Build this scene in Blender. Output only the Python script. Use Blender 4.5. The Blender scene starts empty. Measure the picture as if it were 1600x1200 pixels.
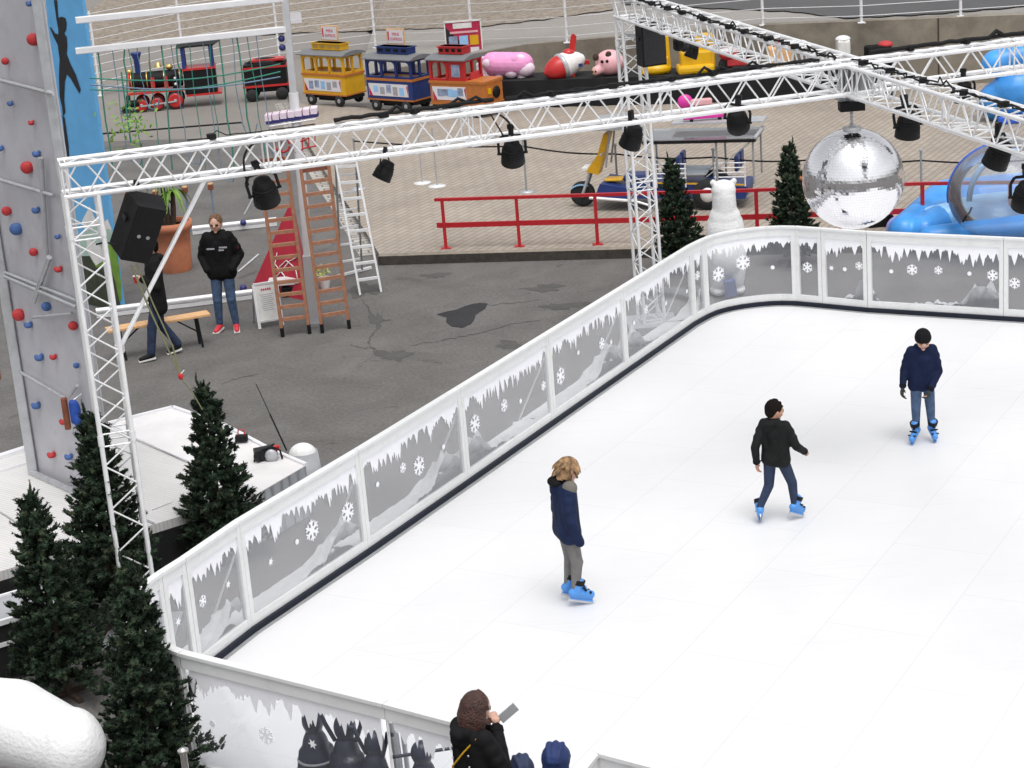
import bpy, math, random
from mathutils import Vector, Matrix
from math import sin, cos, pi, radians

# ------------------------------------------------------------ camera, sky, sun
SC = bpy.context.scene
HC, FPX, PITCH, ROLL = 8.017, 3100.0, 0.30938, -0.07928
Fw = Vector((0, cos(PITCH), -sin(PITCH)))
R0 = Vector((1, 0, 0)); U0 = R0.cross(Fw)
Rt = cos(ROLL)*R0 + sin(ROLL)*U0
Up = -sin(ROLL)*R0 + cos(ROLL)*U0
CAM = Vector((0, 0, HC))
cd = bpy.data.cameras.new('camera'); cam = bpy.data.objects.new('camera', cd)
SC.collection.objects.link(cam); SC.camera = cam
cd.sensor_width = 36.0; cd.lens = FPX/1600*36.0; cd.clip_start = 0.5; cd.clip_end = 1500
cam.matrix_world = Matrix(((Rt.x, Up.x, -Fw.x, CAM.x), (Rt.y, Up.y, -Fw.y, CAM.y), (Rt.z, Up.z, -Fw.z, CAM.z), (0, 0, 0, 1)))

SUN_EL, SUN_AZ = radians(70), radians(165)
world = bpy.data.worlds.new('World'); SC.world = world; world.use_nodes = True
nt = world.node_tree; nt.nodes.clear()
sk = nt.nodes.new('ShaderNodeTexSky'); sk.sky_type = 'NISHITA'; sk.sun_disc = False
sk.sun_elevation = SUN_EL; sk.sun_rotation = SUN_AZ; sk.dust_density = 4; sk.air_density = 1.0
hs = nt.nodes.new('ShaderNodeHueSaturation'); hs.inputs['Saturation'].default_value = 0.10; hs.inputs['Value'].default_value = 1.0
bg = nt.nodes.new('ShaderNodeBackground'); bg.inputs['Strength'].default_value = 0.15
wo = nt.nodes.new('ShaderNodeOutputWorld')
nt.links.new(sk.outputs[0], hs.inputs['Color']); nt.links.new(hs.outputs[0], bg.inputs[0]); nt.links.new(bg.outputs[0], wo.inputs[0])
sl = bpy.data.lights.new('sun', 'SUN'); sl.energy = 0.7; sl.angle = radians(25); sl.color = (1.0, 0.975, 0.94)
so = bpy.data.objects.new('sun', sl); SC.collection.objects.link(so)
sd = Vector((sin(SUN_AZ)*cos(SUN_EL), cos(SUN_AZ)*cos(SUN_EL), sin(SUN_EL)))
so.rotation_euler = sd.to_track_quat('Z', 'Y').to_euler(); so.location = (0, 0, 60)
SC.view_settings.view_transform = 'Standard'; SC.view_settings.look = 'None'
SC.view_settings.exposure = 0.36; SC.view_settings.gamma = 1
SC.render.engine = 'CYCLES'
SC.cycles.caustics_reflective = False; SC.cycles.caustics_refractive = False; SC.cycles.max_bounces = 8; SC.cycles.transparent_max_bounces = 16

# ------------------------------------------------------------ pixel -> world helpers
def ray(x, y): return Fw*FPX + Rt*(x-800) - Up*(y-600)
def W(x, y, z=0.0):
    d = ray(x, y); return CAM + d*((z-HC)/d.z)
def proj(P):
    d = Vector(P)-CAM; w = d.dot(Fw); return 800+FPX*d.dot(Rt)/w, 600-FPX*d.dot(Up)/w
def depth(P): return (Vector(P)-CAM).dot(Fw)
def near(x, y, P): return CAM + ray(x, y)*(depth(P)/FPX)     # same distance from the lens plane as P
def wid(px, P): return px*depth(P)/FPX
def up(P, y):                                                 # height above P's foot that appears on image row y
    lo, hi = -3.0, 7.9
    for _ in range(50):
        m = (lo+hi)/2
        if proj((P[0], P[1], m))[1] > y: lo = m
        else: hi = m
    return lo
def V(*a): return Vector(a)

# ------------------------------------------------------------ mesh builder
MW = {}
class MB:
    def __init__(s): s.v = []; s.f = []; s.m = []; s.s = []; s.cur = 0
    def add(s, vs, fs, smooth=False):
        o = len(s.v); s.v += [Vector(v) for v in vs]
        for f in fs: s.f.append(tuple(i+o for i in f)); s.m.append(s.cur); s.s.append(smooth)
        return s
    def box(s, c, size, R=None):
        c = Vector(c); a, b, d = [t/2 for t in size]
        vs = [Vector((x, y, z)) for x in (-a, a) for y in (-b, b) for z in (-d, d)]
        if R is not None: vs = [R @ v for v in vs]
        return s.add([c+v for v in vs], [(0, 1, 3, 2), (4, 6, 7, 5), (0, 4, 5, 1), (2, 3, 7, 6), (0, 2, 6, 4), (1, 5, 7, 3)])
    def bar(s, p0, p1, w, h, upv=(0, 0, 1)):
        p0 = Vector(p0); p1 = Vector(p1); d = (p1-p0).normalized(); u = Vector(upv)
        x = d.cross(u)
        if x.length < 1e-4: x = d.cross(Vector((1, 0, 0)))
        x.normalize(); u = x.cross(d).normalized()
        vs = []
        for p in (p0, p1):
            for i, j in ((-1, -1), (1, -1), (1, 1), (-1, 1)): vs.append(p+x*(i*w/2)+u*(j*h/2))
        return s.add(vs, [(0, 1, 2, 3), (7, 6, 5, 4), (0, 4, 5, 1), (1, 5, 6, 2), (2, 6, 7, 3), (3, 7, 4, 0)])
    def tube(s, p0, p1, r0, r1=None, n=8, cap=True):
        r1 = r0 if r1 is None else r1
        p0 = Vector(p0); p1 = Vector(p1); d = p1-p0
        if d.length < 1e-6: return s
        d.normalize(); a = d.orthogonal().normalized(); b = d.cross(a)
        A = [p0+(a*cos(2*pi*i/n)+b*sin(2*pi*i/n))*r0 for i in range(n)]
        B = [p1+(a*cos(2*pi*i/n)+b*sin(2*pi*i/n))*r1 for i in range(n)]
        s.add(A+B, [(i, (i+1) % n, n+(i+1) % n, n+i) for i in range(n)], True)
        if cap:
            s.add(A, [tuple(reversed(range(n)))]); s.add(B, [tuple(range(n))])
        return s
    def path(s, pts, r, n=6):
        pts = [Vector(p) for p in pts]; rings = []
        for i, p in enumerate(pts):
            d = (pts[min(i+1, len(pts)-1)]-pts[max(i-1, 0)]).normalized()
            if i == 0: a = d.orthogonal().normalized()
            else: a = (a-d*a.dot(d)).normalized()
            b = d.cross(a); rr = r[i] if isinstance(r, (list, tuple)) else r
            rings.append([p+(a*cos(2*pi*k/n)+b*sin(2*pi*k/n))*rr for k in range(n)])
        vs = [v for g in rings for v in g]; fs = []
        for i in range(len(pts)-1):
            for k in range(n): fs.append((i*n+k, i*n+(k+1) % n, (i+1)*n+(k+1) % n, (i+1)*n+k))
        s.add(vs, fs, True); s.add(rings[0], [tuple(reversed(range(n)))]); s.add(rings[-1], [tuple(range(n))])
        return s
    def ball(s, c, r, seg=16, rings=10, smooth=True, R=None):
        c = Vector(c); r = (r, r, r) if isinstance(r, (int, float)) else r
        vs = [Vector((0, 0, r[2]))]
        for i in range(1, rings):
            t = pi*i/rings
            for k in range(seg):
                p = 2*pi*k/seg; vs.append(Vector((r[0]*sin(t)*cos(p), r[1]*sin(t)*sin(p), r[2]*cos(t))))
        vs.append(Vector((0, 0, -r[2]))); fs = []
        for k in range(seg): fs.append((0, 1+k, 1+(k+1) % seg))
        for i in range(rings-2):
            for k in range(seg):
                a = 1+i*seg+k; b = 1+i*seg+(k+1) % seg; fs.append((a, a+seg, b+seg, b))
        L = len(vs)-1; o = 1+(rings-2)*seg
        for k in range(seg): fs.append((o+k, L, o+(k+1) % seg))
        if R is not None: vs = [R @ v for v in vs]
        return s.add([c+v for v in vs], fs, smooth)
    def lathe(s, prof, c=(0, 0, 0), n=20, R=None, smooth=True):
        c = Vector(c); vs = []
        for r, z in prof:
            for k in range(n):
                v = Vector((r*cos(2*pi*k/n), r*sin(2*pi*k/n), z)); vs.append(c+(R @ v if R is not None else v))
        fs = [(i*n+k, i*n+(k+1) % n, (i+1)*n+(k+1) % n, (i+1)*n+k) for i in range(len(prof)-1) for k in range(n)]
        s.add(vs, fs, smooth); s.add(vs[:n], [tuple(reversed(range(n)))]); s.add(vs[-n:], [tuple(range(n))])
        return s
    def prism(s, pts, o, ux, uy, th):
        o = Vector(o); ux = Vector(ux); uy = Vector(uy); th = Vector(th); n = len(pts)
        A = [o+ux*p[0]+uy*p[1] for p in pts]; B = [v+th for v in A]
        s.add(A, [tuple(range(n))]); s.add(B, [tuple(reversed(range(n)))])
        s.add(A+B, [(i, n+i, n+(i+1) % n, (i+1) % n) for i in range(n)])
        return s
    def hexa(s, a, b):      # a,b: two quads (4 points each) joined
        return s.add(list(a)+list(b), [(0, 1, 2, 3), (7, 6, 5, 4), (0, 4, 5, 1), (1, 5, 6, 2), (2, 6, 7, 3), (3, 7, 4, 0)])
    def build(s, name, mats, parent=None, world=True, bevel=0, kind=None, fixn=True, weld=False):
        me = bpy.data.meshes.new(name)
        vs = s.v
        if parent is not None and world:
            Mi = MW[parent.name].inverted(); vs = [Mi @ v for v in vs]
        loc = None
        if parent is None and world and vs:
            xs = [v.x for v in vs]; ys = [v.y for v in vs]; zs = [v.z for v in vs]
            loc = Vector(((min(xs)+max(xs))/2, (min(ys)+max(ys))/2, min(zs))); vs = [v-loc for v in vs]
        me.from_pydata([tuple(v) for v in vs], [], s.f)
        mats = mats if isinstance(mats, (list, tuple)) else [mats]
        for m in mats: me.materials.append(m)
        me.polygons.foreach_set('material_index', s.m); me.polygons.foreach_set('use_smooth', s.s)
        if fixn or weld:
            import bmesh
            bm = bmesh.new(); bm.from_mesh(me)
            if weld: bmesh.ops.remove_doubles(bm, verts=bm.verts, dist=1e-5)
            bmesh.ops.recalc_face_normals(bm, faces=bm.faces); bm.to_mesh(me); bm.free()
        me.update()
        o = bpy.data.objects.new(name, me); SC.collection.objects.link(o)
        if loc is not None: o.location = loc
        if parent is not None: o.parent = parent; MW[o.name] = MW[parent.name].copy()
        else: MW[o.name] = Matrix.Translation(loc) if loc is not None else Matrix.Identity(4)
        if bevel:
            b = o.modifiers.new('bevel', 'BEVEL'); b.width = bevel; b.segments = 2; b.limit_method = 'ANGLE'
        if kind: o['kind'] = kind
        return o

def thing(name, label, cat, loc=(0, 0, 0), rotz=0.0, group=None, R=None):
    o = bpy.data.objects.new(name, None); SC.collection.objects.link(o); o.empty_display_size = 0.1
    o.location = loc
    if R is not None: o.rotation_euler = R.to_euler(); M = Matrix.Translation(Vector(loc)) @ R.to_4x4()
    else: o.rotation_euler = (0, 0, rotz); M = Matrix.Translation(Vector(loc)) @ Matrix.Rotation(rotz, 4, 'Z')
    MW[o.name] = M; o['label'] = label; o['category'] = cat
    if group: o['group'] = group
    return o
def tag(o, label, cat, group=None):
    o['label'] = label; o['category'] = cat
    if group: o['group'] = group
    return o
def dup(root, loc, rotz=None, label=None, group=None, R=None, scale=None):
    def cp(o, par):
        c = o.copy(); SC.collection.objects.link(c)
        if par is not None: c.parent = par
        for ch in list(o.children): cp(ch, c)
        return c
    r = cp(root, None); r.location = loc
    if R is not None: r.rotation_euler = R.to_euler()
    elif rotz is not None: r.rotation_euler = (0, 0, rotz)
    if scale: r.scale = scale
    if label: r['label'] = label
    if group: r['group'] = group
    return r

# ------------------------------------------------------------ materials
def N(t, ty, **kw):
    n = t.nodes.new(ty)
    for k, v in kw.items():
        if k in n.inputs: n.inputs[k].default_value = v
        else: setattr(n, k, v)
    return n
def mat(name, col, rough=0.5, metal=0.0, var=0.12, vs=6.0, bump=0.0, bs=60.0, coords='Object', spec=0.5, alpha=None, dirt=None, sheen=0):
    m = bpy.data.materials.new(name); m.use_nodes = True; t = m.node_tree
    b = t.nodes['Principled BSDF']; b.inputs['Roughness'].default_value = rough; b.inputs['Metallic'].default_value = metal
    b.inputs['Specular IOR Level'].default_value = spec
    tc = N(t, 'ShaderNodeTexCoord'); no = N(t, 'ShaderNodeTexNoise', Scale=vs, Detail=5.0, Roughness=0.6)
    t.links.new(tc.outputs[coords], no.inputs['Vector'])
    rp = N(t, 'ShaderNodeValToRGB'); e = rp.color_ramp.elements
    c = Vector(col[:3]); e[0].position = 0.3; e[1].position = 0.7
    e[0].color = (*(c*(1-var)), 1); e[1].color = (*[min(1, q) for q in c*(1+var)], 1)
    t.links.new(no.outputs['Fac'], rp.inputs[0]); out = rp.outputs[0]
    if dirt:
        n2 = N(t, 'ShaderNodeTexNoise', Scale=dirt[0], Detail=8.0, Roughness=0.7); t.links.new(tc.outputs[coords], n2.inputs['Vector'])
        r2 = N(t, 'ShaderNodeValToRGB'); r2.color_ramp.elements[0].position = 0.52; r2.color_ramp.elements[1].position = 0.72
        mx = N(t, 'ShaderNodeMix', data_type='RGBA'); t.links.new(n2.outputs['Fac'], r2.inputs[0])
        ml = N(t, 'ShaderNodeMath', operation='MULTIPLY'); ml.inputs[1].default_value = dirt[2]
        t.links.new(r2.outputs[0], ml.inputs[0]); t.links.new(ml.outputs[0], mx.inputs[0])
        t.links.new(out, mx.inputs[6]); mx.inputs[7].default_value = (*dirt[1], 1); out = mx.outputs[2]
    t.links.new(out, b.inputs['Base Color'])
    rr = N(t, 'ShaderNodeMapRange'); rr.inputs[3].default_value = max(0, rough-0.08); rr.inputs[4].default_value = min(1, rough+0.1)
    t.links.new(no.outputs['Fac'], rr.inputs[0]); t.links.new(rr.outputs[0], b.inputs['Roughness'])
    if bump:
        n3 = N(t, 'ShaderNodeTexNoise', Scale=bs, Detail=4.0); t.links.new(tc.outputs[coords], n3.inputs['Vector'])
        bp = N(t, 'ShaderNodeBump', Strength=bump, Distance=0.02); t.links.new(n3.outputs['Fac'], bp.inputs['Height'])
        t.links.new(bp.outputs[0], b.inputs['Normal'])
    if alpha is not None: b.inputs['Alpha'].default_value = alpha
    return m

M = {}
M['alu'] = mat('aluminium', (0.86, 0.86, 0.87), 0.38, 0.25, 0.06, 9, 0.05, 200)
M['alu_dull'] = mat('dull_aluminium', (0.50, 0.51, 0.53), 0.5, 0.5, 0.12, 7, 0.1, 90)
M['white'] = mat('white_lacquer', (0.76, 0.765, 0.765), 0.45, 0, 0.03, 4, 0.03, 30, dirt=(9, (0.5, 0.48, 0.45), 0.25))
M['whitepaint'] = mat('white_steel', (0.78, 0.78, 0.8), 0.45, 0, 0.05, 5)
M['sticker'] = mat('white_film', (0.90, 0.90, 0.94), 0.7, 0, 0.03, 14)
M['black'] = mat('black_plastic', (0.008, 0.008, 0.009), 0.6, 0, 0.25, 20, 0.15, 150, spec=0.22)
M['blackmetal'] = mat('black_steel', (0.012, 0.012, 0.014), 0.5, 0.1, 0.2, 30, spec=0.3)
M['rubber'] = mat('rubber', (0.02, 0.02, 0.022), 0.85, 0, 0.2, 30, 0.2, 80)
M['cable'] = mat('cable_black', (0.010, 0.010, 0.011), 0.7, spec=0.25)
M['strip'] = mat('kick_strip_navy', (0.014, 0.018, 0.030), 0.6, 0, 0.2, 8, spec=0.25)
M['lightgrey'] = mat('light_grey_paint', (0.55, 0.55, 0.57), 0.5, 0.1, 0.06)
M['grey'] = mat('grey_paint', (0.32, 0.33, 0.34), 0.55, 0, 0.1)
M['red'] = mat('red_paint', (0.46, 0.014, 0.022), 0.42, 0, 0.12, 9, 0.03)
M['redp'] = mat('red_plastic', (0.50, 0.022, 0.022), 0.35, 0, 0.08)
M['blue'] = mat('blue_paint', (0.012, 0.035, 0.17), 0.4, 0, 0.12)
M['yellow'] = mat('yellow_paint', (0.70, 0.38, 0.012), 0.4, 0, 0.08)
M['yellowp'] = mat('yellow_plastic', (0.72, 0.42, 0.005), 0.3, 0, 0.06)
M['orange'] = mat('orange_wood', (0.47, 0.155, 0.03), 0.5, 0, 0.15, 12)
M['wood'] = mat('ladder_wood', (0.36, 0.165, 0.095), 0.55, 0, 0.2, 14, 0.1, 40)
M['woodbox'] = mat('brown_board', (0.20, 0.06, 0.03), 0.5, 0, 0.2, 10)
M['bench'] = mat('bench_wood', (0.72, 0.42, 0.20), 0.5, 0, 0.12, 15)
M['brass'] = mat('brass', (0.7, 0.5, 0.18), 0.3, 0.9)
M['pink'] = mat('pink_plush', (0.80, 0.33, 0.60), 0.7, 0, 0.1, 8, 0.2, 60)
M['pinkw'] = mat('pale_plush', (0.80, 0.66, 0.76), 0.7, 0, 0.1, 8, 0.2, 60)
M['pig'] = mat('pig_pink', (0.78, 0.42, 0.46), 0.4, 0, 0.05)
M['terracotta'] = mat('terracotta', (0.56, 0.20, 0.10), 0.7, 0, 0.12, 7, 0.1, 40)
M['soil'] = mat('soil', (0.06, 0.04, 0.03), 0.95, 0, 0.4, 30, 0.5, 60)
M['fur'] = mat('white_fur', (0.80, 0.80, 0.80), 0.95, 0, 0.05, 8, 0.6, 45, spec=0.1)
M['snowfur'] = mat('white_fleece', (0.80, 0.80, 0.80), 0.95, 0, 0.04, 5, 0.5, 30, spec=0.1)
M['concrete'] = mat('wall_concrete', (0.255, 0.225, 0.18), 0.9, 0, 0.25, 2.2, 0.3, 20, dirt=(0.8, (0.11, 0.095, 0.075), 0.6))
M['tarp'] = mat('grey_tarpaulin', (0.36, 0.37, 0.39), 0.55, 0, 0.12, 3, 0.35, 8)
M['deckwhite'] = mat('white_membrane', (0.78, 0.76, 0.76), 0.55, 0, 0.06, 2.0, 0.05, 10, dirt=(2.5, (0.55, 0.51, 0.49), 0.3))
M['skirt'] = mat('black_cloth', (0.008, 0.008, 0.009), 0.95, 0, 0.3, 6, 0.5, 7)
M['lavender'] = mat('wall_panel_grey', (0.50, 0.495, 0.53), 0.5, 0, 0.12, 1.5, 0.1, 20, dirt=(1.3, (0.30, 0.25, 0.27), 0.5))
M['skyblue'] = mat('banner_blue', (0.13, 0.42, 0.76), 0.6, 0, 0.08, 4)
M['silhouette'] = mat('print_black', (0.015, 0.015, 0.018), 0.6)
M['green'] = mat('banner_green', (0.16, 0.30, 0.04), 0.6, 0, 0.3, 4)
M['darkgreen'] = mat('banner_dark_green', (0.04, 0.05, 0.03), 0.6, 0, 0.4, 9)
M['palegreen'] = mat('banner_pale', (0.42, 0.58, 0.50), 0.6, 0, 0.15, 3)
M['holdred'] = mat('hold_red', (0.50, 0.035, 0.04), 0.6, 0, 0.15, 20, 0.2)
M['holdblue'] = mat('hold_blue', (0.06, 0.13, 0.34), 0.6, 0, 0.15, 20, 0.2)
M['ropegreen'] = mat('rope_green', (0.04, 0.22, 0.16), 0.8)
M['ropeblue'] = mat('rope_blue', (0.16, 0.24, 0.34), 0.8)
M['ropegrey'] = mat('strap_olive', (0.16, 0.16, 0.08), 0.8)
M['navycap'] = mat('navy_plastic', (0.03, 0.03, 0.16), 0.4)
M['paper'] = mat('paper_print', (0.72, 0.70, 0.74), 0.6, 0, 0.02)
M['textred'] = mat('text_red', (0.55, 0.05, 0.10), 0.6, 0, 0.05)
M['textgrey'] = mat('text_grey', (0.35, 0.35, 0.38), 0.6, 0, 0.05)
M['photo1'] = mat('photo_print_blue', (0.26, 0.32, 0.46), 0.5, 0, 0.45, 9)
M['signred'] = mat('sign_crimson', (0.45, 0.02, 0.07), 0.5, 0, 0.08)
M['roofgrey'] = mat('roof_grey', (0.17, 0.175, 0.185), 0.6, 0, 0.1)
M['inflblue'] = mat('inflatable_blue', (0.05, 0.30, 0.78), 0.35, 0, 0.35, 1.2)
M['inflpale'] = mat('inflatable_pale_blue', (0.30, 0.55, 0.85), 0.35, 0, 0.2, 2)
M['infllilac'] = mat('inflatable_lilac', (0.34, 0.34, 0.75), 0.35, 0, 0.1, 2)
M['infldeep'] = mat('inflatable_deep_blue', (0.03, 0.12, 0.62), 0.35, 0, 0.2, 2)
M['magenta'] = mat('magenta_plastic', (0.70, 0.04, 0.36), 0.4)
M['lime'] = mat('lime_plastic', (0.55, 0.60, 0.15), 0.4)
M['bluebag'] = mat('bluish_grey_cloth', (0.10, 0.13, 0.28), 0.7)

# thin clear sheet: mostly see-through, a little milky and glossy
def sheet(name, tint, milky, gloss=0.08, rough=0.08):
    m = bpy.data.materials.new(name); m.use_nodes = True; t = m.node_tree; t.nodes.clear()
    tr = N(t, 'ShaderNodeBsdfTransparent'); tr.inputs[0].default_value = (*tint, 1)
    di = N(t, 'ShaderNodeBsdfDiffuse'); di.inputs[0].default_value = (0.78, 0.79, 0.85, 1)
    gl = N(t, 'ShaderNodeBsdfGlossy'); gl.inputs['Roughness'].default_value = rough
    tc = N(t, 'ShaderNodeTexCoord'); no = N(t, 'ShaderNodeTexNoise', Scale=1.7, Detail=4.0); t.links.new(tc.outputs['Object'], no.inputs['Vector'])
    mr = N(t, 'ShaderNodeMapRange'); mr.inputs[3].default_value = milky*0.6; mr.inputs[4].default_value = milky*1.4
    t.links.new(no.outputs['Fac'], mr.inputs[0])
    a = N(t, 'ShaderNodeMixShader'); t.links.new(mr.outputs[0], a.inputs[0]); t.links.new(tr.outputs[0], a.inputs[1]); t.links.new(di.outputs[0], a.inputs[2])
    fr = N(t, 'ShaderNodeFresnel', IOR=1.3); mf = N(t, 'ShaderNodeMath', operation='MULTIPLY'); mf.inputs[1].default_value = gloss*10
    t.links.new(fr.outputs[0], mf.inputs[0])
    b = N(t, 'ShaderNodeMixShader'); t.links.new(mf.outputs[0], b.inputs[0]); t.links.new(a.outputs[0], b.inputs[1]); t.links.new(gl.outputs[0], b.inputs[2])
    o = N(t, 'ShaderNodeOutputMaterial'); t.links.new(b.outputs[0], o.inputs[0]); return m
M['pane'] = sheet('clear_plexiglass', (0.975, 0.98, 0.985), 0.115, 0.03)
M['pane_clear'] = sheet('clearer_plexiglass', (0.96, 0.965, 0.975), 0.035, 0.02)
M['bubble'] = sheet('clear_pvc', (0.86, 0.93, 0.98), 0.20, 0.12)
M['drift'] = sheet('translucent_snow_film', (0.85, 0.85, 0.9), 0.72, 0.01)
M['film'] = sheet('frosted_film', (0.9, 0.9, 0.93), 0.90, 0.01)
# ------------------------------------------------------------ ground materials (world coordinates)
def groundmat(name, c1, c2, fine=60.0, big=0.5, rough=0.9, cracks=0.0, bump=0.25, stain=None):
    m = bpy.data.materials.new(name); m.use_nodes = True; t = m.node_tree; b = t.nodes['Principled BSDF']
    b.inputs['Roughness'].default_value = rough; b.inputs['Specular IOR Level'].default_value = 0.3
    g = N(t, 'ShaderNodeNewGeometry')
    n1 = N(t, 'ShaderNodeTexNoise', Scale=fine, Detail=6.0, Roughness=0.75); n2 = N(t, 'ShaderNodeTexNoise', Scale=big, Detail=9.0, Roughness=0.62, Distortion=0.6)
    for n in (n1, n2): t.links.new(g.outputs['Position'], n.inputs['Vector'])
    a = N(t, 'ShaderNodeMix', data_type='FLOAT'); a.inputs[0].default_value = 0.62
    t.links.new(n2.outputs['Fac'], a.inputs[2]); t.links.new(n1.outputs['Fac'], a.inputs[3])
    rp = N(t, 'ShaderNodeValToRGB'); e = rp.color_ramp.elements; e[0].position = 0.34; e[1].position = 0.66
    e[0].color = (*c1, 1); e[1].color = (*c2, 1); t.links.new(a.outputs[0], rp.inputs[0]); out = rp.outputs[0]
    if stain:
        n4 = N(t, 'ShaderNodeTexNoise', Scale=stain[0], Detail=10.0, Roughness=0.68, Distortion=1.2); t.links.new(g.outputs['Position'], n4.inputs['Vector'])
        r4 = N(t, 'ShaderNodeValToRGB'); r4.color_ramp.elements[0].position = stain[2]; r4.color_ramp.elements[1].position = stain[2]+0.03
        t.links.new(n4.outputs['Fac'], r4.inputs[0]); k = N(t, 'ShaderNodeMath', operation='MULTIPLY'); k.inputs[1].default_value = stain[3]
        t.links.new(r4.outputs[0], k.inputs[0])
        mx = N(t, 'ShaderNodeMix', data_type='RGBA'); t.links.new(k.outputs[0], mx.inputs[0]); t.links.new(out, mx.inputs[6]); mx.inputs[7].default_value = (*stain[1], 1); out = mx.outputs[2]
    if cracks:
        nd = N(t, 'ShaderNodeTexNoise', Scale=2.5, Detail=6.0); t.links.new(g.outputs['Position'], nd.inputs['Vector'])
        ad = N(t, 'ShaderNodeMix', data_type='RGBA'); ad.inputs[0].default_value = 0.35
        t.links.new(g.outputs['Position'], ad.inputs[6]); t.links.new(nd.outputs['Color'], ad.inputs[7])
        vo = N(t, 'ShaderNodeTexVoronoi', feature='DISTANCE_TO_EDGE', Scale=0.42); t.links.new(ad.outputs[2], vo.inputs['Vector'])
        lt = N(t, 'ShaderNodeMapRange'); lt.inputs[1].default_value = 0.0; lt.inputs[2].default_value = 0.011; lt.inputs[3].default_value = 1; lt.inputs[4].default_value = 0
        t.links.new(vo.outputs['Distance'], lt.inputs[0])
        nm = N(t, 'ShaderNodeTexNoise', Scale=0.35, Detail=3.0); t.links.new(g.outputs['Position'], nm.inputs['Vector'])
        rm = N(t, 'ShaderNodeMapRange'); rm.inputs[1].default_value = 0.5; rm.inputs[2].default_value = 0.6; t.links.new(nm.outputs['Fac'], rm.inputs[0])
        ml = N(t, 'ShaderNodeMath', operation='MULTIPLY'); t.links.new(lt.outputs[0], ml.inputs[0]); t.links.new(rm.outputs[0], ml.inputs[1])
        ml2 = N(t, 'ShaderNodeMath', operation='MULTIPLY'); ml2.inputs[1].default_value = cracks; t.links.new(ml.outputs[0], ml2.inputs[0])
        mx = N(t, 'ShaderNodeMix', data_type='RGBA'); t.links.new(ml2.outputs[0], mx.inputs[0]); t.links.new(out, mx.inputs[6]); mx.inputs[7].default_value = (0.05, 0.048, 0.045, 1); out = mx.outputs[2]
    t.links.new(out, b.inputs['Base Color'])
    bp = N(t, 'ShaderNodeBump', Strength=bump, Distance=0.01); t.links.new(n1.outputs['Fac'], bp.inputs['Height']); t.links.new(bp.outputs[0], b.inputs['Normal'])
    return m
def brickmat(name, c1, c2, mortar, bw, bh, ms, rot, rough=0.85, scuff=0.0, offset=0.5, bump=0.3, smooth=0.1, scratch=0.0):
    m = bpy.data.materials.new(name); m.use_nodes = True; t = m.node_tree; b = t.nodes['Principled BSDF']
    b.inputs['Roughness'].default_value = rough
    g = N(t, 'ShaderNodeNewGeometry'); mp = N(t, 'ShaderNodeMapping'); mp.inputs['Rotation'].default_value = (0, 0, rot)
    t.links.new(g.outputs['Position'], mp.inputs['Vector'])
    br = N(t, 'ShaderNodeTexBrick'); br.offset = offset; br.inputs['Scale'].default_value = 1.0
    br.inputs['Color1'].default_value = (*c1, 1); br.inputs['Color2'].default_value = (*c2, 1); br.inputs['Mortar'].default_value = (*mortar, 1)
    br.inputs['Mortar Size'].default_value = ms; br.inputs['Brick Width'].default_value = bw; br.inputs['Row Height'].default_value = bh
    br.inputs['Mortar Smooth'].default_value = smooth; t.links.new(mp.outputs[0], br.inputs['Vector'])
    n2 = N(t, 'ShaderNodeTexNoise', Scale=0.6, Detail=9.0, Roughness=0.65); t.links.new(g.outputs['Position'], n2.inputs['Vector'])
    mr = N(t, 'ShaderNodeMapRange'); mr.inputs[1].default_value = 0.3; mr.inputs[2].default_value = 0.7; mr.inputs[3].default_value = 1-scuff; mr.inputs[4].default_value = 1+scuff
    t.links.new(n2.outputs['Fac'], mr.inputs[0])
    mx = N(t, 'ShaderNodeVectorMath', operation='SCALE'); t.links.new(br.outputs['Color'], mx.inputs[0]); t.links.new(mr.outputs[0], mx.inputs['Scale'])
    col = mx.outputs[0]
    for kk, ang in enumerate((radians(-25), radians(48), radians(-80)) if scratch else ()):
        m3 = N(t, 'ShaderNodeMapping'); m3.inputs['Rotation'].default_value = (0, 0, ang); m3.inputs['Scale'].default_value = (0.35, 14, 1); t.links.new(g.outputs['Position'], m3.inputs['Vector'])
        n3 = N(t, 'ShaderNodeTexNoise', Scale=1.0+kk*.3, Detail=4.0, Roughness=0.7, Distortion=0.4); t.links.new(m3.outputs[0], n3.inputs['Vector'])
        r3 = N(t, 'ShaderNodeMapRange'); r3.inputs[1].default_value = 0.60; r3.inputs[2].default_value = 0.72; r3.inputs[3].default_value = 1; r3.inputs[4].default_value = 1-scratch; t.links.new(n3.outputs['Fac'], r3.inputs[0])
        v3 = N(t, 'ShaderNodeVectorMath', operation='SCALE'); t.links.new(col, v3.inputs[0]); t.links.new(r3.outputs[0], v3.inputs['Scale']); col = v3.outputs[0]
    t.links.new(col, b.inputs['Base Color'])
    bp = N(t, 'ShaderNodeBump', Strength=bump, Distance=0.004); bp.invert = True; t.links.new(br.outputs['Fac'], bp.inputs['Height']); t.links.new(bp.outputs[0], b.inputs['Normal'])
    return m
G = {}
G['asphalt'] = groundmat('asphalt', (0.088, 0.083, 0.079), (0.185, 0.177, 0.170), 20, 1.1, 0.92, 0.22, 0.7, stain=(0.7, (0.075, 0.07, 0.066), 0.63, 0.55))
G['patch'] = groundmat('fresh_asphalt', (0.022, 0.023, 0.026), (0.045, 0.045, 0.048), 90, 3, 0.95)
G['stain'] = groundmat('worn_asphalt', (0.065, 0.062, 0.058), (0.125, 0.12, 0.115), 60, 4, 0.95)
G['pave'] = groundmat('back_pavement', (0.185, 0.17, 0.155), (0.27, 0.25, 0.232), 20, 0.4, 0.9, 0, 0.2)
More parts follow.
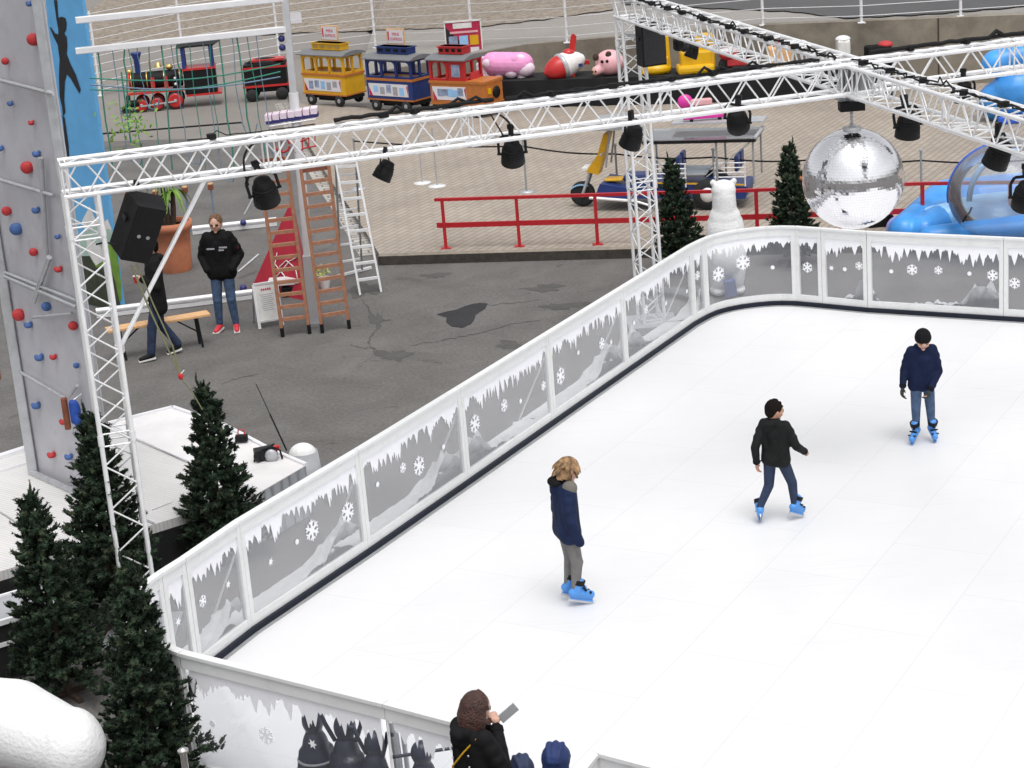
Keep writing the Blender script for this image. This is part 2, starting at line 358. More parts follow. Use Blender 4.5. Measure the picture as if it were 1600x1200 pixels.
G['ramp'] = groundmat('ramp_pavement', (0.235, 0.22, 0.20), (0.33, 0.31, 0.29), 12, 0.3, 0.9, 0, 0.2)
G['gravel'] = groundmat('ballast', (0.07, 0.055, 0.04), (0.42, 0.36, 0.30), 5, 12, 0.95, 0, 0.9)
G['road'] = groundmat('dark_road', (0.07, 0.07, 0.072), (0.12, 0.12, 0.122), 30, 0.5, 0.9)
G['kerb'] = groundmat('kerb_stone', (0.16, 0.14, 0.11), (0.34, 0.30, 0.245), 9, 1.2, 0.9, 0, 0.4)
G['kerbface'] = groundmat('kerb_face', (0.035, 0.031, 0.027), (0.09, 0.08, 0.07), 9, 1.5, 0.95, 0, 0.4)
G['brick'] = brickmat('paving_bricks', (0.325, 0.275, 0.228), (0.365, 0.315, 0.265), (0.225, 0.19, 0.158), 0.42, 0.13, 0.013, radians(-61), 0.85, 0.14)
G['cobble'] = brickmat('gutter_stones', (0.34, 0.32, 0.29), (0.44, 0.42, 0.385), (0.16, 0.145, 0.13), 0.32, 0.18, 0.018, radians(-10), 0.85, 0.15)
G['rink'] = brickmat('rink_plates', (0.725, 0.725, 0.735), (0.74, 0.74, 0.748), (0.655, 0.655, 0.67), 2.0, 1.0, 0.006, radians(-60.2), 0.42, 0.03, 0.5, 0.08, 0.4, scratch=0.05)

def sheet_obj(name, pts, m, thick=None):
    b = MB(); n = len(pts)
    b.add(pts, [tuple(range(n))])
    if thick: 
        lo = [Vector((p[0], p[1], p[2]-thick)) for p in pts]
        for i in range(n): j = (i+1) % n; b.add([pts[i], pts[j], lo[j], lo[i]], [(0, 1, 2, 3)])
    o = b.build(name, m, None, kind='structure', fixn=False)
    # face up
    me = o.data
    if me.polygons[0].normal.z < 0: me.flip_normals()
    return o
sheet_obj('asphalt_ground', [V(-700, -300, 0), V(700, -300, 0), V(700, 900, 0), V(-700, 900, 0)], G['asphalt'])
pt = [(682, 491), (700, 486), (712, 484), (724, 479), (737, 475), (750, 473), (762, 474), (758, 482), (750, 487), (743, 492), (741, 499), (736, 506), (722, 512), (706, 510), (697, 503), (698, 496)]
sheet_obj('asphalt_patch', [W(x, y, 0.006) for x, y in pt], G['patch'])
def blot(name, x, y, rx, ry, seed, m, n=34):
    r = random.Random(seed); ph = [r.uniform(0, 6.28) for _ in range(6)]
    P = []
    for i in range(n):
        a = 2*pi*i/n; k = 1+0.28*sin(2*a+ph[0])+0.22*sin(3*a+ph[1])+0.16*sin(5*a+ph[2])+0.12*sin(9*a+ph[3])+r.uniform(-.1, .1)
        P.append(W(x+rx*k*cos(a), y+ry*k*sin(a), 0.004))
    return sheet_obj(name, P, m)
blot('asphalt_stain', 615, 555, 22, 9, 3, G['stain']); blot('asphalt_stain', 850, 450, 30, 5, 5, G['stain'])
blot('asphalt_stain', 570, 452, 22, 12, 7, G['stain']); blot('asphalt_stain', 880, 478, 34, 5, 11, G['stain'])
blot('asphalt_stain', 680, 430, 20, 4, 12, G['stain']); blot('asphalt_stain', 800, 540, 26, 6, 15, G['stain']); blot('asphalt_stain', 588, 500, 9, 12, 18, G['stain'])
r_ = random.Random(4)
def crack(pts, w):
    b = MB(); Q = []
    for i in range(len(pts)-1):
        a = Vector(pts[i]); c = Vector(pts[i+1])
        for k in range(7):
            t = k/7; p = a.lerp(c, t); Q.append(W(p.x+r_.uniform(-2.5, 2.5), p.y+r_.uniform(-1.6, 1.6), 0.005))
    for i in range(len(Q)-1):
        d = (Q[i+1]-Q[i]).normalized(); nn = Vector((-d.y, d.x, 0)); w0 = w*r_.uniform(.1, .55); w1 = w*r_.uniform(.1, .55)
        b.add([Q[i]-nn*w0, Q[i+1]-nn*w1, Q[i+1]+nn*w1, Q[i]+nn*w0], [(0, 1, 2, 3)])
    o = b.build('asphalt_crack', G['stain'], None, kind='structure', fixn=True)
    return o
crack([(566, 468), (580, 488), (590, 503), (584, 520), (575, 535), (590, 555)], 0.03)
crack([(590, 503), (612, 497)], 0.025); crack([(545, 540), (580, 545), (620, 560)], 0.02)
crack([(640, 540), (700, 530), (740, 522), (790, 508), (850, 500)], 0.025); crack([(760, 476), (810, 472), (850, 468)], 0.02)
crack([(345, 600), (380, 588), (410, 582)], 0.015)

# paving behind the kerb
ZB = 0.15
left = [(593, 398), (570, 360), (545, 322), (520, 287), (497, 250), (470, 205), (450, 160)]
kl = [(x, y) for x, y in left]
kr = [W(593, 398, ZB), W(700, 394.5, ZB), W(1000, 386, ZB), W(1300, 378, ZB), W(1600, 372, ZB), W(1900, 366, ZB)]
back = []
brick = kr + [V(60, kr[-1].y+6, ZB), V(60, 60, ZB), W(1750, 112, ZB), W(1250, 128, ZB), W(830, 132, ZB), W(620, 172, ZB)] + back + [W(x, y, ZB) for x, y in reversed(left[1:])]
sheet_obj('brick_paving', brick, G['brick'])
cb = MB()
for i in range(len(kr)-1):
    a, c = kr[i], kr[i+1]; d = (c-a).normalized(); nn = Vector((d.y, -d.x, 0))
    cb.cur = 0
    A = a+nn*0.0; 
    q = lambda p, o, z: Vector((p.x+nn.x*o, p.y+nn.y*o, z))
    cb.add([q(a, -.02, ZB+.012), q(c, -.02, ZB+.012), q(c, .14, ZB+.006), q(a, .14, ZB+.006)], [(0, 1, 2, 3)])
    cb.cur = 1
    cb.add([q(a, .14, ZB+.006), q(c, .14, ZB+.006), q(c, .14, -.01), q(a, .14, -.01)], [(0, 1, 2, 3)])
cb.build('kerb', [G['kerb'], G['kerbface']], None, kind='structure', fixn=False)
# shallow gutter of small stones along the left edge of the paving
gs = []
for off in (-0.0, -0.34):
    gs.append([W(x, y, 0.006)+Vector((off, 0, 0)) for x, y in left])
gb = MB()
for i in range(len(left)-1):
    gb.add([gs[1][i], gs[0][i], gs[0][i+1], gs[1][i+1]], [(0, 1, 2, 3)])
    z = Vector((0, 0, ZB-.006)); gb.add([gs[0][i], gs[0][i+1], gs[0][i+1]+z, gs[0][i]+z], [(0, 1, 2, 3)])
gb.build('gutter', G['cobble'], None, kind='structure', fixn=False)
sheet_obj('back_pavement', [W(-200, 232, .004), W(470, 212, .004), W(452, 165, .004), W(600, 160, .004), W(860, 125, .004), V(3, 95, .004), V(-90, 95, .004)], G['pave'])

# retaining wall, raised ramp, ballast and road behind
wb = [W(560, 125, ZB), W(700, 131, ZB), W(830, 136, ZB), W(1200, 140, ZB), W(1600, 128, ZB)]
ty = [119, 92, 69, 39, 23]
wz = [max(ZB+.02, up(p, y)) for p, y in zip(wb, ty)]
d_ = (wb[-1]-wb[-2])*1.5; wb.append(wb[-1]+d_); wz.append(wz[-1]+.5)
b = MB()
for i in range(len(wb)-1):
    a, c = wb[i], wb[i+1]; d = (c-a).normalized(); nn = Vector((-d.y, d.x, 0))*0.3
    za, zc = Vector((0, 0, wz[i]-ZB)), Vector((0, 0, wz[i+1]-ZB)); lo = Vector((0, 0, -.3))
    b.hexa([a+lo, c+lo, c+nn+lo, a+nn+lo], [a+za, c+zc, c+nn+zc, a+nn+za])
wl = b.build('retaining_wall', M['concrete']); tag(wl, 'low weathered concrete retaining wall behind the colourful rides', 'wall')
jb = MB()
for x in (1080, 1470):
    i = 2 if x < 1200 else 3; t = (x-[560, 700, 830, 1200, 1600][i])/([560, 700, 830, 1200, 1600][i+1]-[560, 700, 830, 1200, 1600][i])
    p = wb[i].lerp(wb[i+1], t); z = wz[i]+(wz[i+1]-wz[i])*t
    jb.box((p.x, p.y-.004, (z+ZB)/2), (.03, .012, z-ZB))
jb.build('joint', M['soil'], wl)
top = [Vector((p.x, p.y+.25, z-.02)) for p, z in zip(wb, wz)]
far = [p+Vector((0, 110, 0)) for p in top]
b = MB(); n = len(top); b.add(top+far, [(i, i+1, n+i+1, n+i) for i in range(n-1)]); b.build('ramp', G['ramp'], None, kind='structure', fixn=False)
xs = [560, 700, 830, 1200, 1600]
def rampz(X, Y):
    for i in range(len(top)-1):
        if top[i].x <= X <= top[i+1].x:
            t = (X-top[i].x)/(top[i+1].x-top[i].x); return top[i].z+(top[i+1].z-top[i].z)*t
    return .01 if X < top[0].x else top[-1].z
def rampW(x, y, o):
    z = ZB
    for _ in range(20): p = W(x, y, z); z = rampz(p.x, p.y)+o
    return W(x, y, z)
def dense(L, st=12):
    o = []
    for (a, b_), (c, d) in zip(L, L[1:]):
        n = max(1, int((c-a)/st))
        for i in range(n): o.append((a+(c-a)*i/n, b_+(d-b_)*i/n+.8*sin(a+i*1.7)))
    return o+[L[-1]]
gp = [rampW(x, y, .03) for x, y in dense([(40, 85), (130, 76), (300, 60), (440, 52), (560, 48), (640, 45), (740, 42), (850, 30), (960, 14)])]
b = MB(); n = len(gp); b.add(gp+[p+Vector((0, 45, 0)) for p in gp], [(i, i+1, n+i+1, n+i) for i in range(n-1)]); b.build('gravel_bed', G['gravel'], None, kind='structure', fixn=False)
gp = [rampW(x, y, .03) for x, y in dense([(975, 6), (1100, 12), (1240, 18), (1320, 28), (1450, 22), (1600, 10), (1700, 5)])]
b = MB(); n = len(gp); b.add(gp+[p+Vector((0, 70, 0)) for p in gp], [(i, i+1, n+i+1, n+i) for i in range(n-1)]); b.build('road', G['road'], None, kind='structure', fixn=False)

# white wire fence at the back
fpx = [(7, 170), (157, 150), (290, 118), (437, 92), (587, 75), (738, 72), (886, 67), (1040, 53), (1192, 40), (1346, 36), (1501, 26), (1655, 16)]
fp = [rampW(x, y, 0) for x, y in fpx]
fence = thing('wire_fence', 'tall white post and wire fence running along the top edge behind the rides', 'fence', fp[3])
FH = 2.25
for p in fp:
    b = MB(); b.tube(p, p+Vector((0, 0, FH)), .035, n=8); b.box(p+Vector((0, 0, .01)), (.16, .16, .02)); b.build('post', M['whitepaint'], fence)
for k in range(10):
    z = .16+k*.225; b = MB()
    for i in range(len(fp)-1): b.tube(fp[i]+Vector((0, -.03, z)), fp[i+1]+Vector((0, -.03, z)), .011, n=4, cap=False)
    b.build('wire', M['whitepaint'], fence)

# ------------------------------------------------------------ rink
ZR, ZS, ZT = 0.06, 0.16, 1.23
JL = [V(-3.12, 16.83), V(-2.715, 17.66), V(-1.665, 19.43), V(-.605, 21.28), V(.465, 23.16), V(1.515, 25.0), V(2.63, 26.95), V(2.845, 27.25)]
ARC = [V(2.845, 27.25), V(3.0, 27.42), V(3.18, 27.54), V(3.38, 27.62), V(3.6, 27.66), V(3.8, 27.67), V(4.0, 27.64), V(4.2, 27.56)]
JR = [V(4.2, 27.56), V(4.54, 27.33), V(5.11, 26.93), V(6.79, 26.0), V(8.47, 25.08), V(10.15, 24.16), V(11.83, 23.24), V(13.5, 22.32)]
CF = [V(-3.29, 16.52), V(-3.40, 16.28), V(-3.455, 16.02), V(-3.45, 15.74), V(-3.38, 15.47), V(-3.24, 15.22), V(-3.06, 15.0), V(-2.86, 14.8)]
fj = W(602, 1097, ZT); fe = W(712, 1126, ZT)
JF = [V(-2.86, 14.8), V(fj.x, fj.y), V(fe.x, fe.y)]
g0 = W(935, 1173, ZT); g1 = W(1120, 1222, ZT); gr = W(905, 1208, ZT)
JG = [V(g0.x, g0.y), V(g1.x, g1.y), V(g1.x+1.75, g1.y-1.2)]
JD = [V(gr.x, gr.y)+(V(gr.x, gr.y)-V(g0.x, g0.y)).normalized()*.5, V(g0.x-.03, g0.y-.02)]
rp = JL+ARC[1:]+JR[1:]+[V(12.5, 8), V(3.2, 10.9)]+[JG[1], JG[0], JF[2], JF[1], JF[0]]+list(reversed(CF[:-1]))
rp = [Vector((p[0], p[1], ZR)) for p in rp]
sheet_obj('ice_rink', rp, G['rink'], .06)

def lenpath(P):
    L = [0]
    for i in range(len(P)-1): L.append(L[-1]+(P[i+1]-P[i]).length)
    return L
class PathS:
    def __init__(s, P): s.P = [Vector((p[0], p[1], 0)) for p in P]; s.L = lenpath(s.P); s.T = s.L[-1]
    def at(s, d):
        d = min(max(d, 0), s.T)
        for i in range(len(s.P)-1):
            if d <= s.L[i+1]+1e-9:
                t = (d-s.L[i])/(s.L[i+1]-s.L[i]); break
        p = s.P[i].lerp(s.P[i+1], t); tg = (s.P[i+1]-s.P[i]).normalized(); return p, tg
    def span(s, a, b): return [a]+[l for l in s.L if a+1e-3 < l < b-1e-3]+[b]
def flake(b, ps, s, z, r, off, kind):
    p, tg = ps.at(s); nn = Vector((tg.y, -tg.x, 0)); o = p+nn*off+Vector((0, 0, z)); u = tg; v = Vector((0, 0, 1)); th = nn*.0012
    if kind == 0:
        b.prism([(r*cos(2*pi*i/14), r*sin(2*pi*i/14)) for i in range(14)], o, u, v, th)
    elif kind == 1:
        b.prism([((r if i % 2 == 0 else r*.45)*cos(pi*i/6), (r if i % 2 == 0 else r*.45)*sin(pi*i/6)) for i in range(12)], o, u, v, th)
    else:
        b.prism([(r*.34*cos(pi*i/6), r*.34*sin(pi*i/6)) for i in range(12)], o, u, v, th)
        for k in range(6):
            a = pi/6+k*pi/3; c, si = cos(a), sin(a)
            q = lambda l, w: (l*c-w*si, l*si+w*c)
            w = r*.13; l = r*.72
            b.prism([q(.2*r, -w), q(l, -w), q(r, -w*.2), q(r, w*.2), q(l, w), q(.2*r, w)], o, u, v, th*1.3)
            for sg in (-1, 1):
                b.prism([q(.45*r, 0), q(.72*r, sg*.36*r), q(.86*r, sg*.30*r), q(.62*r, 0)], o, u, v, th*1.6)
def panel(parent, P, seed, side=1, pane='pane', posts=(True, True), flakes=3, drift=True, base=ZR, brace=True, pw=.058):
    """one framed pane along path P; side=+1: film on the right-hand side of the path"""
    rr = random.Random(seed); ps = PathS(P); T = ps.T; f = MB()
    for e, on in ((0, posts[0]), (1, posts[1])):
        if not on:
            p = ps.at(.008 if e == 0 else T-.008)[0]; f.box(p+Vector((0, 0, (base+ZT-.03)/2)), (.01, .01, ZT-.03-base)); continue
        a = .003 if e == 0 else T-.003-pw; p, tg = ps.at(a+pw/2)
        f.bar(p+tg*(-pw/2)+Vector((0, 0, (base+ZT-.03)/2)), p+tg*(pw/2)+Vector((0, 0, (base+ZT-.03)/2)), .05, ZT-.03-base)
    sp = ps.span(.003, T-.003)
    for i in range(len(sp)-1):
        p, q = ps.at(sp[i])[0], ps.at(sp[i+1])[0]
        f.bar(p+Vector((0, 0, .14)), q+Vector((0, 0, .14)), .044, .16)
        f.bar(p+Vector((0, 0, ZT-.085)), q+Vector((0, 0, ZT-.085)), .044, .11)
        f.bar(p+Vector((0, 0, ZT-.015)), q+Vector((0, 0, ZT-.015)), .075, .03)
    fr = f.build('panel_frame', M['white'], parent)
    a0, a1 = pw+.003, T-pw-.003; z0, z1 = ZS+.06, ZT-.14
    g = MB(); sp = ps.span(a0-.01, a1+.01)
    for i in range(len(sp)-1):
        p, q = ps.at(sp[i])[0], ps.at(sp[i+1])[0]; g.bar(p+Vector((0, 0, (z0+z1)/2)), q+Vector((0, 0, (z0+z1)/2)), .004, z1-z0+.02)
    g.build('pane', M[pane], fr)
    off = side*.0045
    # icicle fringe
    spikes = []; s = a0
    while s < a1:
        w = rr.uniform(.025, .06); spikes.append((s+w*.5, w, rr.choice((.06, .1, .15, .2, .26))*rr.uniform(.7, 1.1))); s += w*rr.uniform(.7, 1.3)
    ic = MB(); n = int((a1-a0)/.009); pv = None
    for i in range(n+1):
        d = a0+(a1-a0)*i/n; h = .035+.02*sin(d*9+seed)
        for c, w, l in spikes:
            t = abs(d-c)/w
            if t < 1: h = max(h, l*(1-t)**.75+.03)
        p, tg = ps.at(d); nn = Vector((tg.y, -tg.x, 0)); p = p+nn*off; cur = (p+Vector((0, 0, z1)), p+Vector((0, 0, z1-h)))
        if pv: ic.add([pv[0], cur[0], cur[1], pv[1]], [(0, 1, 2, 3)])
        pv = cur
    ic.build('icicle_sticker', M['sticker'], fr, fixn=False)
    if drift:
        mode = rr.choice((0, 1, 1)); ph = rr.uniform(0, 6)
        CLOTHS.setdefault(parent.name, []).append((ps, a0, a1, mode, ph, side))
    for k in range(flakes):
        b = MB(); kd = (2, 0, 2, 1, 0, 2)[(k+seed) % 6]; r = {0: .03, 1: .045, 2: rr.choice((.065, .085, .12))}[kd]
        r = min(r, (a1-a0)*.3)
        d = a0+(a1-a0)*((k+.5)/flakes)+rr.uniform(-.08, .08)*(a1-a0); d = min(max(d, a0+r), a1-r)
        flake(b, ps, d, rr.uniform(z0+.36, z1-.34), r, off+side*.001, kd); b.build('snowflake_sticker', M['sticker'], fr)
    if brace:
        p, tg = ps.at(T); nn = Vector((-tg.y, tg.x, 0))*side; b = MB()
        b.tube(p+nn*.03+Vector((0, 0, .95)), p+nn*.5+Vector((0, 0, .01)), .011, n=6); b.box(p+nn*.5+Vector((0, 0, .01)), (.12, .12, .02)); b.build('brace', M['alu'], parent)
    return fr
CLOTHS = {}
def cloth_height(u, mode, ph):
    v = u if mode else 1-u
    h = .04+.17*max(0, v-.2)**.9+.035*abs(sin(u*7+ph))*v+.012*abs(sin(u*23+ph))
    if v > .68: h += .15*sin((v-.68)/.32*pi)
    return h*1.35
def snow_cloth(t, label):
    rr = random.Random(len(CLOTHS)*7+3); V_ = []; F_ = []; nr = 9; row = 0
    for ps, a0, a1, mode, ph, side in CLOTHS.get(t.name, []):
        n = max(6, int((a1-a0)/.035)); start = row
        for i in range(n+1):
            u = i/n; h = cloth_height(u, mode, ph)+rr.uniform(-.012, .012); p, tg = ps.at(a0-.05+(a1-a0+.1)*u); out = Vector((-tg.y, tg.x, 0))*side
            for k in range(nr):
                w = k/(nr-1); y = .035+.42*w**1.2; z = h*(1-w)**.75*(1+.22*sin(i*.9+k*1.7+ph)+.15*sin(i*.37-k*2.3))+.01
                if k == 0: z = h
                V_.append(p+out*(y+rr.uniform(-.01, .01)*w)+Vector((0, 0, .06+max(.0, z)+rr.uniform(-.012, .012)*(1-w)*(k > 0))))
            if row > start:
                for k in range(nr-1): a = row*nr+k; F_.append((a-nr, a, a+1, a-nr+1))
            row += 1
    b = MB(); b.add(V_, F_, True); o = b.build('snow_cloth', M['snowfur'], None, fixn=False); tag(o, label, 'cloth', 'white snow cloths behind the barriers'); return o
def strip(parent, P, side=1):
    """dark kick strip on the rink side"""
    ps = PathS(P); b = MB(); c = MB(); sp = ps.L
    for i in range(len(sp)-1):
        p, q = ps.P[i], ps.P[i+1]; tg = (q-p).normalized(); nn = Vector((tg.y, -tg.x, 0))*side
        b.bar(p+nn*.04+Vector((0, 0, .098)), q+nn*.04+Vector((0, 0, .098)), .03, .060)
        c.bar(p+nn*.075+Vector((0, 0, .061)), q+nn*.075+Vector((0, 0, .061)), .045, .012)
    b.build('kick_strip', M['strip'], parent); c.build('base_profile', M['grey'], parent)
def barrier(label, segs, loc, side=1, kick=True, cloth=None, **kw):
    t = thing('rink_barrier', label, 'barrier', (loc[0], loc[1], ZR)); allp = []
    for i, (P, sd, fl, dr, br) in enumerate(segs):
        panel(t, P, sd, side, flakes=fl, drift=dr, brace=br, **kw); allp += P if not allp else P[1:]
    if kick: strip(t, allp, side)
    if cloth: snow_cloth(t, cloth)
    return t
barrier('long white framed glass barrier with icicle print along the left edge of rink',
        [([JL[i], JL[i+1]], 20+i, 1 if (JL[i+1]-JL[i]).length < .5 else (2 if i == 0 else 4), True, i < 6) for i in range(len(JL)-1)], JL[3], cloth='long rumpled white cloth imitating snow behind the left barrier')
barrier('curved white framed glass barrier at the far corner in front of the standing bear', [(ARC, 41, 3, True, False)], ARC[3])
barrier('white framed glass barrier with snowflake print along the far side, below the mirror ball',
        [([JR[i], JR[i+1]], 50+i, 1 if (JR[i+1]-JR[i]).length < .5 else (3 if i == 1 else 5), i != 0, False) for i in range(len(JR)-1)], JR[3], cloth='rumpled white snow cloth behind the far barrier below the mirror ball')
barrier('rounded white barrier at the near left corner of the rink, touching the foreground fir', [([JL[0], V(-3.29, 16.52)], 33, 1, False, False), (CF, 35, 0, False, False)], CF[3], side=-1)
barrier('white icicle print barrier along the near side, in front of the dark skating aids', [([JF[0], JF[1]], 61, 4, False, False), ([JF[1], JF[2]], 62, 0, False, False)], JF[1], side=1, posts=(False, False), pane='pane_clear')
barrier('white barrier corner at the bottom edge of the photo, right of the gate gap', [([JG[0], JG[1]], 64, 1, False, False), ([JG[1], JG[2]], 65, 2, False, False)], JG[0], side=1)
barrier('short return leaf of barrier folded outwards at the gate gap', [([JD[0], JD[1]], 66, 0, False, False)], JD[0], side=1, kick=False)

# ------------------------------------------------------------ trusses
def truss(name, label, p0, p1, size, step, group=None, upv=(0, 0, 1), rc=.024, rl=.0095, plates=True):
    p0 = Vector(p0); p1 = Vector(p1); d = (p1-p0); L = d.length; d.normalize(); u = Vector(upv); x = d.cross(u).normalized(); u = x.cross(d).normalized(); h = size/2
    t = thing(name, label, 'truss', p0, group=group); cor = [(-1, -1), (1, -1), (1, 1), (-1, 1)]
    for i, j in cor:
        b = MB(); o = x*(i*h)+u*(j*h); b.tube(p0+o, p1+o, rc, n=10)
        k = 1
        while k*2.0 < L:                                        # coupler sleeves
            q = p0+d*(k*2.0)+o; b.tube(q-d*.05, q+d*.05, rc*1.25, n=10); k += 1
        b.build('chord', M['alu'], t)
    n = int(L/step)
    for f in range(4):
        a, c = cor[f], cor[(f+1) % 4]; b = MB(); oa = x*(a[0]*h)+u*(a[1]*h); oc = x*(c[0]*h)+u*(c[1]*h)
        for k in range(n):
            s0 = L*k/n; s1 = L*(k+1)/n; sm = (s0+s1)/2
            if f in (0, 2): b.tube(p0+d*s0+oa, p0+d*sm+oc, rl, n=6, cap=False); b.tube(p0+d*sm+oc, p0+d*s1+oa, rl, n=6, cap=False)
            else: b.tube(p0+d*s0+oc, p0+d*sm+oa, rl, n=6, cap=False); b.tube(p0+d*sm+oa, p0+d*s1+oc, rl, n=6, cap=False)
        k = 0
        while k*2.0 <= L:
            for e in (.06, -.06):
                s = k*2.0+e
                if 0 < s < L: b.tube(p0+d*s+oa, p0+d*s+oc, rl, n=6, cap=False)
            k += 1
        b.tube(p0+oa+d*.01, p0+oc+d*.01, rl*1.2, n=6); b.tube(p1+oa-d*.01, p1+oc-d*.01, rl*1.2, n=6)
        b.build('lattice', M['alu'], t)
    return t
ZTR = 4.5
A = W(95, 280, ZTR); Jn = W(1332, 120, ZTR); dA = (Jn-A).normalized(); C = Jn+(Jn-A)
B = V(2.02, 27.75, ZTR); D = Jn+(Jn-B)*1.0
dB = (Jn-B).normalized()
truss('truss_beam', 'long white lattice truss beam crossing the photo from the left tower over the rink', A, C, .30, .42)
truss('truss_beam', 'white lattice truss beam running from the rear tower past the mirror ball to the right edge', B-dB*.2, D, .30, .42, rc=.022)
# corner node where both beams meet
b = MB()
for i in range(10):
    a = i*.63; b.box(Jn+Vector((.05*cos(a*2), .05*sin(a*3), .0)), (.33-.01*i, .012, .33-.004*i), Matrix.Rotation(a, 3, 'Z'))
nd = b.build('truss_node', M['alu_dull']); tag(nd, 'metal coupling node where the two truss beams cross above the mirror ball', 'truss node')
LT = W(224, 985, 0)
LT_top = Vector((A.x+dA.x*.16, A.y+dA.y*.16, ZTR-.15))
TL = truss('truss_tower', 'white lattice truss tower at the left, standing behind the foreground firs', LT, LT_top, .30, .40, upv=dA)
RT = W(1018, 503, 0)
RT_top = Vector((B.x, B.y, ZTR-.15))
TR = truss('truss_tower', 'white lattice truss tower at the far left corner of the rink behind the barrier', RT, RT_top, .30, .40, upv=dB)
for T_, P_ in ((TL, LT), (TR, RT)):
    b = MB(); b.box(P_+Vector((0, 0, .012)), (.7, .7, .02)); b.build('base_plate', M['alu_dull'], T_)
def on(p, q, y):   # point of segment p-q seen on row y
    lo, hi = 0., 1.; s = proj(p)[1] > proj(q)[1]
    for _ in range(40):
        m = (lo+hi)/2
        if (proj(p.lerp(q, m))[1] > y) == s: lo = m
        else: hi = m
    return p.lerp(q, lo)
def onx(p, q, x):
    lo, hi = 0., 1.
    for _ in range(40):
        m = (lo+hi)/2
        if proj(p.lerp(q, m))[0] < x: lo = m
        else: hi = m
    return p.lerp(q, lo)
b = MB(); pa = onx(A, C, 318)+Vector((0, 0, -.17)); pb = on(LT, LT_top, 548)+dA*.16; sd = Vector((-dA.y, dA.x, 0))*.02
b.tube(pa+sd*1.2, pb+sd*1.2, .017); b.tube(pa-sd*1.2, pb-sd*1.2, .017); b.box(pa, (.1, .06, .06)); b.box(pb, (.08, .08, .08))
b.build('brace', M['alu'], TL)

# black cables lying on the beams
def cablerun(p, q, s0, s1, off, seed, label, amp=.03, r=.013, loops=2):
    rr = random.Random(seed); d = (q-p).normalized(); x = d.cross(Vector((0, 0, 1))).normalized()
    b = MB()
    for k in range(loops):
        pts = []; n = int((s1-s0)/.09)
        for i in range(n+1):
            s = s0+(s1-s0)*i/n
            if rr.random() < .05: lift = .06
            else: lift = 0
            pts.append(p+d*s+x*(off+rr.uniform(-amp, amp))+Vector((0, 0, .15+.024+r+lift+rr.uniform(0, amp*.7))))
        b.path(pts, r*rr.uniform(.7, 1.1), 6)
    for i in range(int((s1-s0)/.7)):                              # taped bundles
        s = s0+.3+i*.7+rr.uniform(-.2, .2); c = p+d*s+x*off+Vector((0, 0, .15+.045)); b.box(c, (.09, .06, .05), Matrix.Rotation(rr.uniform(0, 3), 3, 'Z'))
    o = b.build('power_cable', M['cable']); tag(o, label, 'cable'); return o
LA = (Jn-A).length
def sA(x): return (onx(A, C, x)-A).length
def sB(y): return (on(B, D, y)-B).length
cablerun(A, C, sA(300), sA(500), -.15, 1, 'thin black cable lying on the left part of the long truss beam', .015, .008, 1)
cablerun(A, C, sA(530), sA(780), -.15, 2, 'bundled black cable on the long truss beam above the toy wagons', .025, .024)
cablerun(A, C, sA(800), sA(1290), -.15, 3, 'black cable loops on the long truss beam left of the crossing', .03, .016)
cablerun(A, C, sA(1370), sA(1640), -.15, 4, 'thick black cable bundle on the beam at the upper right', .02, .026)
cablerun(B, D, .4, (Jn-B).length-.1, .15, 5, 'tangled black cable on the beam between rear tower and mirror ball', .045, .009, 2)
cablerun(B, D, (Jn-B).length+.1, (D-B).length-.3, .03, 6, 'tangled black cable inside the beam right of the mirror ball', .04, .009, 2)

# ------------------------------------------------------------ lamps
LAMP_GRP = 'stage lamps hanging from the truss beams'
def make_lamp(label):
    t = thing('stage_lamp', label, 'stage lamp', (0, 0, 0), group=LAMP_GRP)
    b = MB(); b.box((0, 0, -.02), (.06, .05, .09)); b.box((0, 0, .03), (.08, .03, .05)); b.build('clamp', M['blackmetal'], t, world=False)
    b = MB()
    pts = [(-.15, 0, -.26), (-.15, 0, -.14), (-.11, 0, -.075), (.11, 0, -.075), (.15, 0, -.14), (.15, 0, -.26)]
    for i in range(5): b.bar(pts[i], pts[i+1], .03, .008, (0, 1, 0))
    b.build('yoke', M['blackmetal'], t, world=False)
    Rm = Matrix.Rotation(radians(25), 3, 'X')
    b = MB(); c = Vector((0, 0, -.27))
    b.lathe([(.05, .15), (.085, .14), (.10, .08), (.125, .0), (.135, -.12), (.128, -.125), (.12, -.10), (.02, -.03)], c, 18, Rm)
    for k in range(4): b.lathe([(.105+.005*k, .075-.03*k), (.115+.005*k, .072-.03*k), (.115+.005*k, .066-.03*k), (.105+.005*k, .062-.03*k)], c, 18, Rm)
    b.tube((-.17, 0, -.27), (.17, 0, -.27), .014, n=8)
    b.build('lamp_housing', M['black'], t, world=False)
    b = MB(); b.lathe([(.118, -.105), (.118, -.1)], c, 18, Rm); b.build('lens', M['grey'], t, world=False)
    return t
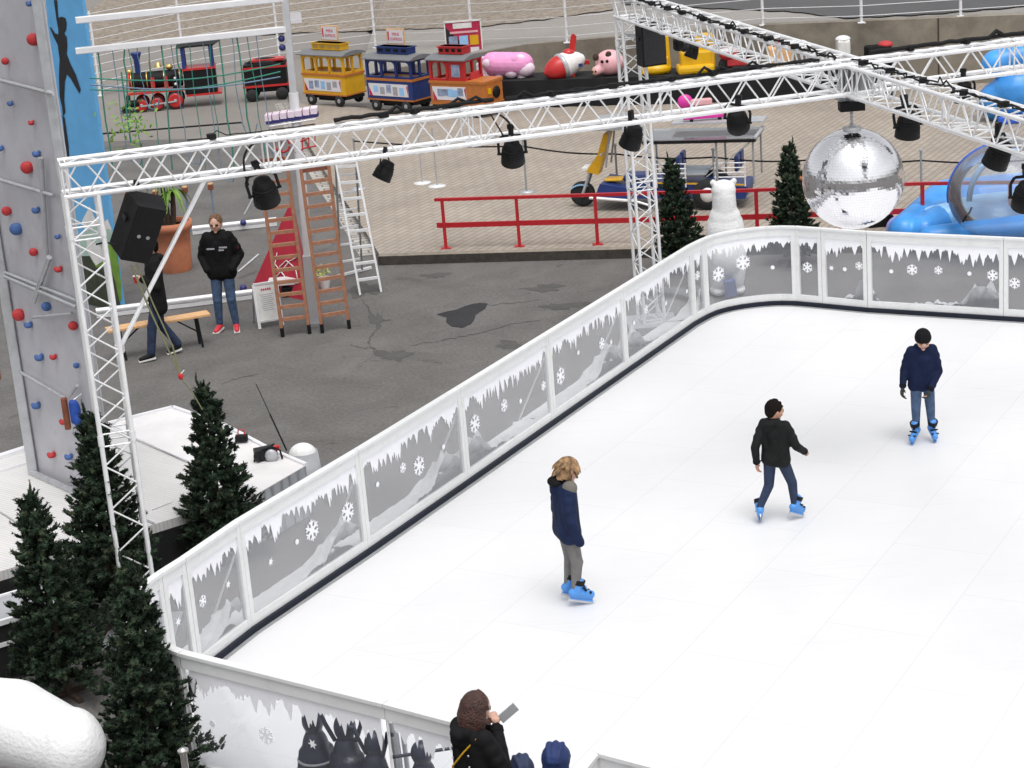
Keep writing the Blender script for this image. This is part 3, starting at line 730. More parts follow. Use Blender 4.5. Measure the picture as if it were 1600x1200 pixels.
lamps = [((398, 302), 'A', 300, .3, (0, -12), 1.0, 'black stage lamp at the left, hanging from the beam before the brown ladders'),
         ((600, 258), 'A', 300, 1.2, (0, 18), .80, 'square tilted black lamp under the beam right of the white ladder'),
         ((797, 243), 'A', 300, 0, (0, 0), 1.0, 'round black lamp below the middle of the long beam with two looping cables'),
         ((985, 207), 'A', 300, .9, (0, 0), .95, 'black lamp in front of the rear truss tower'),
         ((1153, 190), 'A', 300, -.5, (15, 10), 1.0, 'black lamp above the canopy of the tricycle'),
         ((1505, 122), 'A', 300, 2.6, (0, 0), .9, 'black lamp at the upper right in front of the blue inflatable figure'),
         ((1413, 196), 'B', 300, .3, (-15, 0), 1.05, 'black lamp just right of the mirror ball'),
         ((1560, 240), 'B', 300, .8, (0, 0), 1.0, 'black lamp in front of the clear inflatable bubble'),
         ((1603, 292), 'B', 300, .0, (0, 0), 1.0, 'black lamp cut by the right edge of the photo'),
         ((1080, 74), 'B', 300, 1.8, (0, 0), .72, 'black lamp over the yellow toy car'),
         ((1053, 50), 'B', 300, .8, (0, -30), .62, 'black lamp between speaker and yellow toy car')]
L0 = None
for (px, py), bm_, _, rz, tl, sc, lab in lamps:
    if bm_ == 'A': base = onx(A, C, px)
    else: base = (on(B, D, py-60) if px > 1200 else onx(B, D, px))
    if px in (1603,): base = onx(B, D, 1603)
    z = up(base, py)      # lamp centre height
    z = min(z, ZTR-.35)
    hang = Vector((base.x, base.y, z+.27*sc))
    if px == 1603: hang = near(px, py-28, base)
    if bm_ == 'B' and 1200 < px < 1600: hang = near(px, py-40, onx(B, D, px))
    Rr = Matrix.Rotation(rz, 3, 'Z') @ Matrix.Rotation(radians(tl[0]), 3, 'X') @ Matrix.Rotation(radians(tl[1]), 3, 'Y')
    sc *= .9
    if L0 is None: L0 = make_lamp(lab); L0.location = hang; L0.rotation_euler = Rr.to_euler()
    else: dup(L0, hang, R=Rr, label=lab, scale=(sc, sc, sc))
    # hanger tube joining clamp and chord
    if hang.z < ZTR-.2:
        b = MB(); b.tube(hang, Vector((hang.x, hang.y, ZTR-.15)), .014, n=8); hg = b.build('lamp_hanger', M['blackmetal']); tag(hg, 'short black drop rod above the lamp ' + lab.split('lamp', 1)[1].strip(), 'rod')
# cable loops at lamps
def loop(p0, p1, sag, label, n=14, r=.012):
    b = MB(); pts = []
    for i in range(n+1):
        t = i/n; p = Vector(p0).lerp(Vector(p1), t); pts.append(p+Vector(sag)*sin(pi*t))
    b.path(pts, r, 6); o = b.build('cable_loop', M['cable']); tag(o, label, 'cable'); return o
q = onx(A, C, 430); loop(near(430, 212, q), near(388, 290, q), (-.14, 0, .10), 'black cable bending from the beam down to the leftmost lamp')
q = onx(A, C, 775); loop(near(765, 172, q), near(800, 222, q), (.08, 0, .03), 'black cable looping down to the round lamp at mid beam')
loop(near(764, 174, q), near(790, 218, q), (.0, 0, .0), 'second thinner cable beside the loop at mid beam', r=.008)

# ------------------------------------------------------------ mirror ball
zb = up(Jn, 279); bc = near(1333, 279, Vector((Jn.x, Jn.y, zb))); rb = wid(79, bc)
mb = bpy.data.materials.new('mirror_tiles'); mb.use_nodes = True; p_ = mb.node_tree.nodes['Principled BSDF']
p_.inputs['Metallic'].default_value = 1; p_.inputs['Roughness'].default_value = .10; p_.inputs['Base Color'].default_value = (.93, .93, .96, 1)
ball = thing('mirror_ball', 'large silver mirror ball hanging over the far side of the rink', 'mirror ball', bc)
b = MB(); rr = random.Random(9); ns, nr = 110, 56
for i in range(nr):
    t0 = pi*i/nr; t1 = pi*(i+1)/nr; m = max(6, int(ns*sin((t0+t1)/2)))
    for k in range(m):
        a0 = 2*pi*k/m; a1 = 2*pi*(k+1)/m; g = .0006
        P = [Vector((sin(t)*cos(a), sin(t)*sin(a), cos(t)))*rb for t, a in ((t0, a0), (t1, a0), (t1, a1), (t0, a1))]
        c = (P[0]+P[1]+P[2]+P[3])/4; j = Vector((rr.uniform(-1, 1), rr.uniform(-1, 1), rr.uniform(-1, 1)))*.00025
        nn = c.normalized(); P = [bc+c+(p-c)*.975+nn*(rr.uniform(-1, 1)*.0005) for p in P]
        b.add(P, [(0, 1, 2, 3)])
b.build('mirror_tiles', mb, ball, fixn=False)
b = MB(); b.ball(bc, rb*.988, 40, 24); b.build('core', M['grey'], ball)
b = MB(); tp = bc+Vector((0, 0, rb)); b.lathe([(.10, -.02), (.10, .015), (.05, .02), (.02, .05)], tp, 16); b.build('hanging_plate', M['alu_dull'], ball)
b = MB(); zc = ZTR-.33; b.tube(tp+Vector((0, 0, .05)), (tp.x, tp.y, zc), .012); 
for i in range(7): b.ball((tp.x, tp.y, tp.z+.07+i*.045), .019, 8, 6)
b.build('hanging_rod', M['alu_dull'], ball)
mt = thing('ball_motor', 'black motor box clamped under the truss crossing, above the mirror ball', 'motor', (tp.x, tp.y, zc))
b = MB(); b.box((tp.x, tp.y, zc+.03), (.26, .16, .10)); b.build('motor_box', M['black'], mt, bevel=.005)
b = MB(); b.bar((tp.x-.14, tp.y, zc+.10), (tp.x+.14, tp.y, zc+.10), .05, .03); b.lathe([(.05, 0), (.06, .02), (.06, .06), (.03, .08)], (tp.x, tp.y, zc+.08), 14); b.build('clamp', M['alu_dull'], mt)
# ------------------------------------------------------------ firs
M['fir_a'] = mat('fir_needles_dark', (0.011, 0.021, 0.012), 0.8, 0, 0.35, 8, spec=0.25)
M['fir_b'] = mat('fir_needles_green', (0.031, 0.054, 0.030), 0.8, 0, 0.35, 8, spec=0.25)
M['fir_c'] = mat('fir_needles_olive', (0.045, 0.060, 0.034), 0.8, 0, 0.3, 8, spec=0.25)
M['bark'] = mat('bark', (0.07, 0.045, 0.03), 0.9, 0, 0.3, 20, 0.4)
def fir_mesh(seed, h=1.9, r=.43):
    """crown of bottle-brush branch tips on drooping limbs"""
    rr = random.Random(seed); b = MB()
    def tuft(p, ax, ln, rad, n):
        ax = ax.normalized(); u = ax.orthogonal().normalized(); w = ax.cross(u); b.cur = rr.choice((0, 0, 0, 1, 1, 2))
        # solid inner twig shape
        A = [p+(u*cos(k*2.09)+w*sin(k*2.09))*rad*.42 for k in range(3)]; e = p+ax*ln*.95
        m = [p+ax*ln*.55+(u*cos(k*2.09+.5)+w*sin(k*2.09+.5))*rad*.55 for k in range(3)]
        b.add(A+m+[e], [(0, 1, 4, 3), (1, 2, 5, 4), (2, 0, 3, 5), (3, 4, 6), (4, 5, 6), (5, 3, 6)])
        for k in range(n):
            t = rr.random(); a = rr.uniform(0, 6.283); o = u*cos(a)+w*sin(a); q = p+ax*ln*t
            tip = q+(o*(1-.3*t)+ax*.45).normalized()*rad*rr.uniform(.75, 1.1); s = (ax.cross(o)).normalized()*rad*.22
            b.add([q-s, q+s, tip], [(0, 1, 2)])
    lev = 0.10*h; z = lev; k = 0
    while z < h*.985:
        t = (z-lev)/(h-lev); R = r*(1-t)**.84*(1+.13*sin(z*23+seed))+.02
        nb = max(3, int(3+13*(R/r)))
        for i in range(nb):
            a = 2*pi*(i+rr.uniform(-.35, .35))/nb+k*1.3; L = R*rr.uniform(.74, 1.08); el = radians(rr.uniform(4, 30))+.4*t
            d = Vector((cos(a)*cos(el), sin(a)*cos(el), sin(el))); base = Vector((0, 0, z))
            ns = max(2, int(L/.085))
            for s in range(ns):
                f = .25+.75*(s+1)/ns; p = base+d*L*f+Vector((0, 0, -.10*(L*f)**2*2.0))
                for q in range(3 if s >= ns-2 else 2):
                    ax = d+Vector((rr.uniform(-.8, .8), rr.uniform(-.8, .8), rr.uniform(-.1, .9)))*(.8 if s < ns-1 else .65)
                    tuft(p+Vector((rr.uniform(-.03, .03), rr.uniform(-.03, .03), rr.uniform(-.03, .03))), ax, rr.uniform(.05, .085), rr.uniform(.028, .040), 22)
        z += .085*(1-.25*t); k += 1
    for s in range(7): tuft(Vector((-.012*s, 0, h*.92+.035*s)), Vector((rr.uniform(-.2, .2), rr.uniform(-.2, .2), 1)), .11, .026, 18)
    # dark inner mass so that little shows through the middle
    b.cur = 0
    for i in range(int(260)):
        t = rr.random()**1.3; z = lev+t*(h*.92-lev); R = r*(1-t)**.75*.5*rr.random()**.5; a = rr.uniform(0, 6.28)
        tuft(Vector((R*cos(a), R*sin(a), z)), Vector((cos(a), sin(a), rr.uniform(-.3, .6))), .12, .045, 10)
    return b
FIRS = [('fir_tree', (352, 872), (318, 597), 'fir beside the white platform, just outside the left barrier', 1),
        ('fir_tree', (186, 975), (140, 640), 'fir directly behind the left truss tower', 2),
        ('fir_tree', (108, 1085), (40, 765), 'leftmost fir, between the trailer deck and the white bear', 0),
        ('fir_tree', (250, 1235), (195, 880), 'largest fir in the foreground, covering the rounded barrier corner', 1),
        ('fir_tree', (1066, 425), (1044, 243), 'fir at the far corner, left of the standing bear', 2),
        ('fir_tree', (1240, 412), (1232, 222), 'fir at the far side, left of the mirror ball', 0)]
protos = []
GF = 'artificial firs around the rink'
for sd in (3, 8, 14):
    protos.append(fir_mesh(sd))
made = {}
for i, (nm, bp, tp_, lab, v) in enumerate(FIRS):
    P = W(*bp); h = up(P, tp_[1]); sc = h/1.96
    if v not in made:
        t = thing(nm, lab, 'fir tree', P, group=GF)
        b = MB(); b.tube((0, 0, 0), (0, 0, 1.8), .035, .008, 8); b.box((0, 0, .02), (.5, .05, .04)); b.box((0, 0, .02), (.05, .5, .04)); b.build('trunk', M['bark'], t, world=False)
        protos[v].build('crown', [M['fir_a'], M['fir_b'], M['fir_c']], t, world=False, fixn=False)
        t.scale = (sc, sc, sc); t.rotation_euler = (0, 0, i*1.1); made[v] = t
        # lean the top where the photo shows it
    else:
        t = dup(made[v], P, i*1.7+.4, lab, GF, scale=(sc, sc, sc))
    tx = near(tp_[0], tp_[1], Vector((P.x, P.y, h))).x; px0 = P.x
    lean = math.atan2(tx-px0, h); t.rotation_euler = (Matrix.Rotation(lean*.8, 3, 'Y') @ Matrix.Rotation(t.rotation_euler.z, 3, 'Z')).to_euler()

# ------------------------------------------------------------ remeshed soft bodies
def cap(b, p0, r0, p1, r1, n=14):
    p0 = Vector(p0); p1 = Vector(p1); b.tube(p0, p1, r0, r1, n); b.ball(p0, r0, n, 8); b.ball(p1, r1, n, 8)
def soft(name, b, m, parent, vox=.012, it=4, world=False, decim=None):
    """join overlapping closed shapes into one continuous surface"""
    o = b.build('tmp', m, None, world=False); MW.pop('tmp', None)
    r = o.modifiers.new('r', 'REMESH'); r.mode = 'VOXEL'; r.voxel_size = vox; r.use_smooth_shade = True
    if it: s = o.modifiers.new('s', 'SMOOTH'); s.factor = .5; s.iterations = it
    if decim: d = o.modifiers.new('d', 'DECIMATE'); d.ratio = decim
    dg = bpy.context.evaluated_depsgraph_get(); me = bpy.data.meshes.new_from_object(o.evaluated_get(dg)); me.name = name
    old = o.data; bpy.data.objects.remove(o); bpy.data.meshes.remove(old)
    if parent is not None and world: me.transform(MW[parent.name].inverted())
    for p in me.polygons: p.use_smooth = True
    me.materials.clear(); me.materials.append(m)
    q = bpy.data.objects.new(name, me); SC.collection.objects.link(q)
    if parent is not None: q.parent = parent; MW[q.name] = MW[parent.name].copy()
    else: MW[q.name] = Matrix.Identity(4)
    return q

M['skin'] = mat('skin', (0.60, 0.36, 0.27), 0.5, 0, 0.06, 20)
M['skin2'] = mat('skin_tan', (0.50, 0.27, 0.18), 0.5, 0, 0.06, 20)
M['hairblond'] = mat('hair_blond', (0.26, 0.15, 0.07), 0.6, 0, 0.85, 18, 0.5, 90)
M['hairdark'] = mat('hair_black', (0.010, 0.007, 0.006), 0.8, 0, 0.3, 40, 0.6, 60, spec=0.1)
M['hairbrown'] = mat('hair_brown', (0.050, 0.017, 0.011), 0.45, 0, 0.7, 30, 0.8, 70)
M['hairgb'] = mat('hair_light_brown', (0.16, 0.085, 0.045), 0.6, 0, 0.3, 40, 0.4, 90)
M['jnavy'] = mat('jacket_navy', (0.014, 0.023, 0.062), 0.75, 0, 0.25, 9, 0.6, 16, spec=0.12)
M['jnavy2'] = mat('jacket_deep_navy', (0.010, 0.017, 0.050), 0.75, 0, 0.25, 9, 0.6, 16, spec=0.12)
M['jblack'] = mat('jacket_black', (0.009, 0.009, 0.010), 0.75, 0, 0.3, 9, 0.6, 16, spec=0.12)
M['jdark'] = mat('coat_dark_grey', (0.013, 0.013, 0.013), 0.8, 0, 0.3, 9, 0.7, 14, spec=0.12)
M['jgreen'] = mat('jacket_charcoal', (0.014, 0.015, 0.015), 0.75, 0, 0.3, 9, 0.7, 14, spec=0.12)
M['olive'] = mat('shoulder_panel_olive', (0.15, 0.14, 0.12), 0.8)
M['jean'] = mat('jeans_blue', (0.055, 0.095, 0.18), 0.85, 0, 0.35, 11, 0.5, 25)
M['jeand'] = mat('jeans_dark', (0.018, 0.032, 0.072), 0.85, 0, 0.3, 11, 0.5, 25)
M['greyp'] = mat('trousers_grey', (0.17, 0.165, 0.16), 0.85, 0, 0.2, 11, 0.5, 25)
M['skate'] = mat('skate_blue', (0.075, 0.28, 0.70), 0.35, 0, 0.1)
M['steel'] = mat('blade_steel', (0.6, 0.6, 0.62), 0.3, 0.9)
M['eye'] = mat('eye_dark', (0.02, 0.015, 0.012), 0.3)
M['lip'] = mat('lips', (0.40, 0.15, 0.13), 0.5)
M['shoered'] = mat('shoe_red', (0.62, 0.035, 0.05), 0.55)
M['sole'] = mat('sole_white', (0.75, 0.74, 0.72), 0.6)
M['glove'] = mat('glove_dark', (0.02, 0.028, 0.022), 0.8)

def skeleton(h, shoulder=.100, hip=.05):
    """joints in a local frame, facing +y, x to the person's left is -x ... right is +x"""
    H = h
    J = dict(head=V(0, .01, .925*H), neck=V(0, -.005, .845*H), chest=V(0, 0, .74*H), waist=V(0, 0, .60*H), pel=V(0, 0, .53*H))
    for s, k in ((1, 'R'), (-1, 'L')):
        J['sh'+k] = V(s*shoulder*H, 0, .81*H); J['el'+k] = V(s*(shoulder+.025)*H, -.01, .63*H); J['ha'+k] = V(s*(shoulder+.02)*H, .03, .475*H)
        J['hip'+k] = V(s*hip*H, 0, .52*H); J['kn'+k] = V(s*(hip+.005)*H, .01, .285*H); J['an'+k] = V(s*(hip+.005)*H, -.01, .05*H)
        J['to'+k] = J['an'+k]+V(0, .115*H, -.028*H)
    return J
def hand(b, w, d, side, s, curl=.5):
    """palm, four bent fingers of different length and a thumb; w wrist, d direction of the hand"""
    d = Vector(d).normalized(); pl = Vector((side, 0, 0)); x = (Vector((0, 1, 0))-d*d.y)
    x = x.normalized() if x.length > .1 else Vector((0, 0, 1)); nrm = d.cross(x).normalized()*side
    if nrm.x*side > 0: nrm = -nrm
    p = w+d*.015*s
    b.ball(p+d*.035*s, (.026*s, .026*s, .026*s), 12, 8); cap(b, p, .021*s, p+d*.065*s, .022*s); 
    for i in range(4):
        o = x*(.024-.016*i)*s; L = (.030, .034, .031, .024)[i]*s; q = p+d*.065*s+o; c = curl*(1+.12*i)
        a = d*cos(c*.6)+nrm*sin(c*.6); q1 = q+a*L; a2 = d*cos(c*1.5)+nrm*sin(c*1.5); q2 = q1+a2*L*.8; a3 = d*cos(c*2.1)+nrm*sin(c*2.1)
        cap(b, q, .0088*s, q1, .0082*s, 8); cap(b, q1, .0082*s, q2, .0074*s, 8); cap(b, q2, .0074*s, q2+a3*L*.55, .0066*s, 8)
    t0 = p+d*.012*s+x*.022*s; t1 = t0+(d*.6+x*.75+nrm*.25).normalized()*.034*s; cap(b, t0, .012*s, t1, .0095*s, 8); cap(b, t1, .0095*s, t1+(d*.9+nrm*.4).normalized()*.026*s, .008*s, 8)
def person(label, loc, rotz, h, J, look=None, jacket='jnavy', pants='jean', skin='skin', hair=('hairdark', 'short'), bulk=1.0, coat=.50, feet='skate', hood=True, gloves=None, hideh=(False, False), extra=None, curl=.6):
    t = thing('person', label, 'person', loc, rotz); s = h/1.75; hd = J['head']; hr = h/7.5/2*1.04
    look = Vector(look or (0, 1, -.12)).normalized(); rgt = look.cross(Vector((0, 0, 1))).normalized(); hup = rgt.cross(look).normalized()
    HR = Matrix((rgt, look, hup)).transposed()
    def hp(x, y, z): return hd+HR @ Vector((x, y, z))
    kid = h < 1.6; hs = hr*(1.12 if kid else 1.0)
    # body: skin surface, one piece
    b = MB()
    b.ball(hd, (hs*.74, hs*.90, hs), 20, 14, R=HR); b.ball(hp(0, hs*.28, -hs*.42), (hs*.52, hs*.55, hs*.50), 16, 10, R=HR)
    b.ball(hp(0, hs*.93, -hs*.10), (hs*.13, hs*.17, hs*.2), 8, 6, R=HR); b.ball(hp(0, hs*.66, -hs*.88), (hs*.22, hs*.16, hs*.14), 8, 6, R=HR)
    for sx in (-1, 1): b.ball(hp(sx*hs*.76, -hs*.05, -hs*.08), (hs*.10, hs*.17, hs*.24), 8, 6, R=HR); b.ball(hp(sx*hs*.36, hs*.58, -hs*.3), (hs*.25, hs*.22, hs*.22), 8, 6, R=HR)
    cap(b, J['neck']-V(0, 0, .03*s), .052*s, hp(0, -hs*.12, -hs*.6), .05*s)
    cap(b, J['chest'], .075*s, J['waist'], .07*s); cap(b, J['waist'], .07*s, J['pel'], .07*s)
    for k, sg in (('R', 1), ('L', -1)):
        cap(b, J['chest']+V(sg*.05*s, 0, .03*s), .07*s, J['sh'+k], .042*s); cap(b, J['sh'+k], .042*s, J['el'+k], .034*s); cap(b, J['el'+k], .034*s, J['ha'+k], .024*s)
        if not hideh[0 if k == 'R' else 1]: hand(b, J['ha'+k], (J['ha'+k]-J['el'+k]), sg, s*1.08, curl)
        cap(b, J['pel'], .075*s, J['hip'+k], .07*s); cap(b, J['hip'+k], .068*s, J['kn'+k], .045*s); cap(b, J['kn'+k], .045*s, J['an'+k], .032*s)
        cap(b, J['an'+k], .032*s, J['to'+k], .024*s)
    body = soft('body', b, M[skin], t, .0085, 2)
    for sx in (-1, 1):
        e = MB(); e.ball(hp(sx*hs*.30, hs*.80, hs*.02), (hs*.11, hs*.06, hs*.06), 10, 6, R=HR); e.build('eye', M['eye'], body, world=False)
        e = MB(); e.bar(hp(sx*hs*.16, hs*.84, hs*.16), hp(sx*hs*.44, hs*.74, hs*.18), hs*.06, hs*.05); e.build('eyebrow', M[hair[0]], body, world=False)
    e = MB(); e.ball(hp(0, hs*.80, -hs*.52), (hs*.22, hs*.06, hs*.05), 10, 6, R=HR); e.build('mouth', M['lip'], body, world=False)
    # jacket
    B = bulk; b = MB(); z0 = coat*h
    sh = (J['shR']+J['shL'])/2; ax = (J['shR']-J['shL']).normalized(); hw = (J['shR']-J['shL']).length/2
    pel = J['pel']; lowc = Vector((pel.x, pel.y, z0)); 
    for w_ in (-1, -.5, 0, .5, 1):
        cap(b, sh+ax*hw*w_*.62+V(0, 0, -.03*s), .088*s*B, J['waist']+ax*hw*w_*.52, .100*s*B); cap(b, J['waist']+ax*hw*w_*.52, .100*s*B, lowc+ax*hw*w_*.56+V(0, 0, .06*s), .108*s*B)
    for k in 'RL':
        cap(b, J['sh'+k]-ax*(.02*s if k == 'R' else -.02*s), .070*s*B, J['el'+k], .058*s*B); end = J['ha'+k] if hideh[0 if k == 'R' else 1] else J['el'+k].lerp(J['ha'+k], .93)
        cap(b, J['el'+k], .058*s*B, end, .045*s*B)
        for q in (.3, .6): b.ball(J['sh'+k].lerp(J['el'+k], q), .068*s*B, 12, 8)
        b.ball(J['el'+k].lerp(end, .5), .055*s*B, 12, 8)
    cap(b, J['chest'], .115*s*B, J['waist'], .105*s*B); cap(b, J['neck']+V(0, -.005, -.03*s), .075*s, J['chest'], .10*s)
    cap(b, J['neck']+V(0, -.01, -.02*s), .068*s, J['neck']+V(0, 0, .03*s), .062*s)
    if hood:
        back = -look; back.z = 0; back.normalize()
        c = J['neck']+back*.075*s+V(0, 0, -.03*s); sd_ = back.cross(Vector((0, 0, 1)))
        b.ball(c, (.10*s, .10*s, .065*s), 14, 10); b.ball(c+back*.03*s+V(0, 0, -.05*s), (.07*s, .07*s, .075*s), 14, 10)
        for sg in (-1, 1): cap(b, c+sd_*sg*.07*s+V(0, 0, .02*s), .045*s, J['neck']-back*.04*s+sd_*sg*.06*s+V(0, 0, -.01*s), .035*s)
    jk = soft('jacket', b, M[jacket], t, .012, 5)
    for k in 'RL':                                   # elastic cuffs
        if not hideh[0 if k == 'R' else 1]:
            e0 = J['el'+k].lerp(J['ha'+k], .86); e1 = J['el'+k].lerp(J['ha'+k], .97); part_ = MB(); part_.tube(e0, e1, .049*s*B, .047*s*B, 14); part_.build('cuff_band', M['jblack'], jk, world=False)
    # trousers
    b = MB()
    cap(b, pel+V(0, 0, .03*s), .105*s, pel+V(0, 0, -.02*s), .105*s)
    for k in 'RL': cap(b, J['hip'+k]+V(0, 0, .02*s), .094*s, J['kn'+k], .070*s); cap(b, J['kn'+k], .070*s, J['an'+k]+V(0, 0, .045*s), .052*s if feet != 'sneaker' else .060*s); b.ball(J['kn'+k]+V(0, .01*s, .0), .068*s, 12, 8)
    soft('trousers', b, M[pants], t, .012, 4)
    # feet
    for k in 'RL':
        an, to = J['an'+k], J['to'+k]; d = (to-an); fl = Vector((d.x, d.y, 0)).normalized(); sd_ = fl.cross(Vector((0, 0, 1))); dn = d.normalized(); upf = sd_.cross(dn).normalized()
        if feet == 'skate':
            b = MB(); s0_ = s; s = s*1.14; cap(b, an+upf*.10*s, .060*s, an+upf*.0*s, .052*s); cap(b, an-dn*.015*s, .050*s, to-upf*.0, .040*s); cap(b, an-upf*.015*s, .045*s, to-upf*.02*s, .036*s); b.ball(an-dn*.03*s-upf*.01*s, .048*s, 12, 8)
            sk_ = soft('skate_boot', b, M['skate'], t, .009, 3)
            b = MB(); b.tube(an+upf*.085*s, an+upf*.135*s, .063*s, .066*s, 14); b.box(an+upf*.05*s+fl*.06*s, (.03*s, .03*s, .02*s)); b.build('cuff', M['black'], sk_, world=False)
            b = MB()
            for f in (.15, .5, .85): q = an.lerp(to, f)+upf*(.05*(1-f)+.022)*s; b.bar(q-sd_*.05*s, q+sd_*.05*s, .02*s, .014*s)
            b.build('buckle', M['black'], sk_, world=False)
            b = MB(); hz = -upf*.062*s
            b.bar(an-dn*.045*s+hz, to+dn*.03*s+hz, .035*s, .022*s, upf); b.build('blade_holder', M['skate'], sk_, world=False)
            b = MB(); hz = -upf*.085*s; b.bar(an-dn*.06*s+hz, to+dn*.05*s+hz, .005, .03*s, upf); b.build('blade', M['steel'], sk_, world=False); s = s0_
        else:
            b = MB(); m_ = M['shoered'] if feet == 'redshoe' else M['black']
            cap(b, an-dn*.01, .044*s, to, .036*s); b.ball(an+V(0, 0, .02), .045*s, 12, 8); shoe = soft('shoe', b, m_, t, .009, 3)
            b = MB(); z_ = -.032*s; cap(b, an-fl*.02+V(0, 0, z_), .034*s, to+V(0, 0, z_+.012*s), .034*s); b2 = MB()
            P0 = an-fl*.05*s; P1 = to+fl*.035*s; b2.bar((P0.x, P0.y, an.z-.043*s), (P1.x, P1.y, to.z-.025*s), .088*s, .02*s); b2.build('sole', M['sole'], shoe, world=False)
    # hair
    b = MB(); rr = random.Random(int(h*1000)); sty = hair[1]
    if sty == 'beanie':
        b.ball(hp(0, -hs*.10, hs*.35), (hs*.88, hs*1.0, hs*.88), 18, 12, R=HR); b.tube(hp(0, -.08*hs, hs*.05), hp(0, -.08*hs, hs*.35), hs*.90, hs*.92, 20)
        soft('beanie', b, M['jblack'], t, .009, 3)
    elif sty in ('hood', 'hoodup'):
        b.ball(hp(0, -hs*.15, hs*.12), (hs*1.12, hs*1.2, hs*1.22), 18, 12, R=HR); b.ball(hp(0, -hs*.3, -hs*.6), (hs*1.05, hs*1.0, hs*.9), 18, 12, R=HR)
        for sx in (-.55, 0, .55):
            pts = [hp(hs*1.0*sx*(1-.1*abs(k-4)), -hs*.15+hs*1.17*cos(pi*k/8), hs*.14+hs*1.2*(1-.3*sx*sx)*sin(pi*k/8)) for k in range(9)]
            for p, q in zip(pts, pts[1:]): cap(b, p, hs*.20, q, hs*.20, 8)
        b.ball(hp(0, -hs*.95, hs*.35), (hs*.42, hs*.42, hs*.6), 12, 8)
        for k in range(12): a = 2*pi*k/12; cap(b, hp(hs*.9*cos(a), hs*.75, hs*.05+hs*.95*sin(a)), hs*.16, hp(hs*.9*cos(a+.52), hs*.75, hs*.05+hs*.95*sin(a+.52)), hs*.16, 6)
        soft('hood', b, M[jacket], t, .010, 3)
    else:
        b.ball(hp(0, -hs*.16, hs*.22), (hs*.84, hs*.92, hs*.88), 18, 12, R=HR)
        if sty == 'short':
            b.ball(hp(0, -hs*.40, -hs*.1), (hs*.72, hs*.62, hs*.72), 14, 10, R=HR)
            for i in range(40): a = rr.uniform(0, 6.28); e_ = rr.uniform(.35, 1.4); v = hp(hs*.84*cos(a)*cos(e_), -hs*.12+hs*.9*sin(a)*cos(e_), hs*.22+hs*.88*sin(e_)); b.ball(v, hs*.11, 6, 4)
        elif sty == 'shaggy':
            for i in range(150):
                a = rr.uniform(0, 6.28); e_ = rr.uniform(-.1, 1.45); o = Vector((cos(a)*cos(e_), sin(a)*cos(e_), sin(e_)))
                if o.y > .55 and o.z < .35: continue
                p = hp(hs*.85*o.x, -hs*.1+hs*.92*o.y, hs*.2+hs*.88*o.z); q = hp(hs*1.28*o.x+hs*.12, -hs*.12+hs*1.32*o.y, hs*.0+hs*.92*o.z-hs*.22); cap(b, p, hs*.10, q, hs*.045, 6)
            for i in range(46):
                a = rr.uniform(pi*.95, pi*2.05); x, y = cos(a), sin(a); cap(b, hp(hs*.8*x, -hs*.1+hs*.85*y, hs*.1), hs*.13, hp(hs*1.05*x, -hs*.1+hs*1.1*y, -hs*rr.uniform(.5, .8)), hs*.05, 6)
        elif sty == 'long':
            for i in range(120):
                a = rr.uniform(pi*.88, pi*2.12); x, y = cos(a), sin(a); ln = rr.uniform(1.3, 2.6); cap(b, hp(hs*.72*x, -hs*.15+hs*.8*y, hs*.3), hs*.16, hp(hs*.92*x, -hs*.1+hs*.95*y, -hs*.6), hs*.12, 6); cap(b, hp(hs*.92*x, -hs*.1+hs*.95*y, -hs*.6), hs*.12, hp(hs*(.8*x+.1), -hs*.0+hs*.8*y, -hs*ln), hs*.04, 6)
            for i in range(26): a = rr.uniform(.2, pi-.2); cap(b, hp(hs*.3*cos(a), hs*.1, hs*1.02), hs*.1, hp(hs*.85*cos(a), hs*.35, hs*.2), hs*.09, 6)
        soft('hair', b, M[hair[0]], t, .0075, 2 if sty == 'long' else 1)
    if gloves:
        for k, sg in (('R', 1), ('L', -1)):
            b = MB(); hand(b, J['ha'+k], (J['ha'+k]-J['el'+k]), sg, s*1.3, curl); soft('glove', b, M[gloves], t, .008, 1)
    if extra: extra(t, J, s, hp)
    return t

# right skater: faces the camera, looks down, one glove in front
P = W(1442, 689, ZR); h = 1.36; J = skeleton(h)
J['head'] += V(0, .05, -.015); J['neck'] += V(0, .03, 0); J['chest'] += V(0, .02, 0)
J['elR'] = V(.195, -.04, .87); J['haR'] = V(.245, .07, .70)           # local +x is image left when facing the camera
J['elL'] = V(-.185, .03, .84); J['haL'] = V(-.04, .17, .665)
J['knR'] = V(.085, .03, .39); J['anR'] = V(.075, .0, .14); J['toR'] = V(.16, .11, .08)
J['knL'] = V(-.085, .03, .39); J['anL'] = V(-.105, -.01, .14); J['toL'] = V(-.115, .11, .08)
person('child skater in black beanie and navy parka facing the camera, farthest right', P, pi+.05, h, J, (.12, 1, -.55), 'jnavy2', 'jean', hair=('hairdark', 'beanie'), bulk=1.12, coat=.475, gloves='glove')
# middle skater: seen from behind, striding towards the upper right
P = W(1216, 815, ZR); h = 1.34; J = skeleton(h)
J['elL'] = V(-.17, -.14, .86); J['haL'] = V(-.175, -.10, .67)
J['elR'] = V(.22, .03, .86); J['haR'] = V(.235, .22, .735)
J['knL'] = V(-.09, .0, .40); J['anL'] = V(-.155, -.11, .15); J['toL'] = V(-.20, -.02, .07)
J['knR'] = V(.13, .10, .42); J['anR'] = V(.155, .09, .155); J['toR'] = V(.20, .19, .10)
person('child skater with short black hair and charcoal jacket, seen from behind in the middle', P, -.55, h, J, (.7, .8, -.2), 'jgreen', 'jeand', 'skin2', ('hairdark', 'short'), bulk=1.08, coat=.49)
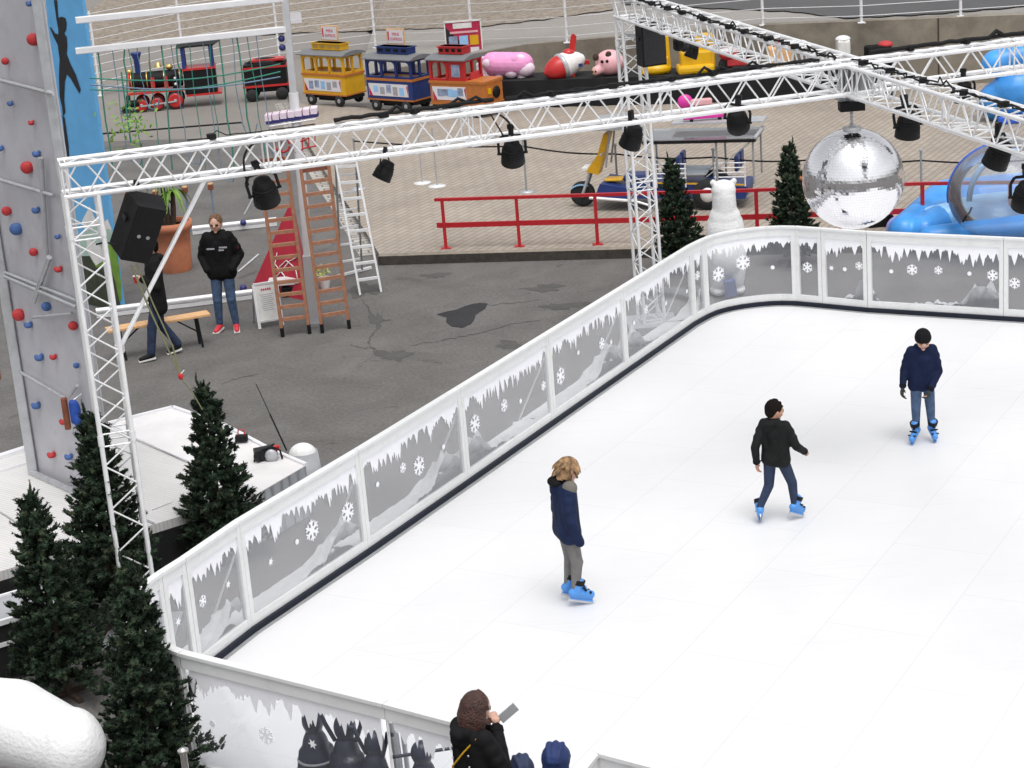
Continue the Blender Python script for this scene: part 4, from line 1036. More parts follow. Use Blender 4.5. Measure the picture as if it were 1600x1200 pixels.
# left skater: profile towards the right, looking down
P = W(894, 943, ZR); h = 1.50; J = skeleton(h)
J['head'] += V(0, .045, -.01); J['neck'] += V(0, .01, 0)
J['elR'] = V(.20, -.03, .93); J['haR'] = V(.19, .06, .70); J['elL'] = V(-.20, -.02, .93); J['haL'] = V(-.19, .06, .70)
J['knR'] = V(.085, .05, .46); J['anR'] = V(.085, .02, .15); J['toR'] = V(.09, .17, .10)
J['knL'] = V(-.085, .04, .46); J['anL'] = V(-.075, .0, .15); J['toL'] = V(-.075, .15, .10)
def ex(t, J, s, hp):
    b = MB()
    for k, sg in (('R', 1), ('L', -1)): cap(b, J['sh'+k]+V(-sg*.02, .015, .028), .090*s, J['neck']+V(sg*.05, .03, -.03), .070*s)
    soft('shoulder_panel', b, M['olive'], t, .012, 3)
    b = MB(); b.ball(J['neck']+V(0, -.085, .02), (.10, .08, .05), 14, 10); soft('inner_hood', b, M['jblack'], t, .012, 3)
person('child skater with wind-blown blond hair, navy jacket and grey trousers, nearest of the three', P, -1.28, h, J, (.0, 1, -.35), 'jnavy', 'greyp', 'skin', ('hairblond', 'shaggy'), bulk=1.26, coat=.475, hideh=(True, True), extra=ex)
# man in the black jacket
P = W(358, 517, 0); h = 1.80; J = skeleton(h)
J['elR'] = V(.29, -.06, 1.16); J['haR'] = V(.19, .10, .98); J['elL'] = V(-.29, -.06, 1.16); J['haL'] = V(-.19, .10, .98)
J['knR'] = V(.11, .03, .50); J['anR'] = V(.13, 0, .085); J['toR'] = V(.16, .15, .045); J['knL'] = V(-.10, .03, .50); J['anL'] = V(-.12, 0, .085); J['toL'] = V(-.16, .15, .045)
def ex(t, J, s, hp):
    b = MB(); b.box((.09, .142, 1.31), (.12, .01, .022)); b.box((-.10, .142, 1.325), (.12, .01, .022)); b.box((-.07, .142, 1.285), (.08, .01, .022)); b.build('jacket_print', M['textgrey'], t, world=False)
    b = MB(); b.box((-.285, .0, 1.28), (.03, .05, .03)); b.build('sleeve_badge', M['holdred'], t, world=False)
    b = MB(); hs = 1.8/15*1.04
    b.bar(hp(-hs*.5, hs*.86, hs*.03), hp(hs*.5, hs*.86, hs*.03), .008, .02); b.build('glasses', M['eye'], t, world=False)
person('man in black jacket, jeans and red shoes standing with hands in his pockets', P, pi-.12, h, J, (0, 1, -.15), 'jblack', 'jean', 'skin', ('hairgb', 'short'), bulk=1.20, coat=.475, feet='redshoe', hideh=(True, True), extra=ex)
# man behind the brace with a cup
P = W(258, 558, 0); h = 1.78; J = skeleton(h)
cp_ = near(212, 437, P+V(-.25, -.1, 1.1)); Mi_ = (Matrix.Translation(P) @ Matrix.Rotation(1.9, 4, 'Z')).inverted(); hl = Mi_ @ cp_
J['elL'] = V(-.22, .02, 1.12); J['haL'] = hl-V(0, .085, .0); J['elR'] = V(.22, -.04, 1.12); J['haR'] = V(.20, .06, .92)
J['knL'] = V(-.08, .14, .50); J['anL'] = V(-.08, .20, .085); J['toL'] = V(-.08, .36, .045); J['knR'] = V(.08, .0, .50); J['anR'] = V(.08, -.22, .11); J['toR'] = V(.08, -.08, .045)
pc = person('man in long dark coat walking behind the truss brace beside the bench', P, 1.9, h, J, (0, 1, -.1), 'jdark', 'jeand', 'skin', ('hairdark', 'short'), bulk=1.12, coat=.40, feet='sneaker', curl=1.1)
hw_ = MW[pc.name] @ (J['haL']+V(0, .08, .0))
b = MB(); b.lathe([(.024, -.05), (.034, .05)], cp_, 14); cup = b.build('paper_cup', M['redp']); b = MB(); b.lathe([(.037, .05), (.037, .058), (.02, .064)], cp_, 14); b.build('lid', M['sole'], cup); tag(cup, 'red and white paper cup held by the man in the long coat', 'cup')
# move the hand onto the cup: hand reaches cp_
# woman at the gate gap
hw = 1.66; P = W(731, 1079, hw+.02); P.z = 0; h = hw; J = skeleton(h)
RZW = -.95; Mi_ = (Matrix.Translation(P) @ Matrix.Rotation(RZW, 4, 'Z')).inverted()
hwp = near(779, 1122, P+V(.05, .12, 1.3)); hl = Mi_ @ hwp; pw_ = near(794, 1114, hwp)
J['haR'] = hl+V(.03, -.05, -.03); J['elR'] = V(.25, .08, 1.10); J['haL'] = hl+V(-.06, -.07, -.05); J['elL'] = V(-.20, .10, 1.08)
J['head'] += V(0, .05, -.01)
def ex(t, J, s, hp):
    b = MB(); pts = [J['shR']+V(-.02, -.06, .03), V(.05, -.12, 1.25), V(-.08, -.135, 1.10), V(-.19, -.08, .95)]
    b.path(pts, .007, 6); b.build('bag_strap', M['yellow'], t, world=False)
    for sg in (-1, 1):
        for k in range(2): b = MB(); b.ball((sg*.10, -.112, 1.24-.09*k), .009, 8, 6); b.build('rivet', M['steel'], t, world=False)
wm = person('woman with long brown hair and black parka holding up a phone at the rink gate', P, RZW, h, J, (.1, 1, -.3), 'jblack', 'jeand', 'skin', ('hairbrown', 'long'), bulk=1.14, coat=.45, feet='sneaker', extra=ex, curl=.9)
pp = pw_
b = MB(); b.box(pp, (.075, .010, .15), Matrix.Rotation(.3, 3, 'Z') @ Matrix.Rotation(radians(58), 3, 'Y')); ph = b.build('phone', M['grey'], bevel=.003); tag(ph, 'dark grey phone held up by the woman at the rink gate', 'phone')
# two children with blue hoods at the bottom edge
for (x, y, hh, rz, lab, jm) in ((866, 1158, 1.22, -.3, 'child with a bright navy hood up, right of the woman at the bottom edge', 'jhood'), (813, 1176, 1.08, .1, 'smaller child with a dull blue hood between the woman and the taller child', 'jhood2')):
    if jm == 'jhood': M[jm] = mat('hood_navy', (0.012, 0.030, 0.12), .75, 0, .2, 9, .5, 16)
    else: M[jm] = mat('hood_dull_blue', (0.022, 0.035, 0.085), .75, 0, .2, 9, .5, 16)
    P = W(x, y, hh+.06); P.z = 0; J = skeleton(hh); person(lab, P, rz, hh, J, (-.1, 1, -.2), jm, 'jeand', hair=('hairdark', 'hood'), bulk=1.1, coat=.45, feet='sneaker')
# ------------------------------------------------------------ text helper
def text(s, size, o, ux, uy, m, parent, name='lettering', depth_=.002, align='CENTER'):
    cu = bpy.data.curves.new('t', 'FONT'); cu.body = s; cu.size = size; cu.align_x = align; cu.extrude = depth_; cu.resolution_u = 2
    ob = bpy.data.objects.new('t', cu); SC.collection.objects.link(ob); dg = bpy.context.evaluated_depsgraph_get()
    me = bpy.data.meshes.new_from_object(ob.evaluated_get(dg)); bpy.data.objects.remove(ob); bpy.data.curves.remove(cu); me.name = name
    ux = Vector(ux).normalized(); uy = Vector(uy).normalized(); n = ux.cross(uy); R = Matrix((ux, uy, n)).transposed().to_4x4()
    me.transform(Matrix.Translation(Vector(o)) @ R)
    me.materials.clear(); me.materials.append(m); q = bpy.data.objects.new(name, me); SC.collection.objects.link(q); q.parent = parent; MW[q.name] = MW[parent.name].copy(); return q
def Lb(b): return b
def part(name, m, par, fn, world=True, bevel=0, **k):
    b = MB(); fn(b); return b.build(name, m, par, world=world, bevel=bevel, **k)

# ------------------------------------------------------------ red railing
rl = [(697, 388), (812, 385), (934, 382), (1058, 379), (1184, 376), (1313, 371), (1442, 367), (1578, 366), (1710, 362)]
rail = thing('red_railing', 'red two-rail steel railing along the edge of the brick paving', 'railing', W(934, 382, ZB))
rp_ = [W(x, y, ZB) for x, y in rl]; r0 = W(686, 388, ZB)
zt = up(rp_[0], 312); zm = up(rp_[0], 352)
for p in rp_:
    part('post', M['red'], rail, lambda b: (b.box(p+V(0, 0, (zt-ZB)/2), (.055, .055, zt-ZB)), b.box(p+V(0, 0, .008), (.17, .12, .016))))
def fr(z, h, w):
    def f(b):
        pts = [r0]+rp_
        for i in range(len(pts)-1): b.bar(V(pts[i].x, pts[i].y, z), V(pts[i+1].x, pts[i+1].y, z), w, h)
    return f
part('top_rail', M['red'], rail, fr(zt+.002, .05, .06)); part('middle_rail', M['red'], rail, fr(zm, .085, .03))

# stanchions with black rope
sp_ = [(560, 295, 218), (823, 300, 226), (966, 310, 238), (1118, 320, 243), (1275, 322, 247), (1440, 325, 248), (1620, 322, 246)]
tops = []
SG = 'grey posts carrying the black rope'
first = None
slab = ['behind the white ladder', 'below the round mid-beam lamp', 'behind the front wheel of the tricycle', 'behind the tricycle bench', 'hidden behind the mirror ball', 'right of the mirror ball', 'inside the blue inflatable area']
for i, (x, y, t_) in enumerate(sp_):
    p = W(x, y, ZB); z = up(p, t_); tops.append(V(p.x, p.y, z))
    lab = 'grey steel rope post ' + slab[i]
    if first is None:
        first = thing('rope_post', lab, 'rope post', p, group=SG); hh = z-ZB
        part('pole', M['grey'], first, lambda b: b.tube((0, 0, 0), (0, 0, hh), .020, n=10), world=False)
        part('foot', M['alu_dull'], first, lambda b: b.lathe([(.15, 0), (.15, .012), (.03, .03)], (0, 0, 0), 20), world=False)
        part('cap', M['grey'], first, lambda b: b.lathe([(.03, 0), (.034, .03), (.015, .045)], (0, 0, hh), 12), world=False)
    else: dup(first, p, 0, lab, SG)
b = MB()
for i in range(len(tops)-1):
    a, c = tops[i]+V(0, 0, -.03), tops[i+1]+V(0, 0, -.03); b.path([a.lerp(c, k/8)+V(0, 0, -.05*sin(pi*k/8)) for k in range(9)], .016, 6)
o = b.build('rope', M['cable']); tag(o, 'long black rope strung between grey posts across the brick paving', 'rope')
b = MB(); a, c = W(120, 236, 0)+V(0, 0, .0), W(380, 215, 0); 
b.tube(V(a.x, a.y, .35), V(c.x, c.y, .35), .02); o = b.build('rope', M['cable']); tag(o, 'black rope across the asphalt behind the blue banner', 'rope')
for x, y, t_, lab in ((660, 286, 196, 'thin sign stand left of the pair near the square lamp'), (683, 291, 200, 'thin sign stand right of the pair near the square lamp')):
    p = W(x, y, ZB); z = up(p, t_); st = thing('stand', 'slender grey ' + lab, 'stand', p, group='two thin stands')
    part('pole', M['alu_dull'], st, lambda b: b.tube(p, V(p.x, p.y, z), .013)); part('foot', M['whitepaint'], st, lambda b: b.lathe([(.17, 0), (.17, .012), (.02, .02)], p, 18))

# ------------------------------------------------------------ toy train
def wagon(kind, label, bp, sc, rz=-.80):
    t = thing('train_wagon', label, 'toy train', W(*bp, ZB), rz); t.scale = (sc, sc, sc); L, Wd = 1.30, .62
    mt_ = {'y': M['yellow'], 'b': M['blue'], 'r': M['redp']}[kind]; m2 = {'y': M['yellow'], 'b': M['orange'], 'r': M['orange']}[kind]
    P_ = lambda n, m, f, par=t, bv=0: part(n, m, par, f, world=False, bevel=bv)
    P_('chassis', M['black'], lambda b: (b.box((L/2, Wd/2, .19), (L+.04, Wd*.8, .07)), b.box((L/2, Wd/2, .13), (L*.55, Wd*.5, .08))))
    for x in (.22, L-.22):
        for y in (.02, Wd-.02):
            w = P_('wheel', M['rubber'], lambda b: b.lathe([(.03, -.035), (.12, -.035), (.125, 0), (.12, .035), (.03, .035)], (x, y, .125), 18, Matrix.Rotation(pi/2, 3, 'X')))
            part('hub', M['grey'], w, lambda b: b.lathe([(.04, -.042), (.05, -.036), (.05, .036), (.04, .042)], (x, y, .125), 12, Matrix.Rotation(pi/2, 3, 'X')), world=False)
    zb, zw = .24, .66
    P_('lower_body', mt_ if kind != 'r' else M['orange'], lambda b: b.box((L/2, Wd/2, (zb+zw)/2), (L, Wd, zw-zb)), bv=.006)
    P_('trim', M['orange'] if kind != 'b' else m2, lambda b: (b.box((L/2, Wd/2, zw+.02), (L+.03, Wd+.03, .05)), b.box((L/2, Wd/2, zb+.01), (L+.025, Wd+.025, .03))))
    # printed side panel
    pw_ = L*.86 if kind != 'r' else L*.62
    def pan(b): b.box((.06+pw_/2, -.006, .46), (pw_, .01, .26))
    pn = P_('picture_panel', M['paper'], pan)
    part('stripe', M['signred'], pn, lambda b: b.prism([(.07, .33), (.17, .33), (.07, .52)], (0, -.0125, 0), (1, 0, 0), (0, 0, 1), (0, -.002, 0)), world=False)
    part('stripe', M['signred'], pn, lambda b: b.prism([(.06+pw_, .34), (.06+pw_, .59), (.02+pw_, .54)], (0, -.0125, 0), (1, 0, 0), (0, 0, 1), (0, -.002, 0)), world=False)
    rr = random.Random(ord(kind))
    for k in range(5):
        x = .16+(pw_-.2)*(k+.3)/5; mm = rr.choice((M['photo1'], M['photo1'], M['inflpale'], M['yellow'] if k == 2 else M['textgrey']))
        part('picture', mm, pn, lambda b: b.box((x+.05, -.0125, .47+rr.uniform(-.03, .03)), (.13, .003, .13+rr.uniform(0, .05))), world=False)
    zr = 1.12; Lc = L if kind != 'r' else L*.66
    n = 3 if kind != 'r' else 2
    def posts(b):
        for i in range(n+1):
            x = .03+(Lc-.06)*i/n
            for y in (.03, Wd-.03): b.box((x, y, (zw+zr)/2), (.055, .05, zr-zw))
        for y in (.03, Wd-.03):
            b.box((Lc/2, y, zr-.03), (Lc, .05, .07)); b.box((Lc/2, y, zw+.06), (Lc, .05, .06))
            for i in range(n):          # arched window heads
                x0 = .03+(Lc-.06)*i/n+.027; x1 = .03+(Lc-.06)*(i+1)/n-.027
                for e, s in ((x0, 1), (x1, -1)): b.prism([(e, zr-.06), (e+s*.10, zr-.06), (e+s*.04, zr-.085), (e, zr-.14)], (0, y-.02, 0), (1, 0, 0), (0, 0, 1), (0, .04, 0))
        for x in (.03, Lc-.03):
            b.box((x, Wd/2, zr-.03), (.05, Wd, .07)); b.box((x, Wd/2, (zw+zr)/2), (.05, .05, zr-zw)); b.box((x, Wd/2, zw+.06), (.05, Wd, .06))
    P_('window_frame', mt_, posts)
    if kind == 'r': P_('side_wall', M['redp'], lambda b: (b.box((Lc*.75, .03, (zw+zr)/2), (Lc*.42, .03, zr-zw)),)); P_('window', M['photo1'], lambda b: b.box((Lc*.75, .010, .90), (.2, .012, .24)))
    def roof(b):
        pts = []
        for i in range(9): a = -1+2*i/8; pts.append((Wd/2+a*(Wd/2+.06), zr+.075*(1-a*a)))
        pts += [(Wd+.06, zr-.02), (-.06, zr-.02)]
        b.prism(pts, (-.05, 0, 0), (0, 1, 0), (0, 0, 1), (Lc+.10, 0, 0))
    P_('roof', M['roofgrey'], roof)
    Lt = Lc*.68; x0 = (Lc-Lt)/2
    P_('roof_box', mt_, lambda b: b.box((Lc/2, Wd/2, zr+.15), (Lt, .26, .15)), bv=.005)
    P_('roof_box_lid', mt_, lambda b: b.box((Lc/2, Wd/2, zr+.215), (Lt+.05, .30, .02)))
    P_('vent', M['brass'] if kind == 'y' else M['black'], lambda b: [b.box((x0+Lt*(k+.5)/4, Wd/2-.132, zr+.15), (Lt/4*.6, .006, .06)) for k in range(4)])
    if kind != 'r':
        z = zr+.26; sw, sh_ = .50, .33; cx = Lc*.52; yy = Wd/2
        sg = P_('name_sign', M['bench'], lambda b: b.box((cx, yy, z+sh_/2), (sw, .03, sh_)))
        part('sign_face', M['paper'], sg, lambda b: b.box((cx, yy-.017, z+sh_/2), (sw-.05, .006, sh_-.05)), world=False)
        text('MINI', .10, (cx+.02, yy-.0215, z+sh_*.56), (1, 0, 0), (0, 0, 1), M['textred'], sg)
        text('EXPRESS', .088, (cx+.03, yy-.0215, z+sh_*.26), (1, 0, 0), (0, 0, 1), M['textred'], sg)
        part('sign_mark', M['textred'], sg, lambda b: b.prism([(cx-.21, z+.10), (cx-.17, z+.06), (cx-.165, z+.27), (cx-.21, z+.27)], (0, yy-.0205, 0), (1, 0, 0), (0, 0, 1), (0, -.002, 0)), world=False)
    else:
        P_('door', M['holdred'], lambda b: b.box((Lc+.02, Wd/2, zw+.1), (.02, Wd*.5, .18)))
        w = P_('end_wheel', M['black'], lambda b: b.lathe([(.03, -.01), (.11, -.01), (.12, 0.01), (.03, .012)], (L+.012, Wd*.62, .45), 18, Matrix.Rotation(pi/2, 3, 'Y')))
        P_('lamp', M['yellowp'], lambda b: b.box((L+.012, Wd*.25, .50), (.02, .09, .11)))
    return t
wagon('y', 'yellow toy train wagon with arched windows and a roof sign, behind the black tender', (477, 163), 1.10, -.72)
wagon('b', 'blue toy train wagon with orange trim and a roof sign, between yellow and red wagons', (577, 172), 1.10, -.70)
wagon('r', 'red toy train wagon with orange lower body and open rear, last in the train', (676, 181), 1.16, -.62)

lc = thing('toy_locomotive', 'black and red toy steam locomotive with blue chimney and cab pillars', 'toy train', W(215, 176, .01), .10); lc.scale = (1.03,)*3
LP = lambda n, m, f, par=lc, bv=0: part(n, m, par, f, world=False, bevel=bv)
X = Matrix.Rotation(pi/2, 3, 'Y'); YR = Matrix.Rotation(pi/2, 3, 'X')
LP('boiler', M['black'], lambda b: (b.lathe([(.05, 0), (.20, 0), (.21, .03), (.21, 1.25), (.2, 1.27)], (-.10, .30, .72), 24, X),))
for x in (-.08, .30, .72, 1.10): LP('boiler_band', M['brass'], lambda b: b.lathe([(.205, 0), (.217, .005), (.217, .025), (.205, .03)], (x, .30, .72), 24, X))
LP('smokebox_ring', M['redp'], lambda b: b.lathe([(.10, -.01), (.225, -.01), (.225, .03), (.1, .03)], (-.12, .30, .72), 24, X))
for x in (.40, .72): LP('side_tank', M['redp'], lambda b: b.box((x+.05, .075, .64), (.10, .03, .34)))
LP('side_lamp_panel', M['black'], lambda b: b.box((1.0, .07, .66), (.16, .03, .34)))
for z in (.60, .74): LP('lamp', M['sole'], lambda b: b.ball((1.0, .05, z), .035, 10, 8))
for z in (.96, .46): LP('headlamp', M['brass'], lambda b: (b.lathe([(.03, 0), (.07, 0), (.07, .12), (.02, .14)], (-.16, .30, z), 14, X)))
LP('chimney', M['blue'], lambda b: b.lathe([(.07, 0), (.075, .35), (.13, .48), (.13, .52), (.06, .52)], (.12, .30, .9), 18))
LP('bell', M['brass'], lambda b: (b.lathe([(.10, 0), (.085, .03), (.05, .10), (.01, .12)], (.62, .30, 1.02), 16), b.tube((.42, .30, .93), (.42, .30, 1.2), .022)))
LP('dome', M['brass'], lambda b: (b.ball((.88, .30, 1.0), (.10, .08, .07)),))
LP('running_board', M['redp'], lambda b: (b.box((.55, .30, .45), (1.45, .62, .035)),))
LP('front_bumper', M['black'], lambda b: (b.box((-.20, .30, .33), (.06, .62, .16)), b.prism([(-.40, .05), (-.18, .05), (-.18, .26)], (0, .05, 0), (1, 0, 0), (0, 0, 1), (0, .5, 0))))
for x in (.12, .50, .95):
    r = .17 if x < .9 else .21
    for y in (-.02, .62):
        w = LP('wheel', M['rubber'], lambda b: b.lathe([(r*.84, -.02), (r, -.02), (r, .02), (r*.84, .02)], (x, y, r), 22, YR))
        part('rim', M['redp'], w, lambda b: b.lathe([(r*.62, -.028), (r*.84, -.028), (r*.84, .028), (r*.62, .028)], (x, y, r), 22, YR), world=False)
        part('spokes', M['grey'], w, lambda b: ([b.bar((x, y, r), (x+r*.7*cos(a*pi/4), y, r+r*.7*sin(a*pi/4)), .03, .02) for a in range(8)], b.ball((x, y, r), .05, 10, 6)), world=False)
LP('coupling_rod', M['alu_dull'], lambda b: b.bar((.10, -.06, .15), (.97, -.06, .20), .02, .035))
LP('cylinder', M['black'], lambda b: (b.lathe([(.03, 0), (.09, 0), (.09, .25), (.03, .25)], (-.18, .02, .22), 16, X)))
LP('cab', M['black'], lambda b: (b.box((1.60, .30, .62), (.78, .66, .58))), bv=.01)
LP('cab_stripe', M['redp'], lambda b: (b.box((1.60, .30, .93), (.81, .69, .05)), b.box((1.66, .30, .30), (.86, .70, .05))))
for x, y in ((1.25, -.0), (1.25, .6), (1.93, -.0), (1.93, .6)): LP('cab_pillar', M['blue'], lambda b: b.box((x, y, 1.20), (.085, .07, .52)))
LP('cab_roof', M['black'], lambda b: (b.prism([(1.10, 1.46), (1.3, 1.50), (2.0, 1.50), (2.15, 1.54), (2.0, 1.46)], (0, -.06, 0), (1, 0, 0), (0, 0, 1), (0, .72, 0))))
tn = thing('toy_tender', 'black and red toy train tender between locomotive and yellow wagon', 'toy train', W(385, 160, .01), .02); tn.scale = (1.05,)*3
TP = lambda n, m, f, par=tn, bv=0: part(n, m, par, f, world=False, bevel=bv)
TP('tender_body', M['black'], lambda b: (b.box((.52, .3, .62), (1.02, .6, .52)), b.ball((.52, .3, .88), (.45, .25, .12))), bv=.01)
TP('stripe', M['redp'], lambda b: (b.box((.52, .3, .80), (1.05, .63, .045)), b.box((.52, .3, .36), (1.12, .66, .05)), b.box((.60, .3, .95), (.80, .4, .05))))
for x in (.16, .88):
    for y in (0, .6): TP('wheel', M['rubber'], lambda b: b.lathe([(.03, -.03), (.15, -.03), (.15, .03), (.03, .03)], (x, y, .15), 18, YR))
TP('frame', M['black'], lambda b: b.box((.52, .3, .27), (1.0, .5, .12)))

# ------------------------------------------------------------ black counter with ride figures
cA, cB = W(770, 170, ZB), W(1395, 152, ZB); cd_ = (cB-cA).normalized(); cn = Vector((-cd_.y, cd_.x, 0)); HCo = .62
b = MB(); n = 90; rr = random.Random(2); pv = None
L_ = (cB-cA).length
for i in range(n+1):
    t = i/n; w = .035*sin(i*1.3)+rr.uniform(-.02, .02); p = cA.lerp(cB, t); cur = (p-cn*(w+.03), p+V(0, 0, HCo))
    if pv: b.add([pv[0], cur[0], cur[1], pv[1]], [(0, 1, 2, 3)], True)
    pv = cur
ct = thing('display_counter', 'long counter draped in black cloth carrying the colourful ride figures', 'counter', cA)
b.build('skirt', M['skirt'], ct, fixn=False, weld=True)
part('table_top', M['skirt'], ct, lambda b: b.hexa([cA+V(0, 0, HCo-.03), cB+V(0, 0, HCo-.03), cB+cn*1.1+V(0, 0, HCo-.03), cA+cn*1.1+V(0, 0, HCo-.03)], [cA+V(0, 0, HCo+.005), cB+V(0, 0, HCo+.005), cB+cn*1.1+V(0, 0, HCo+.005), cA+cn*1.1+V(0, 0, HCo+.005)]))
def onc(x, d=.45, z=0):   # point on the counter seen in column x
    q = onx(cA+cn*d+V(0, 0, HCo), cB+cn*d+V(0, 0, HCo), x); return q+V(0, 0, z)
def px(P, n_): return n_*depth(P)/FPX
ZRt = lambda a: Matrix.Rotation(a, 3, 'Z')
# pink animal ride
P = onc(797); u = px(P, 1)
t = thing('pink_ride', 'pink and white patched animal ride figure behind the red wagon', 'ride figure', P)
b = MB(); cap(b, P+V(-25*u, 0, 24*u), 19*u, P+V(20*u, 0, 20*u), 19*u, 18); cap(b, P+V(22*u, 0, 18*u), 17*u, P+V(26*u, 0, 12*u), 14*u)
soft('ride_body', b, M['pink'], t, .02, 4, world=True)
for (dx, dz, r, m) in ((25, 14, 15, 'pinkw'), (8, 28, 12, 'pink'), (2, 10, 11, 'pinkw'), (-14, 20, 13, 'pink'), (-30, 26, 12, 'pinkw'), (18, 30, 9, 'pinkw')):
    part('patch', M[m], t, lambda b: b.ball(P+V(dx*u, -10*u, dz*u), (r*u, r*u*.62, r*u*.8), 14, 10))
for s_ in (-1, 1): part('leg', M['pinkw'], t, lambda b: (b.tube(P+V(s_*18*u, -6*u, 0), P+V(s_*18*u, -4*u, 16*u), 7*u), ))
b = MB(); rr = random.Random(5)
for i in range(26): b.path([P+V((-38+rr.uniform(-9, 6))*u, rr.uniform(-8, 4)*u, (38-rr.uniform(0, 12))*u), P+V((-44+rr.uniform(-6, 6))*u, -8*u, (22+rr.uniform(-6, 6))*u), P+V((-42+rr.uniform(-8, 8))*u, -10*u, rr.uniform(0, 8)*u)], 2.2*u, 5)
b.build('tinsel_mane', M['pinkw'], t)
# rocket
P = onc(888, .4); u = px(P, 1)
t = thing('rocket_ride', 'red and white rocket plane ride figure with upright red fin', 'ride figure', P)
R = ZRt(-.75) @ Matrix.Rotation(radians(8), 3, 'Y') @ Matrix.Rotation(pi/2, 3, 'Y')   # local z -> along the fuselage
R = ZRt(pi+.42) @ Matrix.Rotation(radians(103), 3, 'Y')
u *= .80; c = P+V(2*u, 4*u, 24*u)
part('fuselage', M['sole'], t, lambda b: b.lathe([(8*u, -34*u), (15*u, -26*u), (22*u, -10*u), (25*u, 6*u), (25*u, 14*u)], c, 24, R))
part('ring', M['alu_dull'], t, lambda b: b.lathe([(25.5*u, 12*u), (26.5*u, 14*u), (26.5*u, 18*u), (24*u, 20*u)], c, 24, R))
part('nose', M['redp'], t, lambda b: b.lathe([(24*u, 18*u), (23*u, 28*u), (19*u, 38*u), (12*u, 48*u), (1*u, 55*u)], c, 24, R))
part('cockpit', M['redp'], t, lambda b: b.ball(c+R @ V(-20*u, 0, -6*u), (12*u, 12*u, 9*u)))
part('tail_fin', M['redp'], t, lambda b: b.prism([(0, 14), (12, 16), (18, 50), (12, 56), (7, 52)], c+V(2*u, 16*u, 0), (u, 0, 0), (0, 0, u), (0, 3*u, 0)))
part('wing', M['redp'], t, lambda b: (b.prism([(12, 2), (42, 0), (42, 8), (14, 12)], c+V(0, 10*u, -6*u), (u, 0, 0), (0, 0, u), (0, 8*u, 0)),))
part('wing', M['redp'], t, lambda b: (b.prism([(-30, -12), (-12, -10), (-12, -4), (-28, -4)], c+V(0, 10*u, -4*u), (u, 0, 0), (0, 0, u), (0, 8*u, 0)),))
part('stand', M['redp'], t, lambda b: b.box(P+V(0, 0, 5*u), (26*u, 20*u, 10*u)))
part('side_stripe', M['blue'], t, lambda b: b.box(c+V(22*u, -14*u, -2*u), (10*u, 2*u, 6*u)))
# pig
P = onc(950, .35); u = px(P, 1)
t = thing('pig_ride', 'round pale pink pig ride figure beside the rear truss tower', 'ride figure', P)
b = MB(); b.ball(P+V(4*u, 2*u, 20*u), (23*u, 21*u, 20*u), 20, 14); cap(b, P+V(-12*u, -8*u, 13*u), 8*u, P+V(-19*u, -13*u, 11*u), 7*u); 
soft('ride_body', b, M['pig'], t, .016, 4, world=True)
part('snout', M['skin'], t, lambda b: b.ball(P+V(-21*u, -16*u, 11*u), (5*u, 4*u, 6*u)))
for dx in (-3, 2): part('nostril', M['black'], t, lambda b: b.ball(P+V((-22+dx)*u, -20*u, 11*u), 1.5*u, 8, 6))
for dx, dz in ((-18, 32), (2, 34)): part('ear', M['soil'], t, lambda b: b.ball(P+V(dx*u, -12*u, dz*u), (5*u, 3*u, 6*u), 10, 8))
for dx in (-6, -14): part('eye', M['black'], t, lambda b: b.ball(P+V((dx+5)*u, -17*u, 25*u), 2.6*u, 8, 6))
# yellow digger arm
P = onc(1022, .4); u = px(P, 1)
t = thing('digger_ride', 'yellow digger ride figure with tall boom, partly behind the black speaker', 'ride figure', P)
part('ride_body', M['yellowp'], t, lambda b: (b.box(P+V(0, 0, 14*u), (46*u, 30*u, 26*u)), b.ball(P+V(4*u, -6*u, 8*u), (24*u, 16*u, 10*u))), bevel=.04)
part('boom', M['yellowp'], t, lambda b: b.bar(P+V(20*u, 0, 8*u), P+V(18*u, 0, 58*u), 12*u, 14*u), bevel=.03)
part('boom_arm', M['yellowp'], t, lambda b: b.bar(P+V(18*u, 0, 56*u), P+V(-6*u, 0, 66*u), 10*u, 8*u), bevel=.02)
part('seat', M['black'], t, lambda b: b.box(P+V(-8*u, 0, 34*u), (16*u, 16*u, 14*u)), bevel=.02)
# yellow car
P = onc(1090, .4); u = px(P, 1)
t = thing('car_ride', 'rounded yellow car ride figure with black seat opening', 'ride figure', P)
part('ride_body', M['yellowp'], t, lambda b: (b.box(P+V(0, 0, 20*u), (54*u, 34*u, 34*u)), b.box(P+V(12*u, 2*u, 46*u), (30*u, 30*u, 26*u)), b.box(P+V(-4*u, -6*u, 8*u), (58*u, 36*u, 14*u))), bevel=.07)
part('seat_opening', M['black'], t, lambda b: b.ball(P+V(-13*u, -8*u, 38*u), (12*u, 12*u, 11*u), 14, 10))
part('seat', M['bench'], t, lambda b: b.ball(P+V(-12*u, -16*u, 34*u), (10*u, 7*u, 4*u), 14, 8))
part('window', M['black'], t, lambda b: b.ball(P+V(14*u, -13*u, 44*u), (4*u, 2*u, 4*u), 10, 8))
part('door_panel', M['yellow'], t, lambda b: b.box(P+V(22*u, -17.5*u, 20*u), (3*u, 2*u, 28*u)))
